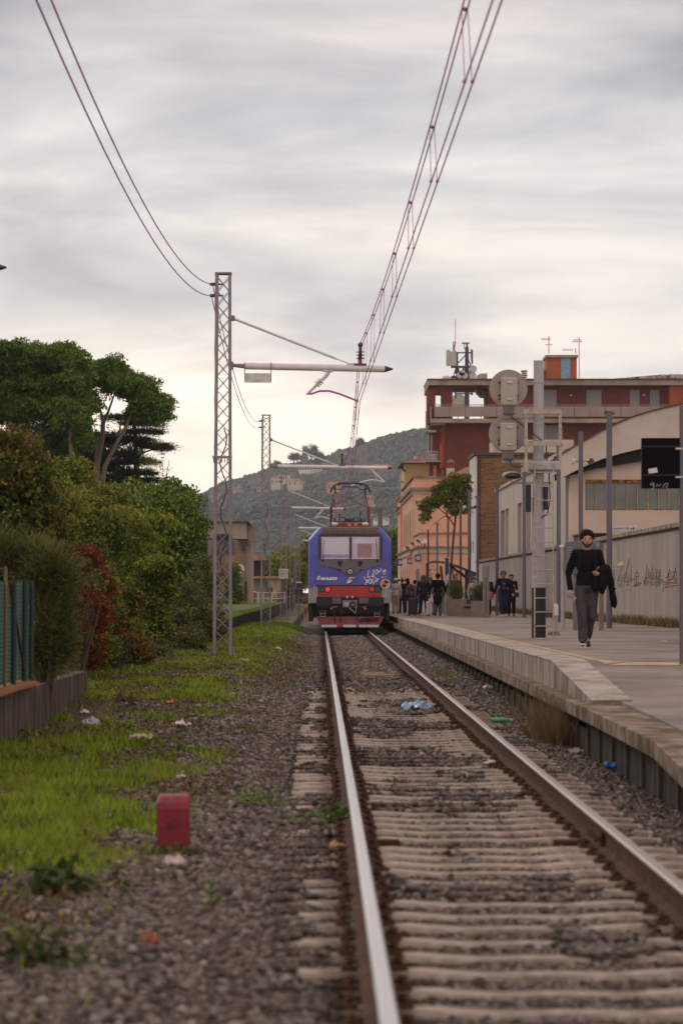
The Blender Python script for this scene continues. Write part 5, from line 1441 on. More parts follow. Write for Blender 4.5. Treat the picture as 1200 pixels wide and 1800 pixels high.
MB().box(x0 - .12, x0 - .002, YB + .0, YB + 6.2, -.3, zt - .05).build('plaster_side', wpl, bb)
MB().box(x0, x0 + .20, YB - .01, YB - .001, -.3, zt - .1).build('brick_quoin', M('dark_quoin_brick', (.11, .045, .035), .9, 0, .4, 6), bb)
m = MB(); m.box(x0 - .2, x1 + .2, YB - .2, YB + 6.2, zt, zt + .14); m.build('roof', M('dark_roof_edge', (.10, .085, .08), .8), bb)
for py0, py1 in ((838, 865), (951, 972)):
    for yy_ in (YB + 1.5, YB + 4):
        MB().box(x0 - .13, x0 - .121, yy_, yy_ + .7, wz(py1, YB + 3), wz(py0, YB + 3)).build('window', bpy.data.materials['dark_glass'], bb)
MB().box(wx(868, YB), x1, YB + 1, YB + 5, zt + .142, zt + .9).build('roof_parapet', cremec, bb)

# ------------------------------------------------------------------ pink station building
pink = M('salmon_render', (.70, .37, .25), .85, 0, .09, .35, .08, 8, col2=(.58, .32, .23), fac=(.25, .5))
pinkl = M('pale_salmon_render', (.62, .39, .30), .85, 0, .06, .4)
stone = M('weathered_cornice', (.30, .215, .16), .9, 0, .25, 1.5, .3, 8, col2=(.17, .12, .09), fac=(.38, .55))
cream = M('cream_moulding', (.55, .42, .32), .85, 0, .1, 1.5)
tile = brickmat('roof_tiles', (.36, .13, .075), (.27, .095, .06), (.13, .05, .035), .28, .22, off=0)
st = empty('station_building', (7.6, 245, 0), 'salmon pink station building with cornices and a lower front wing', 'station')
XS = 7.5
Y1, Y2 = 244.0, 287.0
def sb(name, mat, x0, x1, y0, y1, z0, z1): return MB().box(x0, x1, y0, y1, z0, z1).build(name, mat, st)
xe = 16.5
ztop = wz(838, Y1)
sb('wall', pink, XS, xe, Y1, Y1 + 34, 0, ztop)
sb('wall', pink, XS - .18, xe, Y1 + 34, Y2, 0, ztop - .6)
sb('pilaster', pinkl, XS - .08, XS - .002, Y1 + .0, Y1 + 1.2, 0, wz(865, Y1))
sb('pilaster', pinkl, XS, XS + .6, Y1 - .08, Y1 - .002, 0, wz(865, Y1))
for (a, b, mt, pr) in ((836.7, 840, stone, .18), (857, 863, stone, .35), (863, 868, cream, .16)):
    z1_, z0_ = wz(a, Y1), wz(b, Y1)
    sb('cornice', mt, XS - pr, xe + pr, Y1 - pr, Y1 + 34.0, z0_ + .003, z1_)
    sb('cornice', mt, XS - pr - .18, xe + pr, Y1 + 34.003, Y2 + pr, z0_ - .6 + .003, z1_ - .6)
# lower wing in front
Ya = 229.0; xa = wx(738, Ya); zc0 = wz(936, Ya)
sb('wing_wall', pink, xa, xe, Ya, Y1 - .4, 0, zc0 - .05)
sb('wing_wall', pink, XS - .25, XS - .1, Y1 - .4, Y2 - 8, 0, wz(960, Ya))
for (a, b, mt, pr) in ((936, 938.5, stone, .12), (960, 963, stone, .3), (963, 972, cream, .12)):
    sb('string_course', mt, xa - pr, xe, Ya - pr, Y1 - .42 , wz(b, Ya) + .003, wz(a, Ya))
    if a > 940: sb('string_course', mt, XS - .25 - pr, XS - .26, Y1 - .4, Y2 - 8, wz(b, Ya) + .003, wz(a, Ya))
wd = M('station_window', (.14, .12, .17), .3)
for py0, py1, pxa, pxb in ((1003, 1040, 731.5, 735.5),):
    pass
for k in range(5):
    yy_ = Y1 + 2.5 + k * 6.2
    q = empty('window', (XS, yy_, 2)); q.parent = st; q.location = Vector((XS - .25, yy_, 1)) - base_of(st)
    MB().box(XS - .27, XS - .251, yy_, yy_ + 1.4, 1.0, 3.2).build('pane', wd, q)
    m = MB(); m.box(XS - .30, XS - .272, yy_ - .2, yy_ - .002, .8, 3.4); m.box(XS - .30, XS - .272, yy_ + 1.402, yy_ + 1.6, .8, 3.4); m.box(XS - .30, XS - .272, yy_ - .2, yy_ + 1.6, 3.402, 3.6); m.build('surround', cream, q)
    q = empty('window', (XS, yy_, 6)); q.parent = st; q.location = Vector((XS, yy_, 6)) - base_of(st)
    MB().box(XS - .02, XS - .001, yy_, yy_ + 1.3, 5.4, 7.6).build('pane', wd, q)
    m = MB(); m.box(XS - .06, XS - .021, yy_ - .2, yy_ - .002, 5.2, 7.8); m.box(XS - .06, XS - .021, yy_ + 1.302, yy_ + 1.5, 5.2, 7.8); m.box(XS - .06, XS - .021, yy_ - .2, yy_ + 1.5, 7.802, 8.0); m.build('surround', cream, q)
MB().box(wx(731, Ya), wx(736, Ya), Ya - .31, Ya - .2, zp(Ya), wz(1000, Ya)).build('door', wd, st)
MB().prism([(wx(724, Ya), zp(Ya)), (wx(738, Ya), zp(Ya)), (wx(738, Ya), wz(975, Ya)), (wx(724, Ya), wz(975, Ya))], Ya - .19, Ya - .12).build('entrance_pilaster', pinkl, st)
# hip roof of tiles
zr = wz(836.5, Y1)
MB().add([(wx(783, Y1), Y1 + 6, zr), (17.5, Y1 + 6, zr), (17.5, Y1 + 33, zr), (wx(783, Y1), Y1 + 33, zr), (wx(829, Y1) + .3, Y1 + 13, wz(820, Y1 + 13)), (17.5, Y1 + 13, wz(820, Y1 + 13)), (17.5, Y1 + 26, wz(820, Y1 + 13)), (wx(829, Y1) + .3, Y1 + 26, wz(820, Y1 + 13))],
         [(0, 1, 5, 4), (1, 2, 6, 5), (2, 3, 7, 6), (3, 0, 4, 7), (4, 5, 6, 7), (3, 2, 1, 0)]).build('roof', tile, st)
Yc = Y1 + 4
q = empty('chimney', (wx(791.5, Yc), Yc, zr)); q.parent = st; q.location = Vector((wx(791.5, Yc), Yc, zr)) - base_of(st)
box('chimney_shaft', cremec, q, wx(785, Yc), wx(798, Yc), Yc, Yc + .6, zr - .2, wz(823, Yc))
m = MB()
for k in range(4): m.box(wx(785 + k * 3.6, Yc), wx(787 + k * 3.6, Yc), Yc + .02, Yc + .58, wz(823, Yc) + .002, wz(813, Yc))
m.build('chimney_brick_grille', M('chimney_red', (.25, .08, .05), .9), q)
MB().prism([(wx(784, Yc), wz(813, Yc) + .002), (wx(799, Yc), wz(813, Yc) + .002), (wx(797, Yc), wz(809, Yc)), (wx(791.5, Yc), wz(807, Yc)), (wx(786, Yc), wz(809, Yc))], Yc - .05, Yc + .65).build('chimney_cap', stone, q)
# security lamps and camera on the wing cornice
for i, (px_, py_) in enumerate(((716, 963), (725, 956), (734.5, 951))):
    o = empty('floodlight', P(px_, py_, 226 - i), ['small floodlight on the wing cornice, leftmost of three', 'small floodlight on the wing cornice, middle of three', 'small floodlight on the wing cornice, rightmost of three'][i], 'floodlight', 'lamps on the station cornice')
    c = P(px_, py_, 226 - i)
    MB().box(c.x - .16, c.x + .12, c.y - .2, c.y + .05, c.z - .08, c.z + .1, .02, rot=('Y', .4)).build('lamp_case', M('lamp_brown', (.10, .05, .05), .6), o)
    MB().tube([c, (c.x + .3, c.y + .3, c.z - .25), (c.x + .4, Ya + 2, c.z - .3)], .03, 5).build('lamp_bracket', stone, o)
c = P(746, 953, 226)
o = empty('security_camera', c, 'white boxy security camera on the wing cornice beside the black post', 'camera')
MB().prism([(c.x - .28, c.z - .12), (c.x + .25, c.z - .06), (c.x + .34, c.z + .1), (c.x - .05, c.z + .26)], c.y - .15, c.y + .25).build('housing', M('camera_white', (.66, .64, .60), .5), o)
MB().tube([c, (c.x, c.y + .2, c.z - .35), (c.x, Ya, c.z - .4)], .05, 6).build('mount', black, o)

# ------------------------------------------------------------------ yellow house behind the station
yl = M('yellow_render', (.60, .43, .20), .9, 0, .06, .4)
yh = empty('yellow_house', (10, 312, 0), 'pale yellow house with a red tiled roof peeping over the station', 'house')
Yy = 310.0
MB().box(wx(711, Yy), wx(790, Yy), Yy, Yy + 14, 0, wz(815, Yy)).build('wall', yl, yh)
MB().add([(wx(704, Yy), Yy - .6, wz(814, Yy)), (wx(795, Yy), Yy - .6, wz(814, Yy)), (wx(795, Yy), Yy + 15, wz(814, Yy)), (wx(704, Yy), Yy + 15, wz(814, Yy)), (wx(742, Yy), Yy + 6, wz(799, Yy)), (wx(770, Yy), Yy + 6, wz(799, Yy))], [(0, 1, 5, 4), (1, 2, 5), (2, 3, 4, 5), (3, 0, 4), (3, 2, 1, 0)]).build('roof', tile, yh)
MB().tube([(wx(706, Yy), Yy - .6, wz(815, Yy)), (wx(707, Yy), Yy - .4, wz(824, Yy)), (wx(711, Yy), Yy - .2, wz(829, Yy))], .1, 6).build('downpipe', black, yh)
MB().cyl((wx(734, Yy), Yy + 4, wz(806, Yy)), (wx(734, Yy), Yy + 4, wz(799, Yy)), .25, 8).build('chimney', offw, yh)
m = MB(); m.box(wx(704, Yy), wx(711, Yy), Yy + 3, Yy + 6, wz(845, Yy), wz(843, Yy)); m.tube([(wx(704.5, Yy), Yy + 3, wz(843, Yy)), (wx(704.5, Yy), Yy + 3, wz(832, Yy)), (wx(711, Yy), Yy + 3, wz(832, Yy))], .05, 5); m.build('balcony', cremec, yh)

# ------------------------------------------------------------------ red brick apartment block
redb = brickmat('red_facade_brick', (.27, .062, .038), (.22, .050, .034), (.15, .045, .035), .5, .14)
orb = brickmat('orange_facade_brick', (.50, .13, .045), (.42, .11, .04), (.25, .07, .04), .5, .14)
slabm = M('beige_slab_concrete', (.36, .27, .20), .9, 0, .2, .4, .2, 4, col2=(.25, .18, .14), fac=(.35, .5))
balm = M('balcony_panel_concrete', (.33, .255, .225), .9, 0, .12, .5, .2, 4)
shut = M('grey_roller_shutter', (.30, .275, .29), .7, 0, .05, 1)
YA = 300.0
ap = empty('apartment_block', (20, YA, 0), 'red brick apartment block with long balconies, flat slab roof and shuttered doors', 'apartment block')
def A(name, mat, a, b, t, l, y0, y1, par=None): return MB().box(wx(a, YA), wx(b, YA), YA + y0, YA + y1, wz(l, YA), wz(t, YA)).build(name, mat, par or ap)
A('roof', slabm, 752, 1330, 669, 678.5, -1.4, 10)
A('roof_edge', M('roof_flashing_dark', (.08, .05, .05), .7), 750, 1332, 667.4, 668.9, -1.6, 10.2)
MB().add([(wx(752, YA), YA - 1.4, wz(678.5, YA)), (wx(752, YA), YA - 1.4, wz(669, YA)), (wx(747, YA), YA + 3, wz(672, YA)), (wx(747, YA), YA + 3, wz(692, YA)), (wx(752, YA), YA + 4, wz(692, YA)), (wx(752, YA), YA + 4, wz(669, YA))], [(0, 1, 2, 3), (3, 2, 5, 4), (1, 5, 2), (0, 3, 4)]).build('roof_return', slabm, ap)
# top storey: pier, loggia open to the sky, then recessed wall with shutters
A('wall', redb, 750, 765, 678.7, 745, 0, 2.2); A('wall', redb, 765.01, 775.5, 678.7, 693, 0, 2.2); A('wall', redb, 765.01, 775.5, 717, 745, 0, 2.2); A('wall', redb, 775.52, 795, 678.7, 745, 0, 2.2)
A('wall', redb, 858, 1174, 678.7, 738, .6, 9)
A('wall', orb, 1174.2, 1330, 678.7, 745, -.9, 9)
MB().add([(wx(840, YA), YA - .5, wz(678.7, YA)), (wx(862, YA), YA - .5, wz(678.7, YA)), (wx(862, YA), YA - .5, wz(686, YA)), (wx(840, YA), YA + 3, wz(678.7, YA)), (wx(862, YA), YA + 3, wz(678.7, YA)), (wx(862, YA), YA + 3, wz(686, YA))], [(0, 1, 2), (5, 4, 3), (0, 3, 4, 1), (1, 4, 5, 2), (2, 5, 3, 0)]).build('loggia_bracket', redb, ap)
for a, b in ((948, 978), (1031, 1057), (1107.5, 1124), (1142.5, 1159)):
    A('shutter', shut, a, b, 685, 722, .52, .598)
for px_ in (1003.5, 1132): MB().cyl((wx(px_, YA), YA + .45, wz(694, YA)), (wx(px_, YA), YA + .59, wz(694, YA)), .10, 10).build('wall_lamp', offw, ap)
# main balcony
A('balcony_slab', slabm, 757, 1330, 737.5, 744.5, -1.6, 9)
bal = empty('balcony', (wx(760, YA), YA - 1.5, wz(737, YA))); bal.parent = ap; bal.location = Vector((wx(760, YA), YA - 1.5, wz(737, YA))) - base_of(ap)
px_ = 762.0
while px_ < 1150:
    A('balcony_panel', balm, px_, px_ + 26.3, 716, 734, -1.55, -1.45, bal); px_ += 27.2
m = MB(); m.box(wx(760, YA), wx(1172, YA), YA - 1.55, YA - 1.5, wz(714.2, YA), wz(712.8, YA)); m.build('handrail', M('rail_red_beige', (.30, .19, .15), .7), bal)
m = MB(); px_ = 775
while px_ < 1172: m.box(wx(px_, YA), wx(px_ + 1, YA), YA - 1.53, YA - 1.5, wz(716, YA), wz(714.2, YA)); m.box(wx(px_ - 12, YA), wx(px_ - 11, YA), YA - 1.42, YA - 1.38, wz(737.4, YA), wz(714.2, YA)); px_ += 40
m.build('baluster', M('baluster_red', (.20, .05, .05), .7), bal)
MB().add([(wx(757, YA), YA - 1.6, wz(744.4, YA)), (wx(757, YA), YA - 1.6, wz(716, YA)), (wx(750, YA), YA + 4, wz(719, YA)), (wx(750, YA), YA + 4, wz(748, YA)), (wx(757.5, YA), YA - 1.5, wz(744.4, YA)), (wx(757.5, YA), YA - 1.5, wz(716, YA)), (wx(752, YA), YA + 4, wz(719, YA)), (wx(752, YA), YA + 4, wz(748, YA))], [(0, 1, 2, 3), (7, 6, 5, 4), (1, 5, 6, 2), (0, 3, 7, 4)]).build('balcony_side', balm, bal)
# storeys below
A('wall', redb, 781.5, 1330, 744.52, 1045, 1.0, 9.5)
A('wall', orb, 775.5, 781.49, 744.52, 822, .98, 4)
A('wall', redb, 765, 775.49, 744.52, 840, .9, 4)
A('lower_balcony_slab', slabm, 757, 782, 744.6, 748, -.9, .9)
A('shutter', shut, 962, 990, 747, 785, .9, .99); A('shutter_frame', M('frame_beige', (.42, .33, .26), .7), 957, 961.5, 745.5, 785, .88, .99)
for (t, l) in ((757, 761), (810, 813)):
    A('side_balcony_slab', slabm, 747, 775 if t > 780 else 765, t, l, -1.2, 2)
A('side_wall', M('deep_red_wall', (.20, .05, .045), .9), 755, 764.98, 748.2, 860, .6, 4)
A('side_balcony_panel', M('panel_grey', (.32, .28, .29), .7), 754, 766, 798, 809.5, -1.1, -1.05)
m = MB(); m.box(wx(750, YA), wx(769, YA), YA - 1.15, YA - 1.1, wz(796, YA), wz(794.5, YA))
for px_ in (750.5, 753, 767.5): m.box(wx(px_, YA), wx(px_ + .8, YA), YA - 1.15, YA - 1.1, wz(809.8, YA), wz(796, YA))
m.box(wx(751, YA), wx(752, YA), YA - 1.05, YA - 1.0, wz(794.3, YA), wz(761.2, YA)); m.box(wx(757, YA), wx(758, YA), YA + .5, YA + .55, wz(794.3, YA), wz(761.2, YA)); m.build('side_balcony_rail', M('rail_grey', (.40, .36, .36), .6), ap)
A('orange_pier', orb, 772, 778.5, 778, 823, .5, .88); A('lower_pier', M('pier_ochre', (.42, .17, .07), .8), 761, 766.5, 818, 838, -.2, .4)
A('side_window', bpy.data.materials['dark_glass'], 756.5, 760, 765, 795, .55, .59)
# penthouse
ph = empty('penthouse', (wx(985, YA), YA, wz(668, YA))); ph.parent = ap; ph.location = Vector((wx(985, YA), YA, wz(668, YA))) - base_of(ap)
A('penthouse_wall', orb, 963, 1016, 626, 667.3, 2, 6, ph); A('penthouse_roof', slabm, 961, 1018, 621.5, 625.9, 1.7, 6.3, ph)
A('penthouse_door', M('sky_blue_door', (.20, .33, .44), .5), 988, 1004.5, 626.5, 665, 1.93, 1.998, ph); A('door_step', M('step_dark', (.05, .04, .06), .7), 986, 1006, 665.2, 667.2, 1.6, 1.95, ph)
A('penthouse_annex', orb, 957, 962.95, 650, 667.3, 2.5, 5, ph); A('annex_roof', slabm, 955, 962.9, 645, 649.9, 2.2, 5.2, ph)
m = MB()
for k in range(5): m.cyl((wx(920.5, YA + 3), YA + 3, wz(668 - k * 3.6, YA + 3)), (wx(920.5, YA + 3), YA + 3, wz(665.6 - k * 3.6, YA + 3)), .34 if k % 2 == 0 else .28, 10)
m.build('chimney', M('chimney_brown', (.17, .07, .06), .9), ap)
for (a, b, hh_) in ((878, 905, .5), (1060, 1330, .5)):
    arc_ = [(wx(a + (b - a) * t, YA + 6), wz(668, YA + 6) + hh_ * min(1, 2.6 * t if a > 1000 else 4 * t * (1 - t))) for t in np.linspace(0, 1, 12)]
    MB().prism([(arc_[0][0], wz(668, YA + 6) - .1)] + arc_ + [(arc_[-1][0], wz(668, YA + 6) - .1)], YA + 5, YA + 6).build('roof_vault', M('weathered_vault', (.40, .37, .36), .9, 0, .4, 1.2, .3, col2=(.05, .04, .045), fac=(.45, .52)), ap)
def aerial(px_, pt, pb, arms, lb):
    Y = YA + 3; o = empty('tv_aerial', P(px_, pb, Y), lb, 'aerial', 'television aerials on the roof')
    MB().tube([P(px_, pb, Y), P(px_, pt, Y)], .045, 5).build('pole', wire_m, o)
    m = MB()
    for (py_, a, b) in arms: m.tube([P(a, py_, Y), P(b, py_, Y)], .03, 4)
    for (py_, a, b) in arms[:1]:
        for t in np.linspace(0, 1, 5): m.tube([P(a + (b - a) * t, py_ - 2.5, Y), P(a + (b - a) * t, py_ + 2.5, Y)], .02, 4)
    m.build('aerial_elements', wire_m, o)
aerial(964, 591, 622, [(596, 951, 966), (606, 957, 971)], 'thin rake shaped aerial left of the orange roof hut')
aerial(1017, 593, 668, [(600, 1006, 1021), (597, 1008, 1020)], 'tall aerial right of the orange roof hut')
aerial(1011, 612, 622, [(615, 989, 1006)], 'short aerial on top of the orange roof hut')
# telecom mast
Yt = 345.0
tm = empty('telecom_mast', P(821, 700, Yt), 'telecom mast with panel antennas, drum dishes and a tall whip aerial', 'telecom mast')
MB().tube([(wx(820, Yt), Yt, 0), P(820, 700, Yt), P(820, 610, Yt)], [.5, .28, .2], 8).build('pole', M('mast_dark_violet', (.07, .04, .09), .6), tm)
mv = bpy.data.materials['mast_dark_violet']
m = MB()
for a, b in (((803, 620), (803, 680)), ((820, 603), (820, 668)), ((829, 615), (829, 640)), ((800, 667), (800, 700)), ((829, 655), (829, 695))): m.tube([P(*a, Yt), P(*b, Yt)], .11, 5)
for py_ in (620, 645, 663, 668, 692): m.tube([P(792 if 640 < py_ < 670 else 801, py_, Yt), P(829, py_, Yt)], .14 if 640 < py_ < 670 else .08, 5)
for a, b in (((803, 640), (820, 622)), ((805, 660), (820, 645)), ((820, 625), (829, 648)), ((795, 668), (803, 640)), ((803, 668), (812, 690)), ((830, 668), (822, 690))): m.tube([P(*a, Yt), P(*b, Yt)], .07, 5)
for q in range(8): m.ball(P(random.uniform(794, 828), random.uniform(646, 672), Yt), random.uniform(.15, .32), 5, 4)
for q in range(6): m.box(wx(804 + q * 4, Yt), wx(806.5 + q * 4, Yt), Yt - .5, Yt, wz(655 + (q % 3) * 4, Yt), wz(646 + (q % 2) * 5, Yt))
m.build('lattice_head', mv, tm)
m = MB(); m.tube([P(800, 561, Yt), P(799.5, 600, Yt)], .04, 5); m.tube([P(799.5, 600, Yt), P(797, 618, Yt)], .10, 5); m.tube([P(796, 600, Yt), P(796, 618, Yt)], .06, 5); m.build('whip_aerial', wire_m, tm)
pan = M('panel_antenna_cream', (.46, .42, .38), .5, 0, .06, 1)
for a, b, t, l in ((783.5, 790.5, 615.5, 644), (790.8, 795.5, 618, 643.5), (796, 801, 616.5, 643)):
    MB().box(wx(a, Yt), wx(b, Yt), Yt - .6, Yt - .2, wz(l, Yt), wz(t, Yt), .05).build('panel_antenna', pan, tm)
for a, t, l in ((827.3, 613, 632), (829.2, 615, 632)): MB().cyl(P(a, l, Yt), P(a, t, Yt), .06, 8).build('rod_antenna', pan, tm)
m = MB()
for a in (813, 816, 820, 823): m.ball(P(a, 603, Yt), (.14, .1, .1), 6, 5)
m.tube([P(812, 604, Yt), P(824, 604, Yt)], .05, 5); m.tube([P(815.5, 604, Yt), P(815.5, 613, Yt), P(818, 613, Yt)], .05, 5); m.build('camera_cluster', M('cluster_grey', (.28, .24, .28), .6), tm)
for cx_, cy_, r in ((830.5, 649.5, .42), (830, 661, .40), (807, 660, .36), (816, 661, .36), (811, 656, .33)):
    MB().tube([P(cx_, cy_, Yt) + Vector((0, -.7, 0)), P(cx_, cy_, Yt) + Vector((0, -.2, 0))], [r, r], 18).build('drum_dish', M('dish_pale', (.50, .46, .46), .5, 0, .06, 1), tm)
# big dish on the roof seen from the side
o = empty('roof_dish', P(846, 680, YA - 4), 'large pale drum dish seen edge on, beside the telecom mast', 'dish')
dy = YA + 4
MB().tube([P(836, 657, dy), P(852, 656, dy)], [1.1, 1.1], 22).add([], []).build('dish_shroud', M('dish_beige', (.40, .34, .31), .6, 0, .1, 1), o) if False else None
MB().prism([(wx(a, dy), wz(b, dy)) for a, b in ((835, 667), (839, 659), (845, 656.5), (854, 656.5), (855, 698), (845, 697), (838, 690), (834, 680))], dy, dy + 2.4).build('dish_shroud', M('dish_beige', (.40, .34, .31), .6, 0, .1, 1), o)
MB().box(wx(852.5, dy), wx(855.5, dy), dy - .05, dy + 2.5, wz(699, dy), wz(656, dy), .02).build('dish_rim', balm, o)
o = empty('round_dish', P(806, 707, Yt + 5), 'pale round dish seen through the open loggia below the telecom mast', 'dish')
MB().tube([P(806, 704, Yt + 5), P(806, 704, Yt + 5.5)], [.75, .72], 24).build('dish_face', bpy.data.materials['dish_pale'], o)
MB().box(wx(796, Yt + 5), wx(816, Yt + 5), Yt + 5.6, Yt + 6, wz(716, Yt + 5), wz(694, Yt + 5), .1).build('dish_housing', pan, o)
o = empty('dome_dish', P(784, 666, Yt), 'pale upturned dish behind the roof edge left of the telecom mast', 'dish')
MB().ball(P(784, 668, YA + 9), (.55, .4, .45), 14, 8).build('dish_face', bpy.data.materials['dish_pale'], o)
# ------------------------------------------------------------------ left: low wall, green fence, hedge
fw = empty('garden_wall', (-3.25, 30, -.2), 'low stained concrete wall with tile capping under the green mesh fence', 'wall')
lw = M('stained_garden_concrete', (.13, .098, .078), .95, 0, .2, 3, .5, 20, col2=(.05, .036, .028), fac=(.38, .6), stretch=(1, 1, .35))
for k in range(9):
    y0_ = 25 + k * 2.05
    MB().box(-3.36 - k * .012, -3.18 - k * .012, y0_, y0_ + 2.035, -.5, .37 - .012 * k).build('wall_panel', lw, fw)
for k in range(12):
    y0_ = 26.0 + k * .7
    MB().box(-3.42, -3.13, y0_, y0_ + .68, .372, .40, rot=('Y', .06)).build('cap_tile', M('terracotta_cap', (.33, .14, .07), .9, 0, .3, 6), fw)
gf = empty('mesh_fence', (-3.3, 30, .39), 'dark green mesh fence with screening cloth on the low wall at the left edge', 'fence')
gmesh = M('screen_cloth_green', (.11, .26, .18), .7, 0, .3, 2.5, col2=(.045, .12, .085), fac=(.35, .55), stretch=(1, 8, .3))
gdark = M('fence_dark_green', (.012, .035, .026), .6, 0, .2, 6)
MB().box(-3.32, -3.31, 26, 35, .42, 1.50).build('screen_cloth', gmesh, gf)
m = MB()
for k in range(24): m.box(-3.30, -3.285, 26, 35, .45 + k * .046, .458 + k * .046)
m.build('mesh_wires', gdark, gf)
for k, yy_ in enumerate((27.6, 29.2, 30.2, 31.0, 32.1, 33.0, 34.2, 35.0)):
    MB().cyl((-3.28, yy_, .39), (-3.27, yy_, 1.52 if k != 4 else 1.66), .028 if k != 4 else .018, 8).build('post', gdark if k != 4 else M('rusty_fence_post', (.20, .13, .07), .8), gf)
MB().tube([(-3.28, 34.4, .4), (-3.28, 32.6, 1.5)], .016, 6).build('brace', M('fence_red_brown', (.10, .045, .03), .8), gf)
MB().tube([(-3.28, 26, 1.62), (-3.28, 32.1, 1.64)], .004, 4).build('top_wire', gdark, gf)

bark = M('bark_grey_brown', (.10, .07, .055), .95, 0, .3, 6, .6, stretch=(1, 1, .3))
barkl = M('pine_bark', (.20, .145, .12), .95, 0, .3, 3, .6, stretch=(1, 1, .3))
L_olive = leafM('leaf_olive_needle', [(.045, .055, .012), (.10, .105, .024), (.14, .14, .036)], 1.5, .4)
L_ivy = leafM('leaf_ivy_autumn', [(.04, .07, .010), (.075, .11, .014), (.15, .13, .018), (.22, .085, .018)], .55, .4)
L_red = leafM('leaf_creeper_red', [(.06, .075, .012), (.13, .075, .016), (.20, .035, .014), (.26, .022, .018)], .8, .35)
L_mix = leafM('leaf_mixed_bush', [(.045, .068, .010), (.10, .14, .016), (.19, .22, .026), (.24, .17, .028)], .7, .4)
L_green = leafM('leaf_fresh_green', [(0.047, 0.081, 0.012), (0.122, 0.190, 0.020), (0.226, 0.290, 0.035)], .45, .35)
L_frond = leafM('leaf_frond_yellow', [(0.109, 0.144, 0.016), (0.218, 0.246, 0.023), (0.328, 0.321, 0.033)], .6, .3)
L_dry = leafM('leaf_dry_bramble', [(.055, .065, .018), (.105, .115, .03), (.17, .145, .045)], 1.0, .4)
L_pine = leafM('pine_needles', [(.038, .070, .009), (.080, .140, .014), (.15, .22, .022)], .22, .4)
L_cedar = leafM('cedar_needles', [(0.010, 0.020, 0.010), (0.022, 0.039, 0.020), (0.042, 0.064, 0.033)], .3, .35)
def stems(parent, x, y, z, h, n=5, r=.03, spread=.4, mat=None):
    m = MB()
    for k in range(n):
        a = random.uniform(0, 2 * PI); d_ = random.uniform(.2, 1) * spread
        m.tube([(x, y, z), (x + d_ * .4 * math.cos(a), y + d_ * .4 * math.sin(a), z + h * .5), (x + d_ * math.cos(a), y + d_ * math.sin(a), z + h)], [r, r * .7, r * .3], 6)
    m.build('stems', mat or bark, parent)
def bush(lbl, specs, mat, clumps, per, cs, Lf, Wf, Y, cat='bush', name='bush', droop=0., align=False, st=True, zlow=-1, grp='bushes and climbers of the left hedge'):
    c = specs[0]
    x, y = c[0], c[1]; z = float(gh(x, y)) if y < 120 else .4
    o = empty(name, (x, y, z), lbl, cat, grp)
    if align: foliage('foliage', mat, o, specs, clumps, per, cs, Lf, Wf, .5, 1, droop, align, z + .02, zlow)
    else: foliage('foliage', mat, o, specs, int(clumps * .62), int(per * 1.75), cs * 1.9, Lf, Wf, .45, 1, droop, align, z + .02, zlow, puff=.8)
    if st: stems(o, x, y, z - .1, max(.5, c[2] - z), 6, .035, .5)
    return o
bush('dark olive needle bush leaning over the end of the green fence', [ell(80, 1100, 37, 36, 95, .45), ell(85, 1010, 37, 40, 45, .45), ell(60, 975, 37.5, 40, 28, .5), ell(118, 1020, 37, 16, 28, .3), ell(110, 1110, 37, 18, 60, .3), ell(10, 970, 37.5, 34, 26, .5)],
     L_olive, 320, 100, .085, .10, .012, 37, droop=-.3, align=True)
bush('tall ivy covered mass with orange autumn leaves at the left edge', [ell(-20, 900, 46, 120, 130, .9), ell(20, 830, 46, 62, 75, .8), ell(70, 930, 47, 55, 80, .7), ell(-70, 800, 46, 80, 60, .8), ell(20, 1010, 46, 90, 60, .7)],
     L_ivy, 620, 70, .13, .075, .06, 46)
bush('red virginia creeper hanging down beside the wall end', [ell(140, 1050, 48, 18, 40, .3), ell(128, 1120, 48, 16, 50, .3), ell(160, 1085, 49, 26, 34, .3), ell(122, 1000, 49, 30, 18, .3), ell(165, 1150, 48.5, 22, 30, .3), ell(178, 1025, 50.5, 24, 22, .3), ell(150, 985, 50, 30, 14, .3), ell(185, 1110, 51, 22, 30, .3)],
     L_red, 170, 60, .10, .065, .05, 48)
bush('green and yellow climber threaded through the red creeper', [ell(150, 1075, 49.3, 26, 80, .35), ell(175, 1140, 49.8, 26, 50, .35), ell(178, 1040, 51, 26, 50, .35), ell(140, 1150, 48.8, 24, 45, .3)], L_mix, 230, 60, .09, .065, .05, 49)
bush('rusty leaved tangle at the foot of the hedge beside the red creeper', [ell(205, 1120, 52.5, 26, 50, .35), ell(235, 1150, 54, 26, 30, .35), ell(225, 1060, 53.5, 18, 30, .3)], L_ivy, 190, 60, .09, .06, .05, 52)
bush('mixed green and brown climber behind the red creeper', [ell(190, 1080, 56, 36, 80, .6), ell(165, 1000, 56, 40, 60, .6), ell(215, 1130, 56, 40, 50, .5), ell(180, 950, 57, 45, 50, .6), ell(100, 900, 56, 50, 60, .6)],
     L_mix, 480, 60, .12, .06, .05, 55)
bush('wide bright bush with yellow green leaves rising in the middle of the hedge', [ell(205, 960, 66, 70, 60, 1.), ell(150, 930, 66, 50, 60, .9), ell(120, 860, 68, 45, 45, .8), ell(180, 900, 68, 50, 35, .8)],
     L_mix, 520, 60, .16, .09, .055, 66)
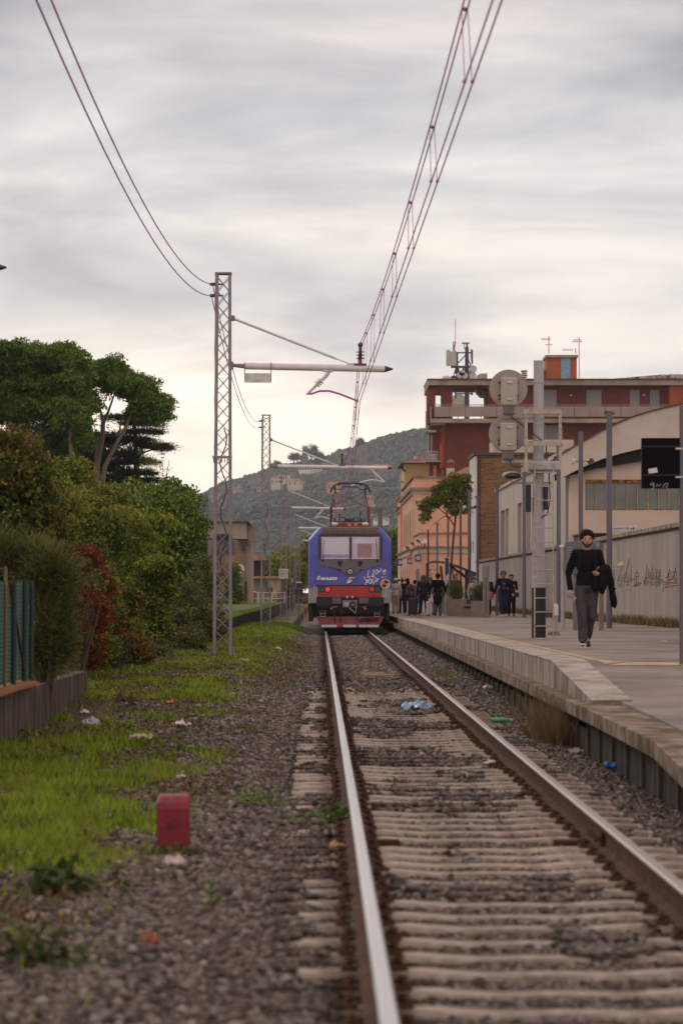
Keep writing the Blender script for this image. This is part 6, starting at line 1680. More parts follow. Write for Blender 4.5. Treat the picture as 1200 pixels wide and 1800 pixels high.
# feathery fronds
fr = empty('feathery_shrub', (wx(215, 65), 65, float(gh(-4.3, 65))), 'feathery yellow green shrub with long drooping fronds above the hedge', 'shrub', 'bushes and climbers of the left hedge')
pts = []; drs = []
fm = MB()
for k in range(90):
    c = np.array(P(random.uniform(150, 275), random.uniform(895, 1010), 64.6 + random.uniform(-.5, .8))); a = random.uniform(-.6, PI + .6)
    d_ = np.array([math.cos(a), random.uniform(-.6, .2), .45]); l = random.uniform(.5, .95)
    prev = None; cp = []
    for t in np.linspace(0, 1, 9):
        p = c + d_ * l * t + np.array([0, 0, -.62 * l * t * t]); cp.append(tuple(p))
        for s_ in (-1, 1):
            for q in range(2):
                pts.append(p + np.array([0, 0, 0])); drs.append(np.array([-d_[2] * s_ * .5 + .3 * d_[0], s_ * .7, -.55 + .8 * s_ * d_[0]]))
    fm.tube(cp[::2], .006, 4)
V_, F_ = leaf_quads(np.array(pts) + rng.normal(size=(len(pts), 3)) * .015, .17, .035, 0, np.array(drs))
np_mesh('fronds', V_, F_, L_frond, fr); fm.build('frond_ribs', M('frond_rib', (.12, .12, .03), .8), fr)
stems(fr, wx(215, 65), 65, float(gh(-4.3, 65)) - .1, 2.6, 7, .04, .9)
bush('square topped ivy clump with a bright yellow green crown', [ell(272, 1060, 64, 30, 70, .5), ell(275, 1015, 64, 30, 25, .5), ell(265, 1105, 64, 26, 40, .4)], L_mix, 260, 60, .11, .07, .06, 64)
bush('bright sprays on top of the square ivy clump', [ell(278, 995, 63.6, 28, 11, .45)], L_frond, 90, 40, .08, .06, .05, 63.6, st=False)
bush('big rounded green tree at the right end of the hedge', [ell(285, 920, 85, 62, 62, 1.2), ell(325, 950, 84, 32, 62, 1.0), ell(240, 960, 85, 50, 60, 1.0), ell(300, 880, 86, 40, 30, .9), ell(330, 1010, 84, 28, 50, .8)], L_green, 760, 60, .20, .11, .07, 85, cat='tree', name='hedge_tree')
bush('brown green bramble spilling below the big rounded tree', [ell(330, 1080, 76, 45, 50, .8), ell(360, 1040, 80, 25, 55, .7), ell(300, 1110, 74, 45, 38, .7), ell(370, 1100, 78, 22, 38, .6)], L_dry, 460, 55, .13, .07, .05, 76)
bush('low bramble along the foot of the hedge', [ell(180, 1165, 54, 60, 26, .5), ell(250, 1150, 60, 55, 26, .5), ell(320, 1135, 68, 50, 24, .5), ell(120, 1215, 44, 26, 28, .25)], L_dry, 420, 50, .08, .055, .04, 54, st=False)
bush('dark green bush between the ivy mass and the pines', [ell(95, 880, 82, 45, 50, 1.1), ell(60, 840, 84, 40, 40, 1.), ell(130, 900, 83, 45, 45, 1.)], L_mix, 360, 60, .2, .11, .08, 82)
bush('dark shrub with a flat top in front of the pine trunks', [ell(170, 890, 92, 60, 30, 1.2), ell(220, 885, 92, 45, 28, 1.), ell(120, 880, 94, 50, 40, 1.2)], L_mix, 360, 60, .2, .12, .08, 92)
MB().tube([P(256, 998, 68), P(262, 993, 68), P(275, 991, 68), P(283, 994, 68)], .02, 6).build('bent_pipe', offw)
tag(bpy.data.objects['bent_pipe'], 'pale bent pipe poking out above the square ivy clump', 'pipe')
# ------------------------------------------------------------------ umbrella pines and cedar
def tree(lbl, Y, trunk, limbs, specs, mat, clumps, per, cs, Lf, Wf, tm_=barkl, flat=.5, name='umbrella_pine', cat='pine tree', zlow=-.35, align=True, r=1.0, shell=.45, puff=0):
    b = P(trunk[0][0], trunk[0][1], Y)
    o = empty(name, (b.x, Y, -.4), lbl, cat, 'tall trees beyond the hedge')
    m = MB()
    k = Y / F
    for path in [trunk] + limbs:
        off = 0.0
        pts = [P(a, b_, Y) + Vector((0, (i * .35 if path is not trunk else 0) * (1 if (a + len(limbs)) % 2 < 1 else -1), 0)) for i, (a, b_, w_) in enumerate(path)]
        m.tube(pts, [w_ * k / 2 * r for (_, _, w_) in path], 8)
    m.build('trunk', tm_, o)
    if puff: foliage('crown', mat, o, specs, int(clumps * .42), int(per * 2.1), .42, Lf * 1.6, Wf * 1.4, shell, flat, 0, False, None, zlow, puff=.75)
    else: foliage('crown', mat, o, specs, clumps, per, cs, Lf, Wf, shell, flat, 0, align, None, zlow)
    return o
Yp_ = 140.0
tree('huge spreading umbrella pine at the far left, its crown filling the corner', Yp_, [(38, 1030, 22), (40, 870, 20), (42, 790, 18), (38, 755, 16)],
     [[(40, 775, 13), (20, 745, 9), (0, 725, 6), (-30, 700, 5)], [(42, 775, 11), (70, 765, 8), (105, 745, 6), (130, 725, 4)], [(38, 760, 12), (37, 730, 9), (45, 700, 6)], [(40, 790, 8), (75, 765, 5), (100, 752, 4)]],
     [ell(30, 665, Yp_, 120, 55, 3.2), ell(-60, 690, Yp_, 100, 60, 3.), ell(115, 680, Yp_, 52, 52, 2.4), ell(60, 635, Yp_, 90, 28, 2.6), ell(100, 640, Yp_ + 1, 50, 28, 2.4), ell(50, 720, Yp_ - 1.5, 38, 26, 1.5), ell(140, 715, Yp_, 30, 26, 1.5), ell(0, 700, Yp_ + 1, 80, 60, 2.6), ell(90, 700, Yp_ + 1, 80, 50, 2.6), ell(-40, 740, Yp_ + 1, 70, 40, 2.2), ell(20, 625, Yp_, 70, 22, 2), ell(118, 765, Yp_ + 2, 40, 30, 1.6)], L_pine, 2900, 60, .26, .16, .05, flat=.8, shell=.45, zlow=-.9, align=False, puff=1)
tree('middle umbrella pine with a forked trunk and open crown', Yp_ + 3, [(175, 1030, 16), (173, 860, 14), (170, 820, 11), (180, 770, 9), (182, 740, 7)],
     [[(172, 825, 7), (168, 785, 6), (160, 760, 4), (150, 730, 3)], [(182, 745, 6), (176, 720, 4), (175, 700, 3)], [(182, 745, 6), (195, 715, 4), (200, 690, 3)], [(176, 722, 3), (160, 700, 2)]],
     [ell(190, 668, Yp_ + 3, 42, 24, 1.8), ell(215, 685, Yp_ + 3, 32, 18, 1.4), ell(165, 665, Yp_ + 3, 30, 26, 1.4), ell(200, 650, Yp_ + 3, 20, 14, 1.2)], L_pine, 520, 60, .20, .15, .05, flat=.7, align=False, puff=1)
tree('slender umbrella pine leaning right with a small high crown', Yp_ + 1, [(176, 1030, 12), (177, 868, 11), (185, 820, 8), (205, 780, 7), (222, 750, 6), (232, 725, 5), (235, 690, 4)],
     [[(210, 772, 4), (212, 752, 3), (218, 735, 2)], [(232, 728, 3), (240, 705, 2), (248, 692, 2)], [(233, 715, 3), (225, 695, 2)]],
     [ell(235, 678, Yp_ + 1, 34, 13, 1.4), ell(265, 712, Yp_ + 1, 32, 16, 1.3), ell(245, 697, Yp_ + 1, 32, 14, 1.2), ell(285, 720, Yp_ + 1, 12, 12, .8), ell(278, 738, Yp_ + 1.5, 16, 14, .8), ell(255, 730, Yp_ + 1.5, 26, 14, 1)], L_pine, 430, 60, .19, .14, .05, flat=.7, align=False, puff=1)
tree('straight pine trunk with a ragged crown, left of the forked pine', Yp_ - 2, [(137, 1030, 13), (134, 870, 11), (127, 800, 9), (124, 760, 7), (125, 720, 5)], [[(130, 830, 4), (112, 832, 2), (100, 833, 1.5)], [(134, 866, 6), (140, 845, 5), (133, 825, 5)]],
     [ell(125, 745, Yp_ - 2, 32, 22, 1.3), ell(147, 780, Yp_ - 2, 12, 9, .6), ell(110, 725, Yp_ - 2, 30, 20, 1.1)], L_pine, 330, 60, .2, .14, .05, flat=.7, align=False, puff=1)
Yc_ = 150.0
lay = []
for (a, b, rx, rz) in ((215, 735, 45, 6), (245, 745, 42, 6), (250, 760, 38, 6), (270, 785, 33, 6), (225, 775, 50, 8), (285, 788, 22, 5), (180, 770, 50, 10), (200, 800, 60, 10), (235, 812, 42, 9), (160, 820, 60, 14), (245, 832, 36, 8), (205, 845, 50, 12), (120, 850, 50, 20), (265, 845, 20, 5), (240, 870, 30, 8), (110, 800, 40, 18)):
    lay.append(ell(a, b, Yc_, rx, rz, 1.6))
tree('dark layered cedar behind the pines, boughs reaching right', Yc_, [(241, 1030, 13), (241, 880, 12), (240, 800, 9), (236, 740, 5)],
     [[(240, 870, 4), (215, 885, 3), (200, 900, 2)], [(240, 800, 3), (265, 790, 2), (295, 790, 1.5)], [(240, 840, 3), (210, 830, 2)], [(243, 880, 3), (275, 862, 2), (290, 845, 1.5), (297, 825, 1)], [(245, 885, 3), (225, 890, 2), (210, 905, 1.5)]],
     lay, L_cedar, 1500, 55, .2, .15, .03, tm_=bark, name='cedar_tree', cat='cedar tree', flat=.35)
tree('bare thin tree with sparse twigs at the right end of the cedar', Yc_ - 3, [(210, 1030, 6), (222, 900, 5), (240, 860, 3), (270, 860, 2)], [[(265, 905, 3), (278, 870, 2), (292, 845, 1.3), (300, 810, 1)], [(262, 880, 2), (268, 840, 1.2), (275, 820, 1)], [(270, 862, 2), (285, 840, 1), (288, 815, 1)]],
     [ell(268, 818, Yc_ - 3, 30, 40, 1), ell(303, 735, Yc_ - 3, 8, 4, .3)], L_mix, 60, 14, .12, .08, .04, tm_=bark, name='bare_tree', cat='tree', r=.9)
# wall of evergreen behind the trunks
bush('dense evergreen thicket behind the pine trunks', [ell(170, 800, 158, 75, 42, 2), ell(90, 770, 158, 70, 50, 2), ell(150, 850, 158, 110, 50, 2), ell(40, 830, 158, 120, 70, 2), ell(240, 880, 158, 55, 25, 1.5)], L_cedar, 700, 55, .32, .2, .08, 158, grp=None, zlow=-1)

# ------------------------------------------------------------------ old low platform on the left, buildings behind it
op = empty('old_platform', (-3, 100, 0), kind='structure')
ystn = [84, 101, 130, 160, 185, 230, 330]
xo_ = lambda y: float(np.interp(y, [84, 101, 185, 330], [-3.15, -3.0, -2.6, -2.6]))
zo_ = lambda y: float(np.interp(y, [84, 101, 185, 330], [.45, .475, .53, .53]))
strip('retaining_face', darkc, lambda y: xo_(y) - .3, xo_, zo_, .9, ys=ystn, parent=op)
strip('grass_top', M('mown_grass', (.085, .13, .025), .95, 0, .25, 1.2, .4, 20, col2=(.11, .10, .04), fac=(.3, .5)), lambda y: -22, lambda y: xo_(y) - .302, zo_, .5, ys=ystn, parent=op)
yy_ = rng.uniform(84, 200, 9000); xx_ = np.interp(yy_, [84, 101, 185], [-3.15, -3, -2.6]) - np.abs(rng.normal(0, .16, 9000))
a_, b_ = blades(xx_, yy_, .12, .03, np.interp(yy_, [84, 101, 185], [.44, .47, .52]))
tag(np_mesh('edge_grass', a_, b_, gleaf), kind='stuff', label='grass fringe along the lip of the old low platform', cat='grass')
Yl = 205.0
ob = empty('old_railway_building', (wx(400, Yl), Yl, .5), 'shabby brown two storey railway building half hidden by the hedge', 'building')
obm = M('shabby_brown_render', (.25, .19, .15), .9, 0, .2, .6, .3, 6, col2=(.16, .105, .075), fac=(.35, .55)); obl = M('shabby_buff_render', (.33, .265, .21), .9, 0, .15, .6, .3, 6)
MB().box(wx(300, Yl), wx(430, Yl), Yl, Yl + 9, 0, wz(950, Yl)).build('lower_wall', obm, ob)
MB().box(wx(300, Yl), wx(434, Yl), Yl - .3, Yl + 9, wz(948, Yl) + .02, wz(919, Yl)).build('upper_wall', obl, ob)
MB().prism([(wx(434, Yl) + .003, wz(948, Yl) + .02), (wx(443, Yl), wz(955, Yl)), (wx(443, Yl), wz(927, Yl)), (wx(434, Yl) + .003, wz(919, Yl))], Yl - .1, Yl + 9).build('side_wall', obm, ob)
MB().box(wx(430, Yl) + .003, wx(441, Yl), Yl + .3, Yl + 9, 0, wz(956, Yl)).build('side_lower_wall', obl, ob)
MB().prism([(wx(298, Yl), wz(918.5, Yl)), (wx(436, Yl), wz(918.5, Yl)), (wx(444, Yl), wz(927, Yl) + .03), (wx(444, Yl), wz(925, Yl) + .03), (wx(437, Yl), wz(916.5, Yl)), (wx(298, Yl), wz(916.5, Yl))], Yl - .5, Yl + 9.3).build('roof', M('roof_brown', (.11, .08, .065), .9), ob)
MB().prism([(wx(424, Yl), wz(949, Yl)), (wx(434, Yl), wz(949, Yl)), (wx(434, Yl), wz(958, Yl)), (wx(431, Yl), wz(966, Yl)), (wx(426, Yl), wz(968, Yl))], Yl - .4, Yl - .02).build('corner_bracket', M('bracket_dark', (.08, .055, .045), .9), ob)
MB().box(wx(395, Yl), wx(425, Yl), Yl - .06, Yl - .005, wz(990, Yl), wz(965, Yl)).build('shutter', M('ochre_shutter', (.30, .17, .09), .8), ob)
MB().box(wx(362, Yl), wx(380, Yl), Yl - .06, Yl - .005, wz(990, Yl), wz(966, Yl)).build('window', wd, ob)
MB().box(wx(430, Yl) - .02, wx(434, Yl), Yl + .1, Yl + .29, wz(1056, Yl), wz(1022, Yl)).build('door', black, ob)
Yk = 240.0
ks = empty('yellow_hut', (wx(465, Yk), Yk, .5), 'small yellowish flat roofed hut with a dark door at the far left of the track', 'hut')
hutm = M('hut_yellow_render', (.42, .31, .19), .9, 0, .15, .8); hutg = M('hut_grey_render', (.25, .215, .19), .9, 0, .15, .8)
MB().box(wx(440, Yk), wx(470, Yk), Yk + .3, Yk + 5, .2, wz(1017, Yk)).build('wall', hutg, ks)
MB().box(wx(470, Yk) + .003, wx(491, Yk), Yk, Yk + 5, .2, wz(1017, Yk)).build('wall', hutm, ks)
MB().box(wx(438, Yk), wx(493, Yk), Yk - .5, Yk + 5.3, wz(1016.8, Yk), wz(1013, Yk)).build('roof', M('hut_roof_edge', (.36, .23, .14), .8), ks)
MB().box(wx(472, Yk), wx(479, Yk), Yk - .03, Yk - .002, wz(1049, Yk), wz(1033, Yk)).build('door', M('hut_door', (.03, .025, .06), .5), ks)
MB().box(wx(473, Yk), wx(479, Yk), Yk - .03, Yk - .002, wz(1031.5, Yk), wz(1029, Yk)).build('house_number_sign', M('sign_amber', (.55, .28, .06), .6), ks)
MB().box(wx(473, Yk), wx(481, Yk), Yk - .03, Yk - .002, wz(1028, Yk), wz(1020, Yk)).build('window', galv, ks)
# shed roof behind
sh_ = empty('tiled_shed', (wx(453, 260), 260, .5), 'shed with a pinkish tiled roof and dark open eaves behind the hut', 'shed')
MB().prism([(wx(441, 260), wz(985, 260)), (wx(470, 260), wz(985, 260)), (wx(466, 260), wz(975, 260)), (wx(443, 260), wz(976, 260))], 260, 265).build('roof', M('pale_roof_tiles', (.38, .22, .18), .9, 0, .3, 2), sh_)
MB().box(wx(441, 260), wx(462, 260), 260.5, 264.5, .2, wz(985, 260) - .003).build('wall', M('shed_dark', (.04, .03, .035), .9), sh_)
# white cabinets, drums, railing by the hut
def simple(name, mat, parts, lbl, cat, grp=None, loc=None):
    o = empty(name, loc, lbl, cat, grp)
    return o
Yw = 228.0
o = empty('white_cabinet', (wx(435, Yw), Yw, .52), 'pair of white equipment cabinets beside the conical bush', 'cabinet')
MB().box(wx(428.5, Yw), wx(435, Yw), Yw, Yw + .6, .5, wz(1041, Yw), .02).build('body', offw, o)
MB().box(wx(435.6, Yw), wx(443, Yw), Yw, Yw + .6, .5, wz(1040, Yw), .02).build('body', offw, o)
MB().box(wx(430, Yw), wx(431, Yw), Yw - .02, Yw - .001, .9, 1.1).build('door_handle', black, o)
for i, (a, b) in enumerate(((443.5, 449.5), (487.5, 490.5))):
    o = empty('red_drum', (wx(a, Yw), Yw + 1, .5), ['dark red tank beside the white cabinets', 'narrow dark red extinguisher post at the hut corner'][i], 'drum', 'red equipment by the hut')
    MB().cyl((wx((a + b) / 2, Yw), Yw + 1, .5), (wx((a + b) / 2, Yw), Yw + 1, wz(1041, Yw)), (b - a) / 2 * Yw / F, 12).build('tank_body', M('dark_red_tank', (.22, .02, .025), .5), o)
    MB().ball((wx((a + b) / 2, Yw), Yw + 1, wz(1041, Yw)), (.12, .12, .08), 8, 5).build('tank_cap', offw if i == 0 else black, o)
o = empty('white_railing', (wx(470, Yw), Yw - 2, .5), 'white pipe railing in front of the yellow hut', 'railing')
m = MB()
for py_ in (1041.5, 1052): m.tube([P(430 if py_ > 1045 else 449, py_, Yw - 2), P(502, py_, Yw - 2)], .03, 6)
for px_ in (454, 463, 478, 500): m.tube([P(px_, 1060, Yw - 2), P(px_, 1041.5, Yw - 2)], .035, 6)
m.build('rail', offw, o)
tree_c = bush('conical dark bush beside the old railway building', [ell(412, 1035, 196, 15, 30, .6), ell(413, 1010, 196, 9, 22, .4), ell(412, 1052, 196, 17, 18, .7)], L_mix, 160, 50, .16, .10, .08, 196, grp=None)
o = empty('satellite_dish', P(421, 1000, 203), 'white satellite dish on the corner of the old railway building', 'dish')
MB().tube([P(421, 1000, 203), P(421, 1000, 203) + Vector((0, .08, 0))], [.33, .28], 16).build('dish_face', offw, o)
MB().tube([P(421, 1000, 203), (wx(430, Yl), Yl, wz(1003, Yl))], .03, 5).build('dish_bracket', post_m, o)
# signs by the masts
o = empty('notice_board', (wx(497.5, 167.5), 167.5, 0), 'square white notice board with rows of dark lettering fixed to a mast', 'notice board')
Ys_ = 167.6
MB().box(wx(490, Ys_), wx(506.5, Ys_), Ys_ - .03, Ys_, wz(1017, Ys_), wz(1000, Ys_), .005).build('board', M('notice_white', (.60, .57, .53), .7), o)
for k, s_ in enumerate(('TRENO', 'FERMATA', '13+12')):
    text('lettering', s_, .13 if k < 2 else .16, M('notice_ink', (.20, .18, .19), .7) if k < 2 else M('notice_ink_dark', (.06, .05, .06), .7), o, (wx(498.2, Ys_), Ys_ - .035, wz(1004.0 + k * 4.6, Ys_)), bold=.002)
MB().tube([(wx(498, Ys_), Ys_ + .02, 0), (wx(498, Ys_), Ys_ + .02, wz(1001, Ys_))], .03, 6).build('board_post', post_m, o)
o = empty('letter_plate', (wx(514.5, 221), 221, 0), 'small dark square plate bearing a pale letter F on the mast', 'sign')
Yf = 221.4
MB().box(wx(509.5, Yf), wx(518.5, Yf), Yf - .06, Yf - .03, wz(1027.5, Yf), wz(1014.5, Yf), .01).build('plate', M('plate_olive', (.10, .075, .05), .7), o)
text('letter', 'F', .42, M('plate_pale', (.42, .36, .28), .7), o, (wx(514, Yf), Yf - .065, wz(1021, Yf)), bold=.008)
MB().tube([(wx(514, Yf), Yf, 0), (wx(514, Yf), Yf, wz(1027, Yf))], .03, 6).build('plate_post', post_m, o)
Yd = 180.0
o = empty('dwarf_signal', (wx(525, Yd), Yd, -.1), 'low shunting signal with dark blue square plates on a thin post', 'signal')
MB().tube([(wx(525, Yd), Yd, -.2), (wx(525, Yd), Yd, wz(1023, Yd))], .035, 6).build('post', post_m, o)
for k, (a, b, c, d_) in enumerate(((521, 524.6, 1025, 1034), (525.4, 529, 1025, 1034), (517.5, 524, 1035.5, 1045), (526, 532.3, 1035.5, 1045))):
    MB().box(wx(a, Yd), wx(b, Yd), Yd - .05, Yd - .02, wz(d_, Yd), wz(c, Yd), .005).build('plate', M('signal_navy', (.015, .015, .045), .5), o)
MB().box(wx(520, Yd), wx(530, Yd), Yd - .04, Yd - .01, wz(1024.6, Yd), wz(1022.5, Yd)).build('plate_hood', offw, o)
Yo = 150.0
o = empty('orange_trestle', (wx(537, Yo), Yo, -.1), 'small orange trestle on the ground left of the locomotive', 'trestle')
MB().prism([(wx(532, Yo), wz(1067, Yo)), (wx(541, Yo), wz(1067, Yo)), (wx(541, Yo), wz(1064.5, Yo)), (wx(537, Yo), wz(1062.5, Yo)), (wx(534, Yo), wz(1065, Yo))], Yo, Yo + .3).build('trestle_beam', M('trestle_orange', (.65, .20, .03), .6), o)
m = MB()
for a in (534, 539): m.tube([P(a, 1066, Yo), (wx(a, Yo), Yo, -.2)], .03, 5)
m.build('leg', M('trestle_orange', (.65, .20, .03), .6), o)
# greenery beyond
def farbush(lbl, specs, mat, clumps, per, cs, Lf, Wf, cat='tree', name='far_tree'):
    return bush(lbl, specs, mat, clumps, per, cs, Lf, Wf, 300, cat=cat, name=name, grp='trees far along the line')
farbush('yellow green trees beyond the small hut', [ell(478, 1005, 290, 26, 28, 1.5), ell(500, 990, 295, 22, 22, 1.5), ell(455, 1010, 290, 16, 20, 1.2)], L_frond, 260, 45, .35, .22, .16)
farbush('dark trees behind the row of distant masts', [ell(520, 1020, 300, 22, 40, 1.5), ell(540, 990, 305, 22, 45, 1.5), ell(505, 1035, 300, 18, 26, 1.2), ell(520, 985, 310, 18, 22, 1.4)], L_mix, 330, 45, .35, .22, .16)
farbush('green tree mass right of the locomotive, left of the station', [ell(693, 960, 330, 18, 28, 2), ell(690, 1000, 330, 14, 40, 2), ell(660, 975, 335, 26, 30, 2)], L_green, 300, 45, .4, .25, .18)
farbush('low scrub at the far end of the left verge', [ell(515, 1060, 240, 34, 8, 1.2), ell(545, 1062, 230, 20, 7, 1.)], L_dry, 160, 40, .2, .16, .08, 'bush', 'far_bush')
# tree on the platform
Yt_ = 158.0
ot = empty('platform_tree', (wx(795, Yt_), Yt_, zp(Yt_)), 'slim tree with an airy yellow green crown in front of the pink station', 'tree')
m = MB(); kf = Yt_ / F
for path in ([(789, 1046, 5), (792, 1000, 4.5), (796, 950, 4.2), (800, 915, 3.6), (803, 885, 2.6)], [(799, 925, 2.6), (785, 905, 2), (765, 890, 1.4), (748, 885, 1)], [(800, 912, 2.4), (795, 885, 1.8), (790, 862, 1.2)], [(801, 905, 2.2), (812, 880, 1.6), (820, 860, 1)], [(785, 905, 1.4), (770, 915, 1), (757, 925, .8)], [(803, 888, 1.6), (806, 862, 1)]):
    m.tube([P(a, b, Yt_) + Vector((0, .15 * math.sin(a), 0)) for a, b, w_ in path], [w_ * kf / 2 for _, _, w_ in path], 7)
m.build('trunk', bark, ot)
foliage('crown', L_mix, ot, [ell(800, 850, Yt_, 26, 15, .8), ell(780, 862, Yt_, 20, 13, .7), ell(752, 890, Yt_, 17, 14, .5), ell(748, 910, Yt_, 10, 9, .4), ell(815, 865, Yt_, 13, 24, .6), ell(798, 895, Yt_, 16, 14, .6), ell(770, 875, Yt_, 14, 8, .5), ell(818, 895, Yt_, 8, 16, .4), ell(790, 875, Yt_, 22, 16, .5), ell(765, 885, Yt_, 16, 10, .5), ell(815, 845, Yt_, 14, 12, .5)], 330, 60, .22, .11, .08, .4, puff=.7)
for a, b_, lb in ((777, 1000, 'brown leaning bare stem left of the blue totem'), (797, 1004, 'thin bare sapling stems right of the blue totem')):
    o = empty('sapling', (wx(a, 135), 135, zp(135)), lb, 'sapling')
    m = MB(); m.tube([P(a + 4, 1052, 135), P(a, 1020, 135), P(a - 3, b_ - 5, 135)], .06 if a < 790 else .03, 6)
    if a > 790: m.tube([P(a + 2, 1030, 135), P(a + 7, 1005, 135)], .025, 5)
    m.build('stem', M('sapling_brown', (.16, .07, .05), .9), o)
    q = leaf_quads(np.array([P(a - 18 if a < 790 else a, 1000, 135)]) + rng.normal(size=(60, 3)) * np.array([.12, .1, .2]), .08, .05)
    np_mesh('leaves', q[0], q[1], L_mix, o)

# ------------------------------------------------------------------ hills
ridge_px = [-400, 150, 300, 335, 360, 400, 430, 450, 480, 505, 530, 560, 585, 600, 620, 650, 680, 720, 745, 800, 900, 1100, 1500, 2200]
ridge_py = [900, 885, 872, 860, 846, 838, 830, 822, 815, 812, 810, 803, 797, 787, 783, 777, 768, 757, 753, 745, 735, 730, 735, 760]
def hill_xyz(u, t):
    """u runs across the range, t from foot (0) to ridge (1); a real fan of slope rising 110 m over 1.3 km"""
    Y = 1150 + 1250 * t
    rp = np.interp(u, ridge_px, ridge_py)
    top = (1038 - rp) / F * 2400
    prof = .16 * t + .84 * t ** 1.35 
    X_ = (u - 561) / F * 1800 * (.85 + .3 * t)
    n = fbm(X_ + 500, Y, .012, 7, 5) - .5
    z = 1.4 + (top - 4) * prof + n * 22 * t * (1 - t) * 2.2 + (fbm(X_, Y, .05, 9, 3) - .5) * 3 * t
    # terraces
    z = z + .9 * np.sin(z * .55) * (t < .75)
    return X_, Y, z
uu, tt = np.meshgrid(np.concatenate([np.arange(-400, 200, 25), np.arange(200, 900, 6), np.arange(900, 2201, 50)]), np.linspace(0, 1.12, 90))
hx_, hy_, hz_ = hill_xyz(uu, np.minimum(tt, 1.0)); hy_ = hy_ + (tt > 1) * (tt - 1) * 2500; hz_ = hz_ - np.maximum(tt - 1, 0) * 250
Vh = np.stack([hx_, hy_ + 0 * hx_, hz_], -1).reshape(-1, 3); ih = np.arange(uu.size).reshape(uu.shape)
Fh = np.stack([ih[:-1, :-1], ih[:-1, 1:], ih[1:, 1:], ih[1:, :-1]], -1).reshape(-1, 4)
hillm = M('hillside_ground', (.042, .060, .030), .95, 0, .3, .02, col2=(.024, .038, .018), fac=(.42, .55))
tag(np_mesh('hills', Vh, Fh, hillm, smooth=True), kind='structure')
def hp(px, py):
    """put a thing on the slope where its pixel row meets the hill"""
    ts = np.linspace(0.02, 1, 300); xs2, ys2, zs2 = hill_xyz(np.full(300, float(px)), ts)
    # refine u for real direction
    best = None
    for it in range(3):
        us = 561 + (px - 561) / F * ys2 / (1800 * (.85 + .3 * ts)) * F
        xs2, ys2, zs2 = hill_xyz(us, ts)
    pyy = 1038 - (zs2 - EYE) * F / ys2
    i = int(np.argmin(abs(pyy - py))); return Vector((xs2[i], ys2[i], zs2[i]))
hw = {'w': M('far_white_wall', (.85, .80, .74), .9, 0, .08, .1), 'c': M('far_cream_wall', (.66, .54, .40), .9, 0, .1, .1), 'p': M('far_pink_wall', (.55, .32, .25), .9, 0, .1, .1), 's': M('far_stone_wall', (.22, .19, .165), .95, 0, .2, .2)}
ftile = M('far_tiles', (.34, .17, .11), .9, 0, .2, .3)
fwin = M('far_window', (.06, .055, .06), .5)
foliage('distant_treeline', L_cedar, None, [ell(60, 1030, 178, 120, 34, 3), ell(190, 1030, 178, 90, 30, 3), ell(290, 1035, 178, 70, 26, 3)], 420, 55, .5, .4, .3, .2)
tag(bpy.data.objects['distant_treeline'], 'dark mass of scrub and trees far behind the hedge', 'trees', kind='stuff')
HOUSES = []
def villa(a, b, pt, pb, mt, lbl, nwin=3, tower=False, cren=False, name='hill_house', cat='house'):
    g = hp((a + b) / 2, pb); Y = g.y; k = Y / F
    HOUSES.append((a, b, pt, pb, Y))
    x0, x1 = wx(a, Y), wx(b, Y); z1 = wz(pt, Y); z0 = g.z - 3
    o = empty(name, (g.x, Y, g.z), lbl, cat, 'houses on the hillside' if not tower else None)
    dpt = (x1 - x0) * .7
    MB().box(x0, x1, Y, Y + dpt, z0, z1).build('wall', hw[mt], o)
    if cren:
        m = MB(); n = 5
        for q in range(n): m.box(x0 + (x1 - x0) * q / n, x0 + (x1 - x0) * (q + .55) / n, Y, Y + dpt, z1 + .003, z1 + 1.0)
        m.build('battlement', hw[mt], o)
    elif not tower:
        e = .5; hr = min(2.2, (x1 - x0) * .15)
        MB().add([(x0 - e, Y - e, z1), (x1 + e, Y - e, z1), (x1 + e, Y + dpt + e, z1), (x0 - e, Y + dpt + e, z1), (x0 + (x1 - x0) * .25, Y + dpt / 2, z1 + hr), (x1 - (x1 - x0) * .25, Y + dpt / 2, z1 + hr)],
                 [(0, 1, 5, 4), (1, 2, 5), (2, 3, 4, 5), (3, 0, 4), (3, 2, 1, 0)]).build('roof', ftile, o)
    else:
        MB().box(x0 - .25, x1 + .25, Y - .25, Y + dpt + .25, z1 + .003, z1 + .5).build('parapet', hw[mt], o)
    zc = max(g.z + .5, wz(pb, Y))
    for q in range(nwin):
        xc = x0 + (x1 - x0) * (q + .5) / nwin
        MB().box(xc - .45, xc + .45, Y - .08, Y - .002, zc + (z1 - zc) * .55, zc + (z1 - zc) * .85).build('window', fwin, o)
    return o
villa(525, 549, 821, 835, 'w', 'white villa with small windows below the castle', 5)
villa(549, 567, 822, 831, 'c', 'cream villa adjoining the white one on the ridge', 2)
villa(531, 541, 785, 822, 's', 'crenellated stone castle tower among the ridge trees', 1, cren=True, name='castle_tower', cat='tower')
villa(632, 645, 783, 832, 's', 'tall square stone bell tower above the locomotive', 1, tower=True, name='bell_tower', cat='tower')
villa(645, 692, 821, 833, 's', 'long low stone building right of the bell tower', 4)
villa(475, 497, 840, 862, 'c', 'cream house at the left end of the hill hamlet', 3)
villa(488, 510, 836, 852, 'w', 'pale taller house in the middle of the hill hamlet', 3)
villa(505, 532, 845, 862, 'c', 'cream house with a broad roof at the right end of the hill hamlet', 3)
villa(408, 425, 858, 867, 'p', 'orange pink house left of the first mast on the hill', 3)
villa(451, 466, 858, 866, 'p', 'reddish house between the two nearest masts on the hill', 2)
villa(574, 600, 851, 868, 'p', 'rosy house behind the left of the pantograph', 3)
villa(644, 657, 872, 890, 'p', 'pink house right of the pantograph above a white wall', 2)
villa(649, 660, 887, 891, 'w', 'low white wall house just below the pink house', 1)
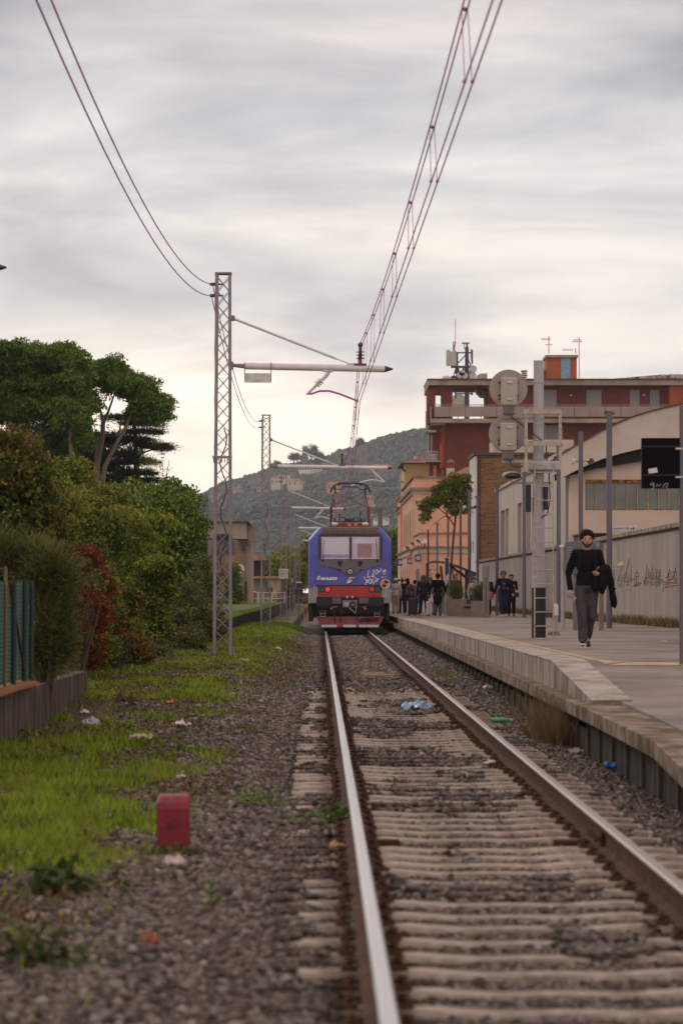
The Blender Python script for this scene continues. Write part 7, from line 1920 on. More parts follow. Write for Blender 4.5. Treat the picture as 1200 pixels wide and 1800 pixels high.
villa(656, 684, 912, 924, 'w', 'white house beside the brick chimney above the locomotive roof', 3)
villa(372, 385, 875, 884, 'p', 'small pink house low on the left slope', 2)
villa(560, 580, 817, 824, 's', 'low stone farm right of the cream villa', 2)
Ych = 520.0
o = empty('factory_chimney', (wx(668, Ych), Ych, 0), 'tall tapering brown factory chimney right of the pantograph', 'chimney')
MB().tube([(wx(668, Ych), Ych, 0), P(668, 896, Ych)], [.62, .36], 14).build('shaft', M('chimney_brick', (.16, .10, .095), .9), o)
MB().tube([P(668, 897, Ych), P(668, 894, Ych)], [.44, .44], 14).build('rim', M('chimney_brick', (.16, .10, .095), .9), o)
def ridge_tree(px, py, w_, h_, lbl, umb=True):
    g = hp(px, py + h_ * .9); Y = g.y; k = Y / F
    o = empty('ridge_tree', (g.x, Y, g.z), lbl, 'tree', 'trees standing on the ridge')
    MB().tube([(g.x, Y, g.z - 2), (g.x + .3, Y, wz(py + h_ * .3, Y)), (g.x, Y, wz(py, Y))], [.5, .35, .2], 6).build('trunk', bark, o)
    sp2 = [(wx(px, Y), Y, wz(py, Y), w_ / 2 * k, w_ / 2 * k, h_ / 2 * k * (.55 if umb else 1)), (wx(px + w_ * .2, Y), Y, wz(py - h_ * .12, Y), w_ / 3 * k, w_ / 3 * k, h_ / 3 * k)]
    foliage('crown', L_cedar, o, sp2, 60, 45, .9, .9, .5, .4)
ridge_tree(516, 804, 20, 16, 'broad umbrella pine silhouetted on the ridge left of the castle')
ridge_tree(533, 806, 12, 10, 'small umbrella pine between the broad one and the castle')
ridge_tree(548, 795, 22, 26, 'dense dark tree beside the castle tower', False)
ridge_tree(561, 805, 16, 26, 'dark tree on the ridge right of the castle', False)
ridge_tree(484, 818, 26, 14, 'rounded trees on the ridge behind the second mast', False)
ridge_tree(632, 778, 10, 14, 'small tree above the bell tower', False)
for k, px_ in enumerate((356, 362)):
    g = hp(px_, 905)
    o = empty('cypress', (g.x, g.y, g.z), ['left one of two dark cypresses on the left slope', 'right one of two dark cypresses on the left slope'][k], 'cypress', 'cypresses')
    foliage('crown', L_cedar, o, [(g.x, g.y, g.z + 6, 1.6, 1.6, 8)], 60, 40, .7, .7, .4, .3); MB().cyl((g.x, g.y, g.z - 2), (g.x, g.y, g.z + 5), .3, 6).build('trunk', bark, o)

hill_leaf = leafM('hillside_trees', [(.012, .022, .010), (.022, .038, .017), (.034, .052, .026), (.050, .066, .036)], .015, .16, trans=0)
nt_ = 66000
u_ = rng.uniform(150, 900, nt_); t_ = rng.uniform(.05, 1.0, nt_) ** .9
band = np.sin(hill_xyz(u_, t_)[2] * .55 + 1) * .5 + .5
keep = rng.uniform(0, 1, nt_) < np.where(t_ > .72, 1.0, .35 + .5 * band * (fbm(u_, t_ * 400, .02, 55) > .42) + .35 * (fbm(u_, t_ * 400, .03, 15) > .5))
u_, t_ = u_[keep], t_[keep]
X_, Y_, Z_ = hill_xyz(u_, t_)
r_ = rng.uniform(.75, 1.8, len(u_)) * np.where(t_ > .8, 1.35, 1)
ppx = 561 + X_ * F / Y_; ppy = 1038 - (Z_ + r_ - EYE) * F / Y_; rp_ = r_ * F / Y_
ok_ = np.ones(len(X_), bool)
for (ha, hb, ht, hbm, hY) in HOUSES:
    ok_ &= ~((ppx > ha - rp_ * .8) & (ppx < hb + rp_ * .8) & (ppy - rp_ * .6 < hbm - 1) & (ppy + 2 * rp_ > ht) & (Y_ < hY + 8))
X_, Y_, Z_, r_ = X_[ok_], Y_[ok_], Z_[ok_], r_[ok_]
BV, BF = blobs(np.stack([X_, Y_, Z_ + r_ * .7], -1), r_, (1, 1, 1.05), .30)
tag(np_mesh('hillside_wood', BV, BF, hill_leaf), kind='stuff', label='distant wooded hillside with olive groves under pale haze', cat='woodland')
# ------------------------------------------------------------------ people
skin = M('skin', (.42, .235, .165), .55, 0, .06, 20)
skin_d = M('lips_and_brow', (.20, .07, .055), .6)
hair_m = M('dark_brown_hair', (.016, .008, .007), .8, 0, .4, 60, .5, 120, spec=.15)
eye_m = M('eye_dark', (.01, .008, .008), .2)
def remesh(name, mb, voxel, mat, parent, smooth=2, rough=0.0):
    """one continuous skin over the collected solids"""
    me = bpy.data.meshes.new('tmp'); me.from_pydata(mb.v, [], mb.f)
    o = bpy.data.objects.new('tmp', me); C.objects.link(o)
    r = o.modifiers.new('r', 'REMESH'); r.mode = 'VOXEL'; r.voxel_size = voxel; r.use_smooth_shade = True
    s_ = o.modifiers.new('s', 'SMOOTH'); s_.iterations = smooth; s_.factor = .5
    dg = bpy.context.evaluated_depsgraph_get()
    m2 = bpy.data.meshes.new_from_object(o.evaluated_get(dg)); m2.name = name
    bpy.data.objects.remove(o); bpy.data.meshes.remove(me)
    m2.materials.clear()
    if rough:
        v = np.empty(len(m2.vertices) * 3, np.float32); m2.vertices.foreach_get('co', v); v = v.reshape(-1, 3)
        nrm = np.empty(len(m2.vertices) * 3, np.float32); m2.vertices.foreach_get('normal', nrm); nrm = nrm.reshape(-1, 3)
        f_ = np.array([mnoise.noise(Vector((float(a) * 9, float(b) * 9, float(c) * 5))) for a, b, c in v]) * rough
        v = v + nrm * f_[:, None]; m2.vertices.foreach_set('co', v.ravel())
    for p in m2.polygons: p.use_smooth = True
    return link_mesh(name, m2, mat, parent)
REST = dict(head=(0, -.02, 1.585), neck=(0, .01, 1.42), chest=(0, 0, 1.25), waist=(0, 0, 1.02), hips=(0, 0, .90),
            shR=(-.185, 0, 1.385), elR=(-.25, .02, 1.10), haR=(-.25, -.05, .84), shL=(.185, 0, 1.385), elL=(.25, .02, 1.10), haL=(.25, -.05, .84),
            hiR=(-.09, 0, .88), knR=(-.095, -.03, .48), anR=(-.095, .02, .09), toR=(-.11, -.16, .03), hiL=(.09, 0, .88), knL=(.095, -.03, .48), anL=(.095, .02, .09), toL=(.11, -.16, .03))
def person(px, Y, H, lbl, top, legs, shoe, hair=hair_m, pose={}, turn=0.0, coat=0.0, sleeves=True, hair_len=0, skirt=None, fat=1.0, voxel=.012, detail=False, zoff=0.0, base=None, hat=None, shorts=False, shoe_len=1.0, hair_curl=1.0, beard=False):
    J = dict(REST); J.update(pose)
    s_ = H / 1.72
    b = Vector((wx(px, Y), Y, zp(Y) + zoff)) if base is None else Vector(base)
    R = Matrix.Rotation(turn, 3, 'Z')
    def W(p): return b + R @ (Vector(p) * s_)
    root = empty('person', b, lbl, 'person', None)
    def chain(m, pts, rs):
        pts = [W(p) for p in pts]; rs = [r * s_ for r in rs]
        for i in range(len(pts) - 1):
            m.tube([pts[i], pts[i + 1]], [rs[i], rs[i + 1]], 12, True)
        for p, r in zip(pts, rs): m.ball(p, r, 12, 8)
    def oval(m, p, r): 
        c = W(p); k0 = len(m.v); m.ball((0, 0, 0), (r[0] * s_, r[1] * s_, r[2] * s_), 14, 10)
        for i in range(k0, len(m.v)): m.v[i] = tuple(c + R @ Vector(m.v[i]))
    v = Vector
    def hand(m, wr, el, curl=.6, side=1):
        wr = v(wr); d = (wr - v(el)).normalized()
        u = v((1, 0, 0)) if abs(d.x) < .9 else v((0, 0, 1))
        a = d.cross(u).normalized(); u = a.cross(d).normalized()      # a: palm normal, u: across the knuckles
        pc = wr + d * .045
        oval(m, pc, (.034, .034, .04)) if False else None
        chain(m, [wr, wr + d * .03, wr + d * .08], [.024, .028, .026])
        chain(m, [wr + d * .05 + u * .022, wr + d * .05 - u * .022], [.02, .02])
        for k, ln in enumerate((.070, .080, .074, .058)):
            q0 = wr + d * .085 + u * (.027 - .018 * k)
            q1 = q0 + (d * math.cos(curl * .5) + a * math.sin(curl * .5)) * ln * .5
            q2 = q1 + (d * math.cos(curl * 1.5) + a * math.sin(curl * 1.5)) * ln * .5
            chain(m, [q0, q1, q2], [.0095, .0088, .0075])
        t0 = wr + d * .03 + u * .028 * side; t1 = t0 + (d * .7 + u * .6 * side + a * .4) * .035; t2 = t1 + (d * .9 + a * .6) * .03
        chain(m, [t0, t1, t2], [.012, .011, .009])
    # the continuous body
    m = MB()
    oval(m, J['head'], (.076, .094, .112)); oval(m, (J['head'][0], J['head'][1] - .03, J['head'][2] - .055), (.055, .06, .062))
    chain(m, [J['head'], J['neck']], [.055, .062])
    chain(m, [J['neck'], (J['neck'][0], J['neck'][1], J['neck'][2] - .06)], [.06, .075])
    oval(m, J['chest'], (.155, .10, .19)); oval(m, J['waist'], (.13, .09, .14)); oval(m, J['hips'], (.155, .105, .11))
    for S_ in 'RL':
        chain(m, [J['sh' + S_], J['el' + S_], J['ha' + S_]], [.052, .040, .026])
        chain(m, [J['hi' + S_], J['kn' + S_], J['an' + S_]], [.082, .055, .038])
        chain(m, [J['an' + S_], J['to' + S_]], [.035, .026])
        hand(m, J['ha' + S_], J['el' + S_], .9 if detail else .6, 1 if S_ == 'R' else -1)
    hx, hy, hz = J['head']
    if True:
        chain(m, [(hx, hy - .088, hz + .01), (hx, hy - .112, hz - .022)], [.009, .014])       # nose
        for e in (-1, 1):
            oval(m, (hx + e * .078, hy + .005, hz - .005), (.012, .02, .03))                  # ears
            chain(m, [(hx + e * .015, hy - .083, hz + .035), (hx + e * .048, hy - .074, hz + .035)], [.010, .009])   # brow
    remesh('body', m, min(voxel, .0085) if detail else voxel, skin, root, 2)
    if detail or abs(turn) < 1.6:
        q = MB()
        for e in (-1, 1): 
            c = W((hx + e * .031, hy - .080, hz + .012)); q.ball(c, .011 * s_, 8, 6)
        q.build('eyes', eye_m, root)
        q = MB()
        a, c_ = W((hx - .024, hy - .092, hz - .055)), W((hx + .024, hy - .092, hz - .055)); mid = W((hx, hy - .097, hz - .053)); q.tube([a, mid, c_], [.004, .008, .004], 6); q.build('mouth', skin_d, root)
    if beard:
        q = MB()
        for e in np.linspace(-1, 1, 9): chain(q, [(hx + .066 * math.sin(e * 1.35), hy - .016 - .066 * math.cos(e * 1.35), hz - .02 - .052 * (1 - abs(e) ** 2)), (hx + .060 * math.sin(e * 1.25), hy - .012 - .066 * math.cos(e * 1.2), hz - .062 - .048 * (1 - abs(e) ** 2))], [.010, .013])
        remesh('beard', q, .008, M('beard_stubble', (.07, .035, .025), .9, 0, .4, 80), root, 2)
    # hair
    q = MB()
    hc = hair_curl; oval(q, (hx, hy + .018, hz + .052), (.092 * hc, .100, .084 * hc)); oval(q, (hx, hy + .03, hz + .02), (.094 * hc, .08, .07))
    oval(q, (hx, hy + .045, hz - .01), (.082, .07, .08))
    if detail or hair_curl > 1.0:
        for k in range(70):
            a = random.uniform(0, 2 * PI); e = math.asin(random.uniform(-.6, 1))
            p = (hx + .086 * hc * math.cos(a) * math.cos(e), hy + .020 + .094 * math.sin(a) * math.cos(e), hz + .050 + .084 * hc * math.sin(e))
            if p[1] < hy - .01 and p[2] < hz + .062: continue
            oval(q, p, (.022, .022, .021))
    # face opening: hair must not cover the face
    k0 = MB(); 
    q.v = [tuple(x) for x in q.v]
    if hair_len:
        for k in range(7):
            xx = (k - 3) * .028
            chain(q, [(hx + xx, hy + .05, hz + .02), (hx + xx * 1.3, hy + .085, hz - hair_len * .5), (hx + xx * 1.2, hy + .09, hz - hair_len)], [.035, .034, .018])
    inv = R.inverted()
    for i, vv in enumerate(q.v):
        l = inv @ (v(vv) - b) / s_
        pass
    hobj = remesh('hair', q, .010 if detail else .013, hair, root, 1, .006 if detail else 0)
    if hat:
        q = MB(); oval(q, (hx, hy + .01, hz + .065), (.10, .115, .075)); chain(q, [(hx - .04, hy - .10, hz + .05), (hx + .04, hy - .10, hz + .05)], [.016, .016]); remesh('hat', q, .012, hat, root, 2)
    # top
    q = MB()
    oval(q, (J['chest'][0], J['chest'][1], J['chest'][2] + .03), (.185 * fat, .125, .19)); oval(q, J['waist'], (.165 * fat, .125, .16))
    chain(q, [(J['neck'][0] - .05, J['neck'][1], J['neck'][2] - .02), (J['neck'][0] + .05, J['neck'][1], J['neck'][2] - .02)], [.055, .055])
    oval(q, (J['hips'][0], J['hips'][1], J['hips'][2] + .05), (.172 * fat, .128, .10))
    for S_ in 'RL':
        sh, el_, ha = v(J['sh' + S_]), v(J['el' + S_]), v(J['ha' + S_])
        chain(q, [v(J['neck']) + v((0, 0, -.04)), sh + v((0, 0, .0)), el_, el_.lerp(ha, .93) if sleeves else el_], [.06, .068 * fat, .054 * fat, .042])
    if coat:
        hp_ = v(J['hips']); chain(q, [hp_ + v((0, 0, .05)), hp_ + v((0, .0, -coat * .6)), hp_ + v((0, 0, -coat))], [.15, .16, .17]); 
        oval(q, tuple(hp_ + v((0, 0, -coat * .5))), (.20, .15, coat * .6))
    remesh('top', q, max(.011, voxel), top, root, 2, .011 if detail else .006)
    # trousers or skirt
    q = MB()
    oval(q, J['hips'], (.172 * fat, .125, .11))
    for S_ in 'RL':
        hi, kn, an = v(J['hi' + S_]), v(J['kn' + S_]), v(J['an' + S_])
        if skirt: chain(q, [hi, kn.lerp(hi, .3)], [.10, .12])
        elif shorts: chain(q, [hi, kn], [.10, .08])
        else: chain(q, [hi, kn, an + v((0, .01, .03))], [.098 * fat, .078 * fat, .066 * fat])
    remesh('skirt' if skirt else 'trousers', q, max(.011, voxel), skirt or legs, root, 2, .016 if detail else .008)
    if skirt:
        q = MB()
    for S_ in 'RL':
        q = MB(); an, to_ = v(J['an' + S_]), v(J['to' + S_]); d = (to_ - an); d.z = 0; d = d.normalized() if d.length > .02 else v((0, -1, 0))
        chain(q, [an + v((0, .03, -.02)), to_ + v((0, 0, .012))], [.045, .036]); chain(q, [an + v((0, .03, -.052)), to_ + v((0, 0, -.005))], [.03, .028])
        remesh('shoe', q, .012, shoe, root, 1)
    return root, W
blk = M('black_knit', (.010, .009, .011), .95, 0, .2, 12, .3, 80, spec=.08)
gry = M('dark_grey_trousers', (.062, .052, .060), .9, 0, .25, 7, .3, 50, spec=.1)
shb = M('black_shoe', (.015, .013, .015), .6); shw = M('white_shoe', (.70, .68, .68), .6)
jean = M('blue_jeans', (.018, .022, .055), .9, 0, .2, 12, .2)
nav = M('navy_blazer', (.010, .011, .028), .9, 0, .2, 8, spec=.1)
YM = 44.8
pose_m = dict(head=(.012, -.05, 1.59), neck=(.012, -.01, 1.42), chest=(.01, -.01, 1.24), waist=(.01, 0, 1.02), hips=(.01, 0, .90),
              shR=(-.155, .0, 1.385), elR=(-.245, .06, 1.10), haR=(-.235, -.06, .86), shL=(.185, .0, 1.385), elL=(.275, .03, 1.13), haL=(.155, -.20, 1.095),
              hiR=(-.075, 0, .87), knR=(-.075, -.15, .50), anR=(-.055, -.20, .115), toR=(-.075, -.36, .10), hiL=(.10, 0, .87), knL=(.075, -.04, .47), anL=(.035, .20, .14), toL=(.045, .09, .035))
pr, W = person(1029, YM, 1.72, 'man in black sweater and grey trousers walking to the camera, jacket over his arm', blk, gry, shb, pose=pose_m, detail=True, voxel=.0085, hair_curl=1.08, beard=True, fat=.97)
m = MB(); 
for a, b_ in (((-.095, -.37, .10), (-.055, -.12, .062)), ((-.035, -.37, .10), (-.03, -.12, .062))): pass
for S_, (an, to_) in (('R', ((-.055, -.17, .055), (-.078, -.385, .072))), ('L', ((.03, .22, .06), (.045, .07, .012)))):
    m.beam(W(an), W(to_), .095, .018)
m.build('sole', shw, pr)
m = MB()
for sx in (-.105, .125): m.tube([W((sx, -.118, 1.14)), W((sx, -.128, 1.25)), W((sx, -.095, 1.37)), W((sx, -.01, 1.445)), W((sx, .10, 1.40))], .016, 6)
m.build('backpack_strap', M('strap_charcoal', (.012, .012, .014), .95, spec=.1), pr)
ph_ = empty('mobile_phone', W((-.225, -.12, .77)), 'dark mobile phone held low in the walking man\'s right hand', 'phone')
m = MB(); m.box(-.036, .036, -.006, .006, -.07, .07, .004); 
RT = Matrix.Rotation(math.radians(-52), 3, 'Y'); cph = W((-.215, -.12, .755))
m.v = [tuple(cph + RT @ Vector(q)) for q in m.v]; m.build('phone_body', M('phone_black', (.012, .01, .014), .25), ph_)
m = MB(); m.box(-.034, .034, -.0085, -.0062, -.068, .068); m.v = [tuple(cph + RT @ Vector(q)) for q in m.v]; m.build('phone_back', M('phone_edge', (.25, .23, .25), .3), ph_)
# jacket draped over the left forearm
jk = empty('draped_jacket', W((.25, -.1, .8)), 'black jacket draped over the walking man\'s left forearm, a sleeve hanging down', 'jacket')
m = MB()
def ch(pts, rs):
    pts = [W(p) for p in pts]
    for i in range(len(pts) - 1): m.tube([pts[i], pts[i + 1]], [rs[i], rs[i + 1]], 10)
    for p, r in zip(pts, rs): m.ball(p, r, 10, 8)
ch([(.13, -.17, 1.07), (.20, -.16, 1.12), (.28, -.06, 1.16), (.33, .0, 1.10)], [.045, .065, .07, .06])
ch([(.14, -.18, 1.08), (.11, -.19, .96), (.12, -.17, .86)], [.05, .06, .04]); ch([(.20, -.17, 1.08), (.20, -.17, .92), (.22, -.15, .83)], [.06, .07, .04])
ch([(.26, -.11, 1.12), (.28, -.10, .96), (.25, -.10, .86)], [.06, .05, .03])
ch([(.30, -.06, 1.14), (.36, -.04, .98), (.375, -.03, .86), (.395, -.03, .73), (.41, -.03, .66)], [.05, .052, .046, .048, .048])
ch([(.38, -.03, .84), (.43, -.03, .875)], [.026, .016]); ch([(.38, -.03, .64), (.42, -.03, .61)], [.03, .026])
remesh('jacket_cloth', m, .0095, M('jacket_black', (.010, .009, .012), .95, 0, .3, 9, .5, 40, spec=.08), jk, 2, .012)

dk2 = M('charcoal_coat', (.011, .009, .012), .9, 0, .2, 10, spec=.1); crm = M('cream_jacket', (.42, .39, .37), .85, 0, .1, 8); bge = M('beige_trousers', (.33, .27, .22), .85)
grn = M('dark_green_jacket', (.022, .024, .020), .85); brw = M('mauve_brown_top', (.12, .075, .075), .85); midg = M('mid_grey_trousers', (.11, .095, .105), .85)
hbr = M('brown_hair', (.085, .035, .02), .6, 0, .3, 30); hrd = M('auburn_hair', (.14, .035, .02), .6, 0, .3, 30); hgr = M('grey_brown_hair', (.14, .11, .10), .7, 0, .3, 30)
walk = dict(knR=(-.09, -.10, .49), anR=(-.06, -.02, .10), toR=(-.07, -.18, .04), knL=(.08, -.05, .48), anL=(.09, .12, .12), toL=(.10, -.03, .05), elR=(-.28, .05, 1.10), haR=(-.31, .0, .86), elL=(.29, .0, 1.12), haL=(.34, -.08, .90))
YW = 112
r_, W = person(884, YW, 1.68, 'man in a navy blazer, printed dark tee and white sneakers walking this way', nav, jean, shw, hair=hbr, pose=walk, hair_curl=1.18, fat=1.05)
MB().prism([(W((-.07, 0, 0)).x, W((0, 0, 1.38)).z), (W((.07, 0, 0)).x, W((0, 0, 1.38)).z), (W((.08, 0, 0)).x, W((0, 0, .98)).z), (W((-.06, 0, 0)).x, W((0, 0, .98)).z)], YW - .15, YW - .11).build('tee_shirt', M('tee_dark', (.022, .022, .032), .85), r_)
m = MB()
for k in range(9):
    x0 = random.uniform(-.05, .03); z0 = random.uniform(1.06, 1.28); m.beam(W((x0, -.16, z0)), W((x0 + random.uniform(.02, .06), -.16, z0 + random.uniform(-.03, .04))), .012, .006)
m.build('shirt_print', M('print_pale', (.40, .40, .45), .8), r_)
m = MB(); m.tube([W((-.06, -.115, 1.60)), W((.06, -.115, 1.60))], .016, 6); m.build('sunglasses', black, r_)
r_, W = person(898, YW + 4, 1.60, 'dark clothed person with a shoulder bag behind the man in the navy blazer', dk2, dk2, shb, pose=dict(elL=(.22, -.05, 1.12), haL=(.14, -.18, 1.2)))
MB().box(W((.12, 0, 0)).x, W((.30, 0, 0)).x, YW + 3.8, YW + 3.95, W((0, 0, .78)).z, W((0, 0, .98)).z, .03).build('shoulder_bag', shb, r_)
# waiting group, most of them seen from behind
PIb = PI
person(695, 129, 1.50, 'person in a cream jacket and beige trousers with a pale cap, next to the locomotive', crm, bge, M('tan_shoe', (.10, .05, .04), .8), hair=hgr, turn=PIb, hat=offw, fat=1.1)
person(706.5, 131, 1.52, 'person in dark clothes with both arms raised to the head', dk2, jean, shb, turn=PIb, pose=dict(elR=(-.33, .0, 1.50), haR=(-.12, .06, 1.62), elL=(.33, 0, 1.50), haL=(.12, .06, 1.62)))
person(716, 133, 1.52, 'person in a brownish top between the raised arms and the backpack wearer', brw, jean, shb, hair=hair_m, turn=PIb)
r_, W = person(728.5, 126, 1.42, 'person in a grey top carrying a dusty pink backpack', M('grey_top', (.08, .07, .08), .85), jean, shb, turn=PIb - .5)
MB().box(wx(728, 125.6), wx(737, 125.6), 125.3, 125.6, wz(1050, 125.6), wz(1027, 125.6), .05).build('backpack', M('dusty_pink_pack', (.26, .13, .13), .8), r_)
MB().box(wx(729.5, 125.3), wx(735.5, 125.3), 125.2, 125.295, wz(1048, 125.6), wz(1039, 125.6), .02).build('backpack_pocket', M('pocket_pink', (.20, .09, .10), .8), r_)
person(744, 119, 1.60, 'woman with long brown hair, dark green jacket and blue jeans seen from behind', grn, jean, shw, hair=hbr, hair_len=.26, turn=PIb, fat=1.1, pose=dict(knR=(-.12, 0, .48), anR=(-.15, 0, .09), toR=(-.16, -.15, .03), knL=(.12, 0, .48), anL=(.15, 0, .09), toL=(.16, -.15, .03)))
person(756.5, 123, 1.55, 'person in a grey top and short white skirt beside the man in the long coat', M('blue_grey_top', (.13, .13, .16), .85), bge, shb, hair=hgr, turn=PIb, skirt=shw)
person(769, 118, 1.64, 'man in a long black coat and grey trousers seen from behind, beside the totem', dk2, midg, shb, turn=PIb, coat=.30, fat=1.15, hair_curl=1.06, pose=dict(elL=(.30, .0, 1.13), haL=(.36, -.1, 1.0), elR=(-.28, 0, 1.12), haR=(-.33, -.1, .98)))
person(784.5, 128, 1.45, 'dark figure leaning behind the blue totem', dk2, dk2, shb, turn=PI / 2)
person(801, 124, 1.66, 'auburn haired person in a dark green top behind the left planter', grn, jean, shb, hair=hrd, turn=.4, hair_curl=1.1)
person(832, 121, 1.50, 'person with dark red hair and pale scarf behind the right planter', crm, jean, shb, hair=M('dark_red_hair', (.09, .012, .02), .7), turn=.2, hair_curl=1.15)
r_, W = person(855, 117, 1.55, 'person in a navy jacket behind the tall concrete pillar carrying a pink bag', nav, nav, shb, turn=PIb, fat=1.25)
MB().box(wx(858, 116.5), wx(865, 116.5), 116.3, 116.5, wz(1055, 116.5), wz(1040, 116.5), .03).build('pink_bag', M('bright_pink_bag', (.50, .08, .16), .7), r_)
# luggage
o = empty('suitcase', (wx(724, 117), 117, zp(117)), 'large dark suitcase standing beside the woman with long brown hair', 'suitcase')
MB().box(wx(717, 117), wx(731.5, 117), 117, 117.28, zp(117) + .06, wz(1051, 117), .04).build('shell', M('suitcase_black', (.025, .02, .02), .6), o)
m = MB()
for a in (718.5, 730): m.cyl((wx(a, 117), 117.0, zp(117) + .035), (wx(a, 117), 117.05, zp(117) + .035), .035, 10)
m.build('wheel', black, o)
m = MB(); m.tube([P(721, 1051, 117.14), P(721, 1049.3, 117.14), P(727, 1049.3, 117.14), P(727, 1051, 117.14)], .012, 5); m.build('handle', midg, o)
o = empty('trolley_case', (wx(751, 117), 117, zp(117)), 'small white trolley case between the woman in jeans and the man in the coat', 'suitcase')
MB().box(wx(748.5, 117), wx(753.5, 117), 117, 117.2, zp(117) + .04, wz(1057, 117), .03).build('shell', shw, o)
MB().tube([P(749.5, 1057, 117.1), P(749.5, 1048, 117.1), P(752.5, 1048, 117.1), P(752.5, 1057, 117.1)], .01, 5).build('pull_handle', black, o)
MB().cyl((wx(753, 117), 117, zp(117) + .035), (wx(753, 117), 117.06, zp(117) + .035), .035, 10).build('wheel', black, o)

# ------------------------------------------------------------------ things on the ground
bx = empty('red_marker_block', (wx(303, 18.8), 18.8, -.2), 'red painted concrete marker block standing at the edge of the grass', 'marker block')
rb = M('weathered_red_paint', (.20, .006, .020), .65, 0, .25, 9, .3, 40, col2=(.08, .008, .011), fac=(.36, .52))
yb = 18.8; x0, x1 = wx(275.5, yb), wx(331.5, yb); zt = wz(1400, yb); zs = wz(1422, yb + .0)
pr_ = [(yb, -.25), (yb, zt - .075), (yb + .02, zt - .04), (yb + .09, zt - .004), (yb + .13, zt), (yb + .26, zt), (yb + .28, zt - .02), (yb + .28, -.25)]
m = MB(); vs = []
for xx, ins in ((x0, .012), (x0 + .012, 0), (x1 - .012, 0), (x1, .012)):
    cy_, cz_ = yb + .14, zt - .2
    vs += [(xx, cy_ + (a - cy_) * (1 - ins * 6), cz_ + (b_ - cz_) * (1 - ins * 4) if b_ > -.2 else b_) for a, b_ in pr_]
n = len(pr_); fs = [tuple(range(n)), tuple(range(4 * n - 1, 3 * n - 1, -1))] + [(k * n + i, k * n + (i + 1) % n, (k + 1) * n + (i + 1) % n, (k + 1) * n + i) for k in range(3) for i in range(n)]
m.add(vs, fs); m.build('block', rb, bx)
q = leaf_quads(np.stack([rng.normal(wx(303, 18.7), .10, 260), rng.normal(18.68, .05, 260), -.19 + np.abs(rng.normal(0, .02, 260))], -1), .05, .015)
np_mesh('dead_leaves', q[0], q[1], L_dry, bx)
def crumple(name, px, py, sz, mat, lbl, cat, z=-.17, sq=(1, 1, .5), grp='litter on the ground', n=3, jit=.45):
    """a crumpled piece of litter: folded lumpy sheet resting on the ground"""
    for it in range(6):
        Y = (EYE - z) * F / (py - 1038); x = wx(px, Y); z = .5 * z + .5 * (float(gh(min(x, 2.68), Y)) + (.035 if x > -.9 else .01))
    Y = (EYE - z) * F / (py - 1038); x = min(wx(px, Y), 2.6)
    o = empty(name, (x, Y, z), lbl, cat, grp)
    r = sz / 2 * Y / F
    res = 11; vv = []; ff = []
    ph0 = random.uniform(0, 9)
    for j in range(res):
        for i in range(res):
            a = (i / (res - 1) - .5) * 2; b_ = (j / (res - 1) - .5) * 2
            ed = 1 + jit * (mnoise.noise(Vector((a * 1.7, b_ * 1.7, ph0))))
            h_ = r * sq[2] * (.5 + 1.1 * abs(mnoise.noise(Vector((a * 2.2, b_ * 2.2, ph0 + 5)))) * 2) * max(0, 1 - (a * a + b_ * b_) * .42)
            a2, b2 = a * math.sqrt(1 - b_ * b_ / 2), b_ * math.sqrt(1 - a * a / 2)
            vv.append((x + a2 * r * ed * sq[0] * 1.12, Y + b2 * r * ed * sq[1] * 1.12, z + h_ + .004 + .3 * r * random.uniform(0, .6)))
    for j in range(res - 1):
        for i in range(res - 1): ff.append((j * res + i, j * res + i + 1, (j + 1) * res + i + 1, (j + 1) * res + i))
    n0 = len(vv); vv += [(a, b_, c - .006) for a, b_, c in vv]; ff += [tuple(n0 + k for k in reversed(f)) for f in list(ff)]
    MB().add(vv, ff).build('crumpled_sheet', mat, o)
    return o
bluebag = M('pale_blue_plastic', (.22, .36, .52), .35, 0, .2, 9, .2); paper = M('white_litter', (.62, .57, .55), .7, 0, .12, 9); lp = M('pinkish_litter', (.45, .33, .30), .8, 0, .2, 9)
crumple('plastic_bag', 733, 1251, 52, bluebag, 'crumpled pale blue plastic bag lying between the rails', 'plastic bag', sq=(1, .9, .55), jit=.3)
crumple('paper_scrap', 861, 1344, 20, paper, 'small white scrap between the rails below the blue bag', 'litter')
crumple('paper_scrap', 866, 1211, 18, paper, 'white and grey scrap beside the platform foot above the bottle', 'litter', z=-.25)
crumple('paper_scrap', 1003, 1307, 22, paper, 'left white scrap in the weed clump by the platform', 'litter', z=-.3)
crumple('paper_scrap', 1033, 1305, 20, paper, 'right white scrap in the weed clump by the platform', 'litter', z=-.3)
crumple('paper_scrap', 1025, 1326, 26, lp, 'pale pinkish scrap just below the weed clump', 'litter', z=-.3)
crumple('paper_scrap', 918, 1276, 14, lp, 'pink scrap next to the green bottle', 'litter', z=-.25)
crumple('paper_scrap', 150, 1254, 14, paper, 'small white scrap at the foot of the low wall', 'litter', z=-.02)
o = crumple('plastic_tray', 160, 1277, 30, M('clear_tray', (.42, .40, .44), .2), 'translucent plastic tray on the grass by the low wall', 'tray', z=-.05, sq=(1, .8, .7))
crumple('paper_scrap', 318, 1277, 26, paper, 'white wad where the grass meets the ballast', 'litter', z=-.08)
crumple('paper_scrap', 249, 1303, 40, lp, 'long pale scrap in the grass left of the white wad', 'litter', z=-.1)
crumple('paper_scrap', 83, 1319, 14, paper, 'tiny white scrap low in the grass at the left', 'litter', z=-.1)
crumple('orange_wrapper', 301, 1237, 15, M('orange_litter', (.60, .18, .06), .6), 'bright orange wrapper in the grass', 'litter', z=-.03)
crumple('paper_scrap', 427, 1166, 22, lp, 'pale pink scrap on the verge beside the nearest mast', 'litter', z=.0)
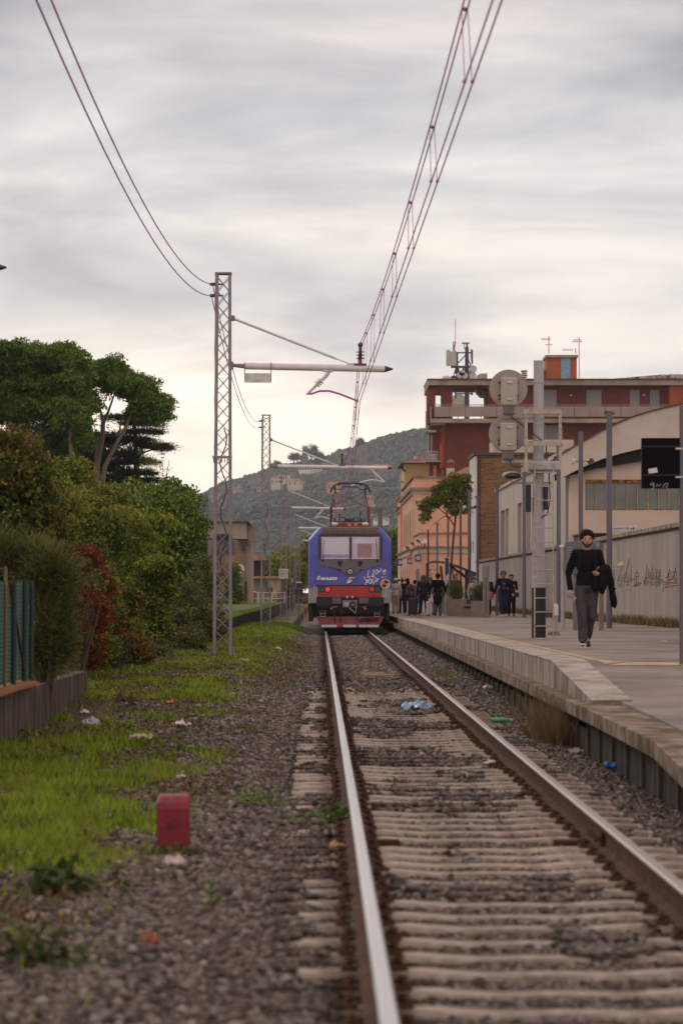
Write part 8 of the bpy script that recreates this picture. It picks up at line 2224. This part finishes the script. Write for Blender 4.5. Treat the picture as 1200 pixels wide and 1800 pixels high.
crumple('paper_scrap', 488, 1143, 14, paper, 'small white scrap on the verge midway to the train', 'litter', z=.02)
crumple('paper_scrap', 395, 1306 - 108, 12, M('turquoise_litter', (.25, .45, .42), .6), 'tiny turquoise scrap in the grass near the mast', 'litter', z=.0) if False else None
crumple('paper_scrap', 320, 1368, 16, paper, 'single white scrap above the red marker block', 'litter', z=-.15)
crumple('paper_scrap', 188, 1437, 18, M('bluish_litter', (.42, .47, .50), .6), 'bluish scrap in the bright grass left of the red block', 'litter', z=-.15)
crumple('paper_scrap', 310, 1521, 34, M('cream_stone_litter', (.58, .48, .42), .8), 'cream coloured broken lump just in front of the red block', 'rubble', z=-.18, sq=(1, .8, .6))
crumple('paper_scrap', 48, 1505, 24, paper, 'whitish scrap in the grass far left of the red block', 'litter', z=-.17)
crumple('brick_fragment', 265, 1662, 34, M('brick_orange', (.34, .12, .055), .9), 'orange brick fragment on the dark near ground', 'rubble', z=-.19, sq=(1, .7, .8))
crumple('paper_scrap', 120, 1612, 30, lp, 'pale rubble lump in the near weeds', 'rubble', z=-.19)
crumple('paper_scrap', 60, 1618, 34, lp, 'second pale rubble lump at the near left edge', 'rubble', z=-.19)
crumple('paper_scrap', 220, 1240, 34, M('dead_stick_brown', (.08, .045, .03), .95), 'small heap of dark dead stems on the verge', 'debris', z=-.05, sq=(1, .8, .7), jit=.5)
crumple('paper_scrap', 1165 - 41, 1124, 8, paper, 'tiny white scrap on the platform asphalt near the wall', 'litter', z=zp(55)) if False else None
o = empty('paper_scrap', (wx(1167, 51), 51, zp(51)), 'tiny white scrap on the platform asphalt at the right', 'litter', 'litter on the ground')
MB().box(wx(1164, 51), wx(1172, 51), 51, 51.08, zp(51) + .005, zp(51) + .02, .004).build('scrap', paper, o)
# green bottle and blue can
Yb = 36.6
bo = empty('green_bottle', (wx(880, Yb), Yb, -.25), 'green plastic bottle lying on its side near the right rail', 'bottle')
z_ = wz(1266, Yb)
MB().tube([(wx(863, Yb), Yb - .01, z_), (wx(866, Yb), Yb, z_), (wx(884, Yb), Yb + .02, z_), (wx(890, Yb), Yb + .02, z_), (wx(897, Yb), Yb + .03, z_)], [.02, .034, .034, .022, .012], 12).build('bottle_body', M('bottle_green', (.08, .32, .12), .2), bo)
MB().tube([(wx(897, Yb), Yb + .03, z_), (wx(900, Yb), Yb + .03, z_)], .014, 10).build('cap', paper, bo)
Yb = 27.5
cn = empty('crushed_can', (wx(1072, Yb), Yb, -.25), 'crushed bright blue can against the platform foot', 'can')
z_ = wz(1347, Yb)
MB().tube([(wx(1062, Yb), Yb, z_), (wx(1066, Yb), Yb + .01, z_ + .01), (wx(1073, Yb), Yb + .02, z_ - .006), (wx(1080, Yb), Yb, z_ + .006), (wx(1084, Yb), Yb, z_)], [.026, .036, .026, .038, .024], 10).build('can_body', M('can_blue', (.04, .16, .50), .3, .2), cn)

# ------------------------------------------------------------------ haze between here and the hills
HZ = bpy.data.materials.new('valley_haze'); HZ.use_nodes = True
t = HZ.node_tree; t.nodes.clear(); oo = t.nodes.new('ShaderNodeOutputMaterial'); pv = t.nodes.new('ShaderNodeVolumePrincipled')
pv.inputs['Color'].default_value = (.74, .80, .90, 1); pv.inputs['Density'].default_value = HAZE_D; pv.inputs['Anisotropy'].default_value = 0
t.links.new(pv.outputs[0], oo.inputs['Volume'])
tag(MB().box(-2400, 2400, -40, 3300, -20, 150).build('haze', HZ), kind='stuff', label='pale haze softening the distant hills', cat='haze')
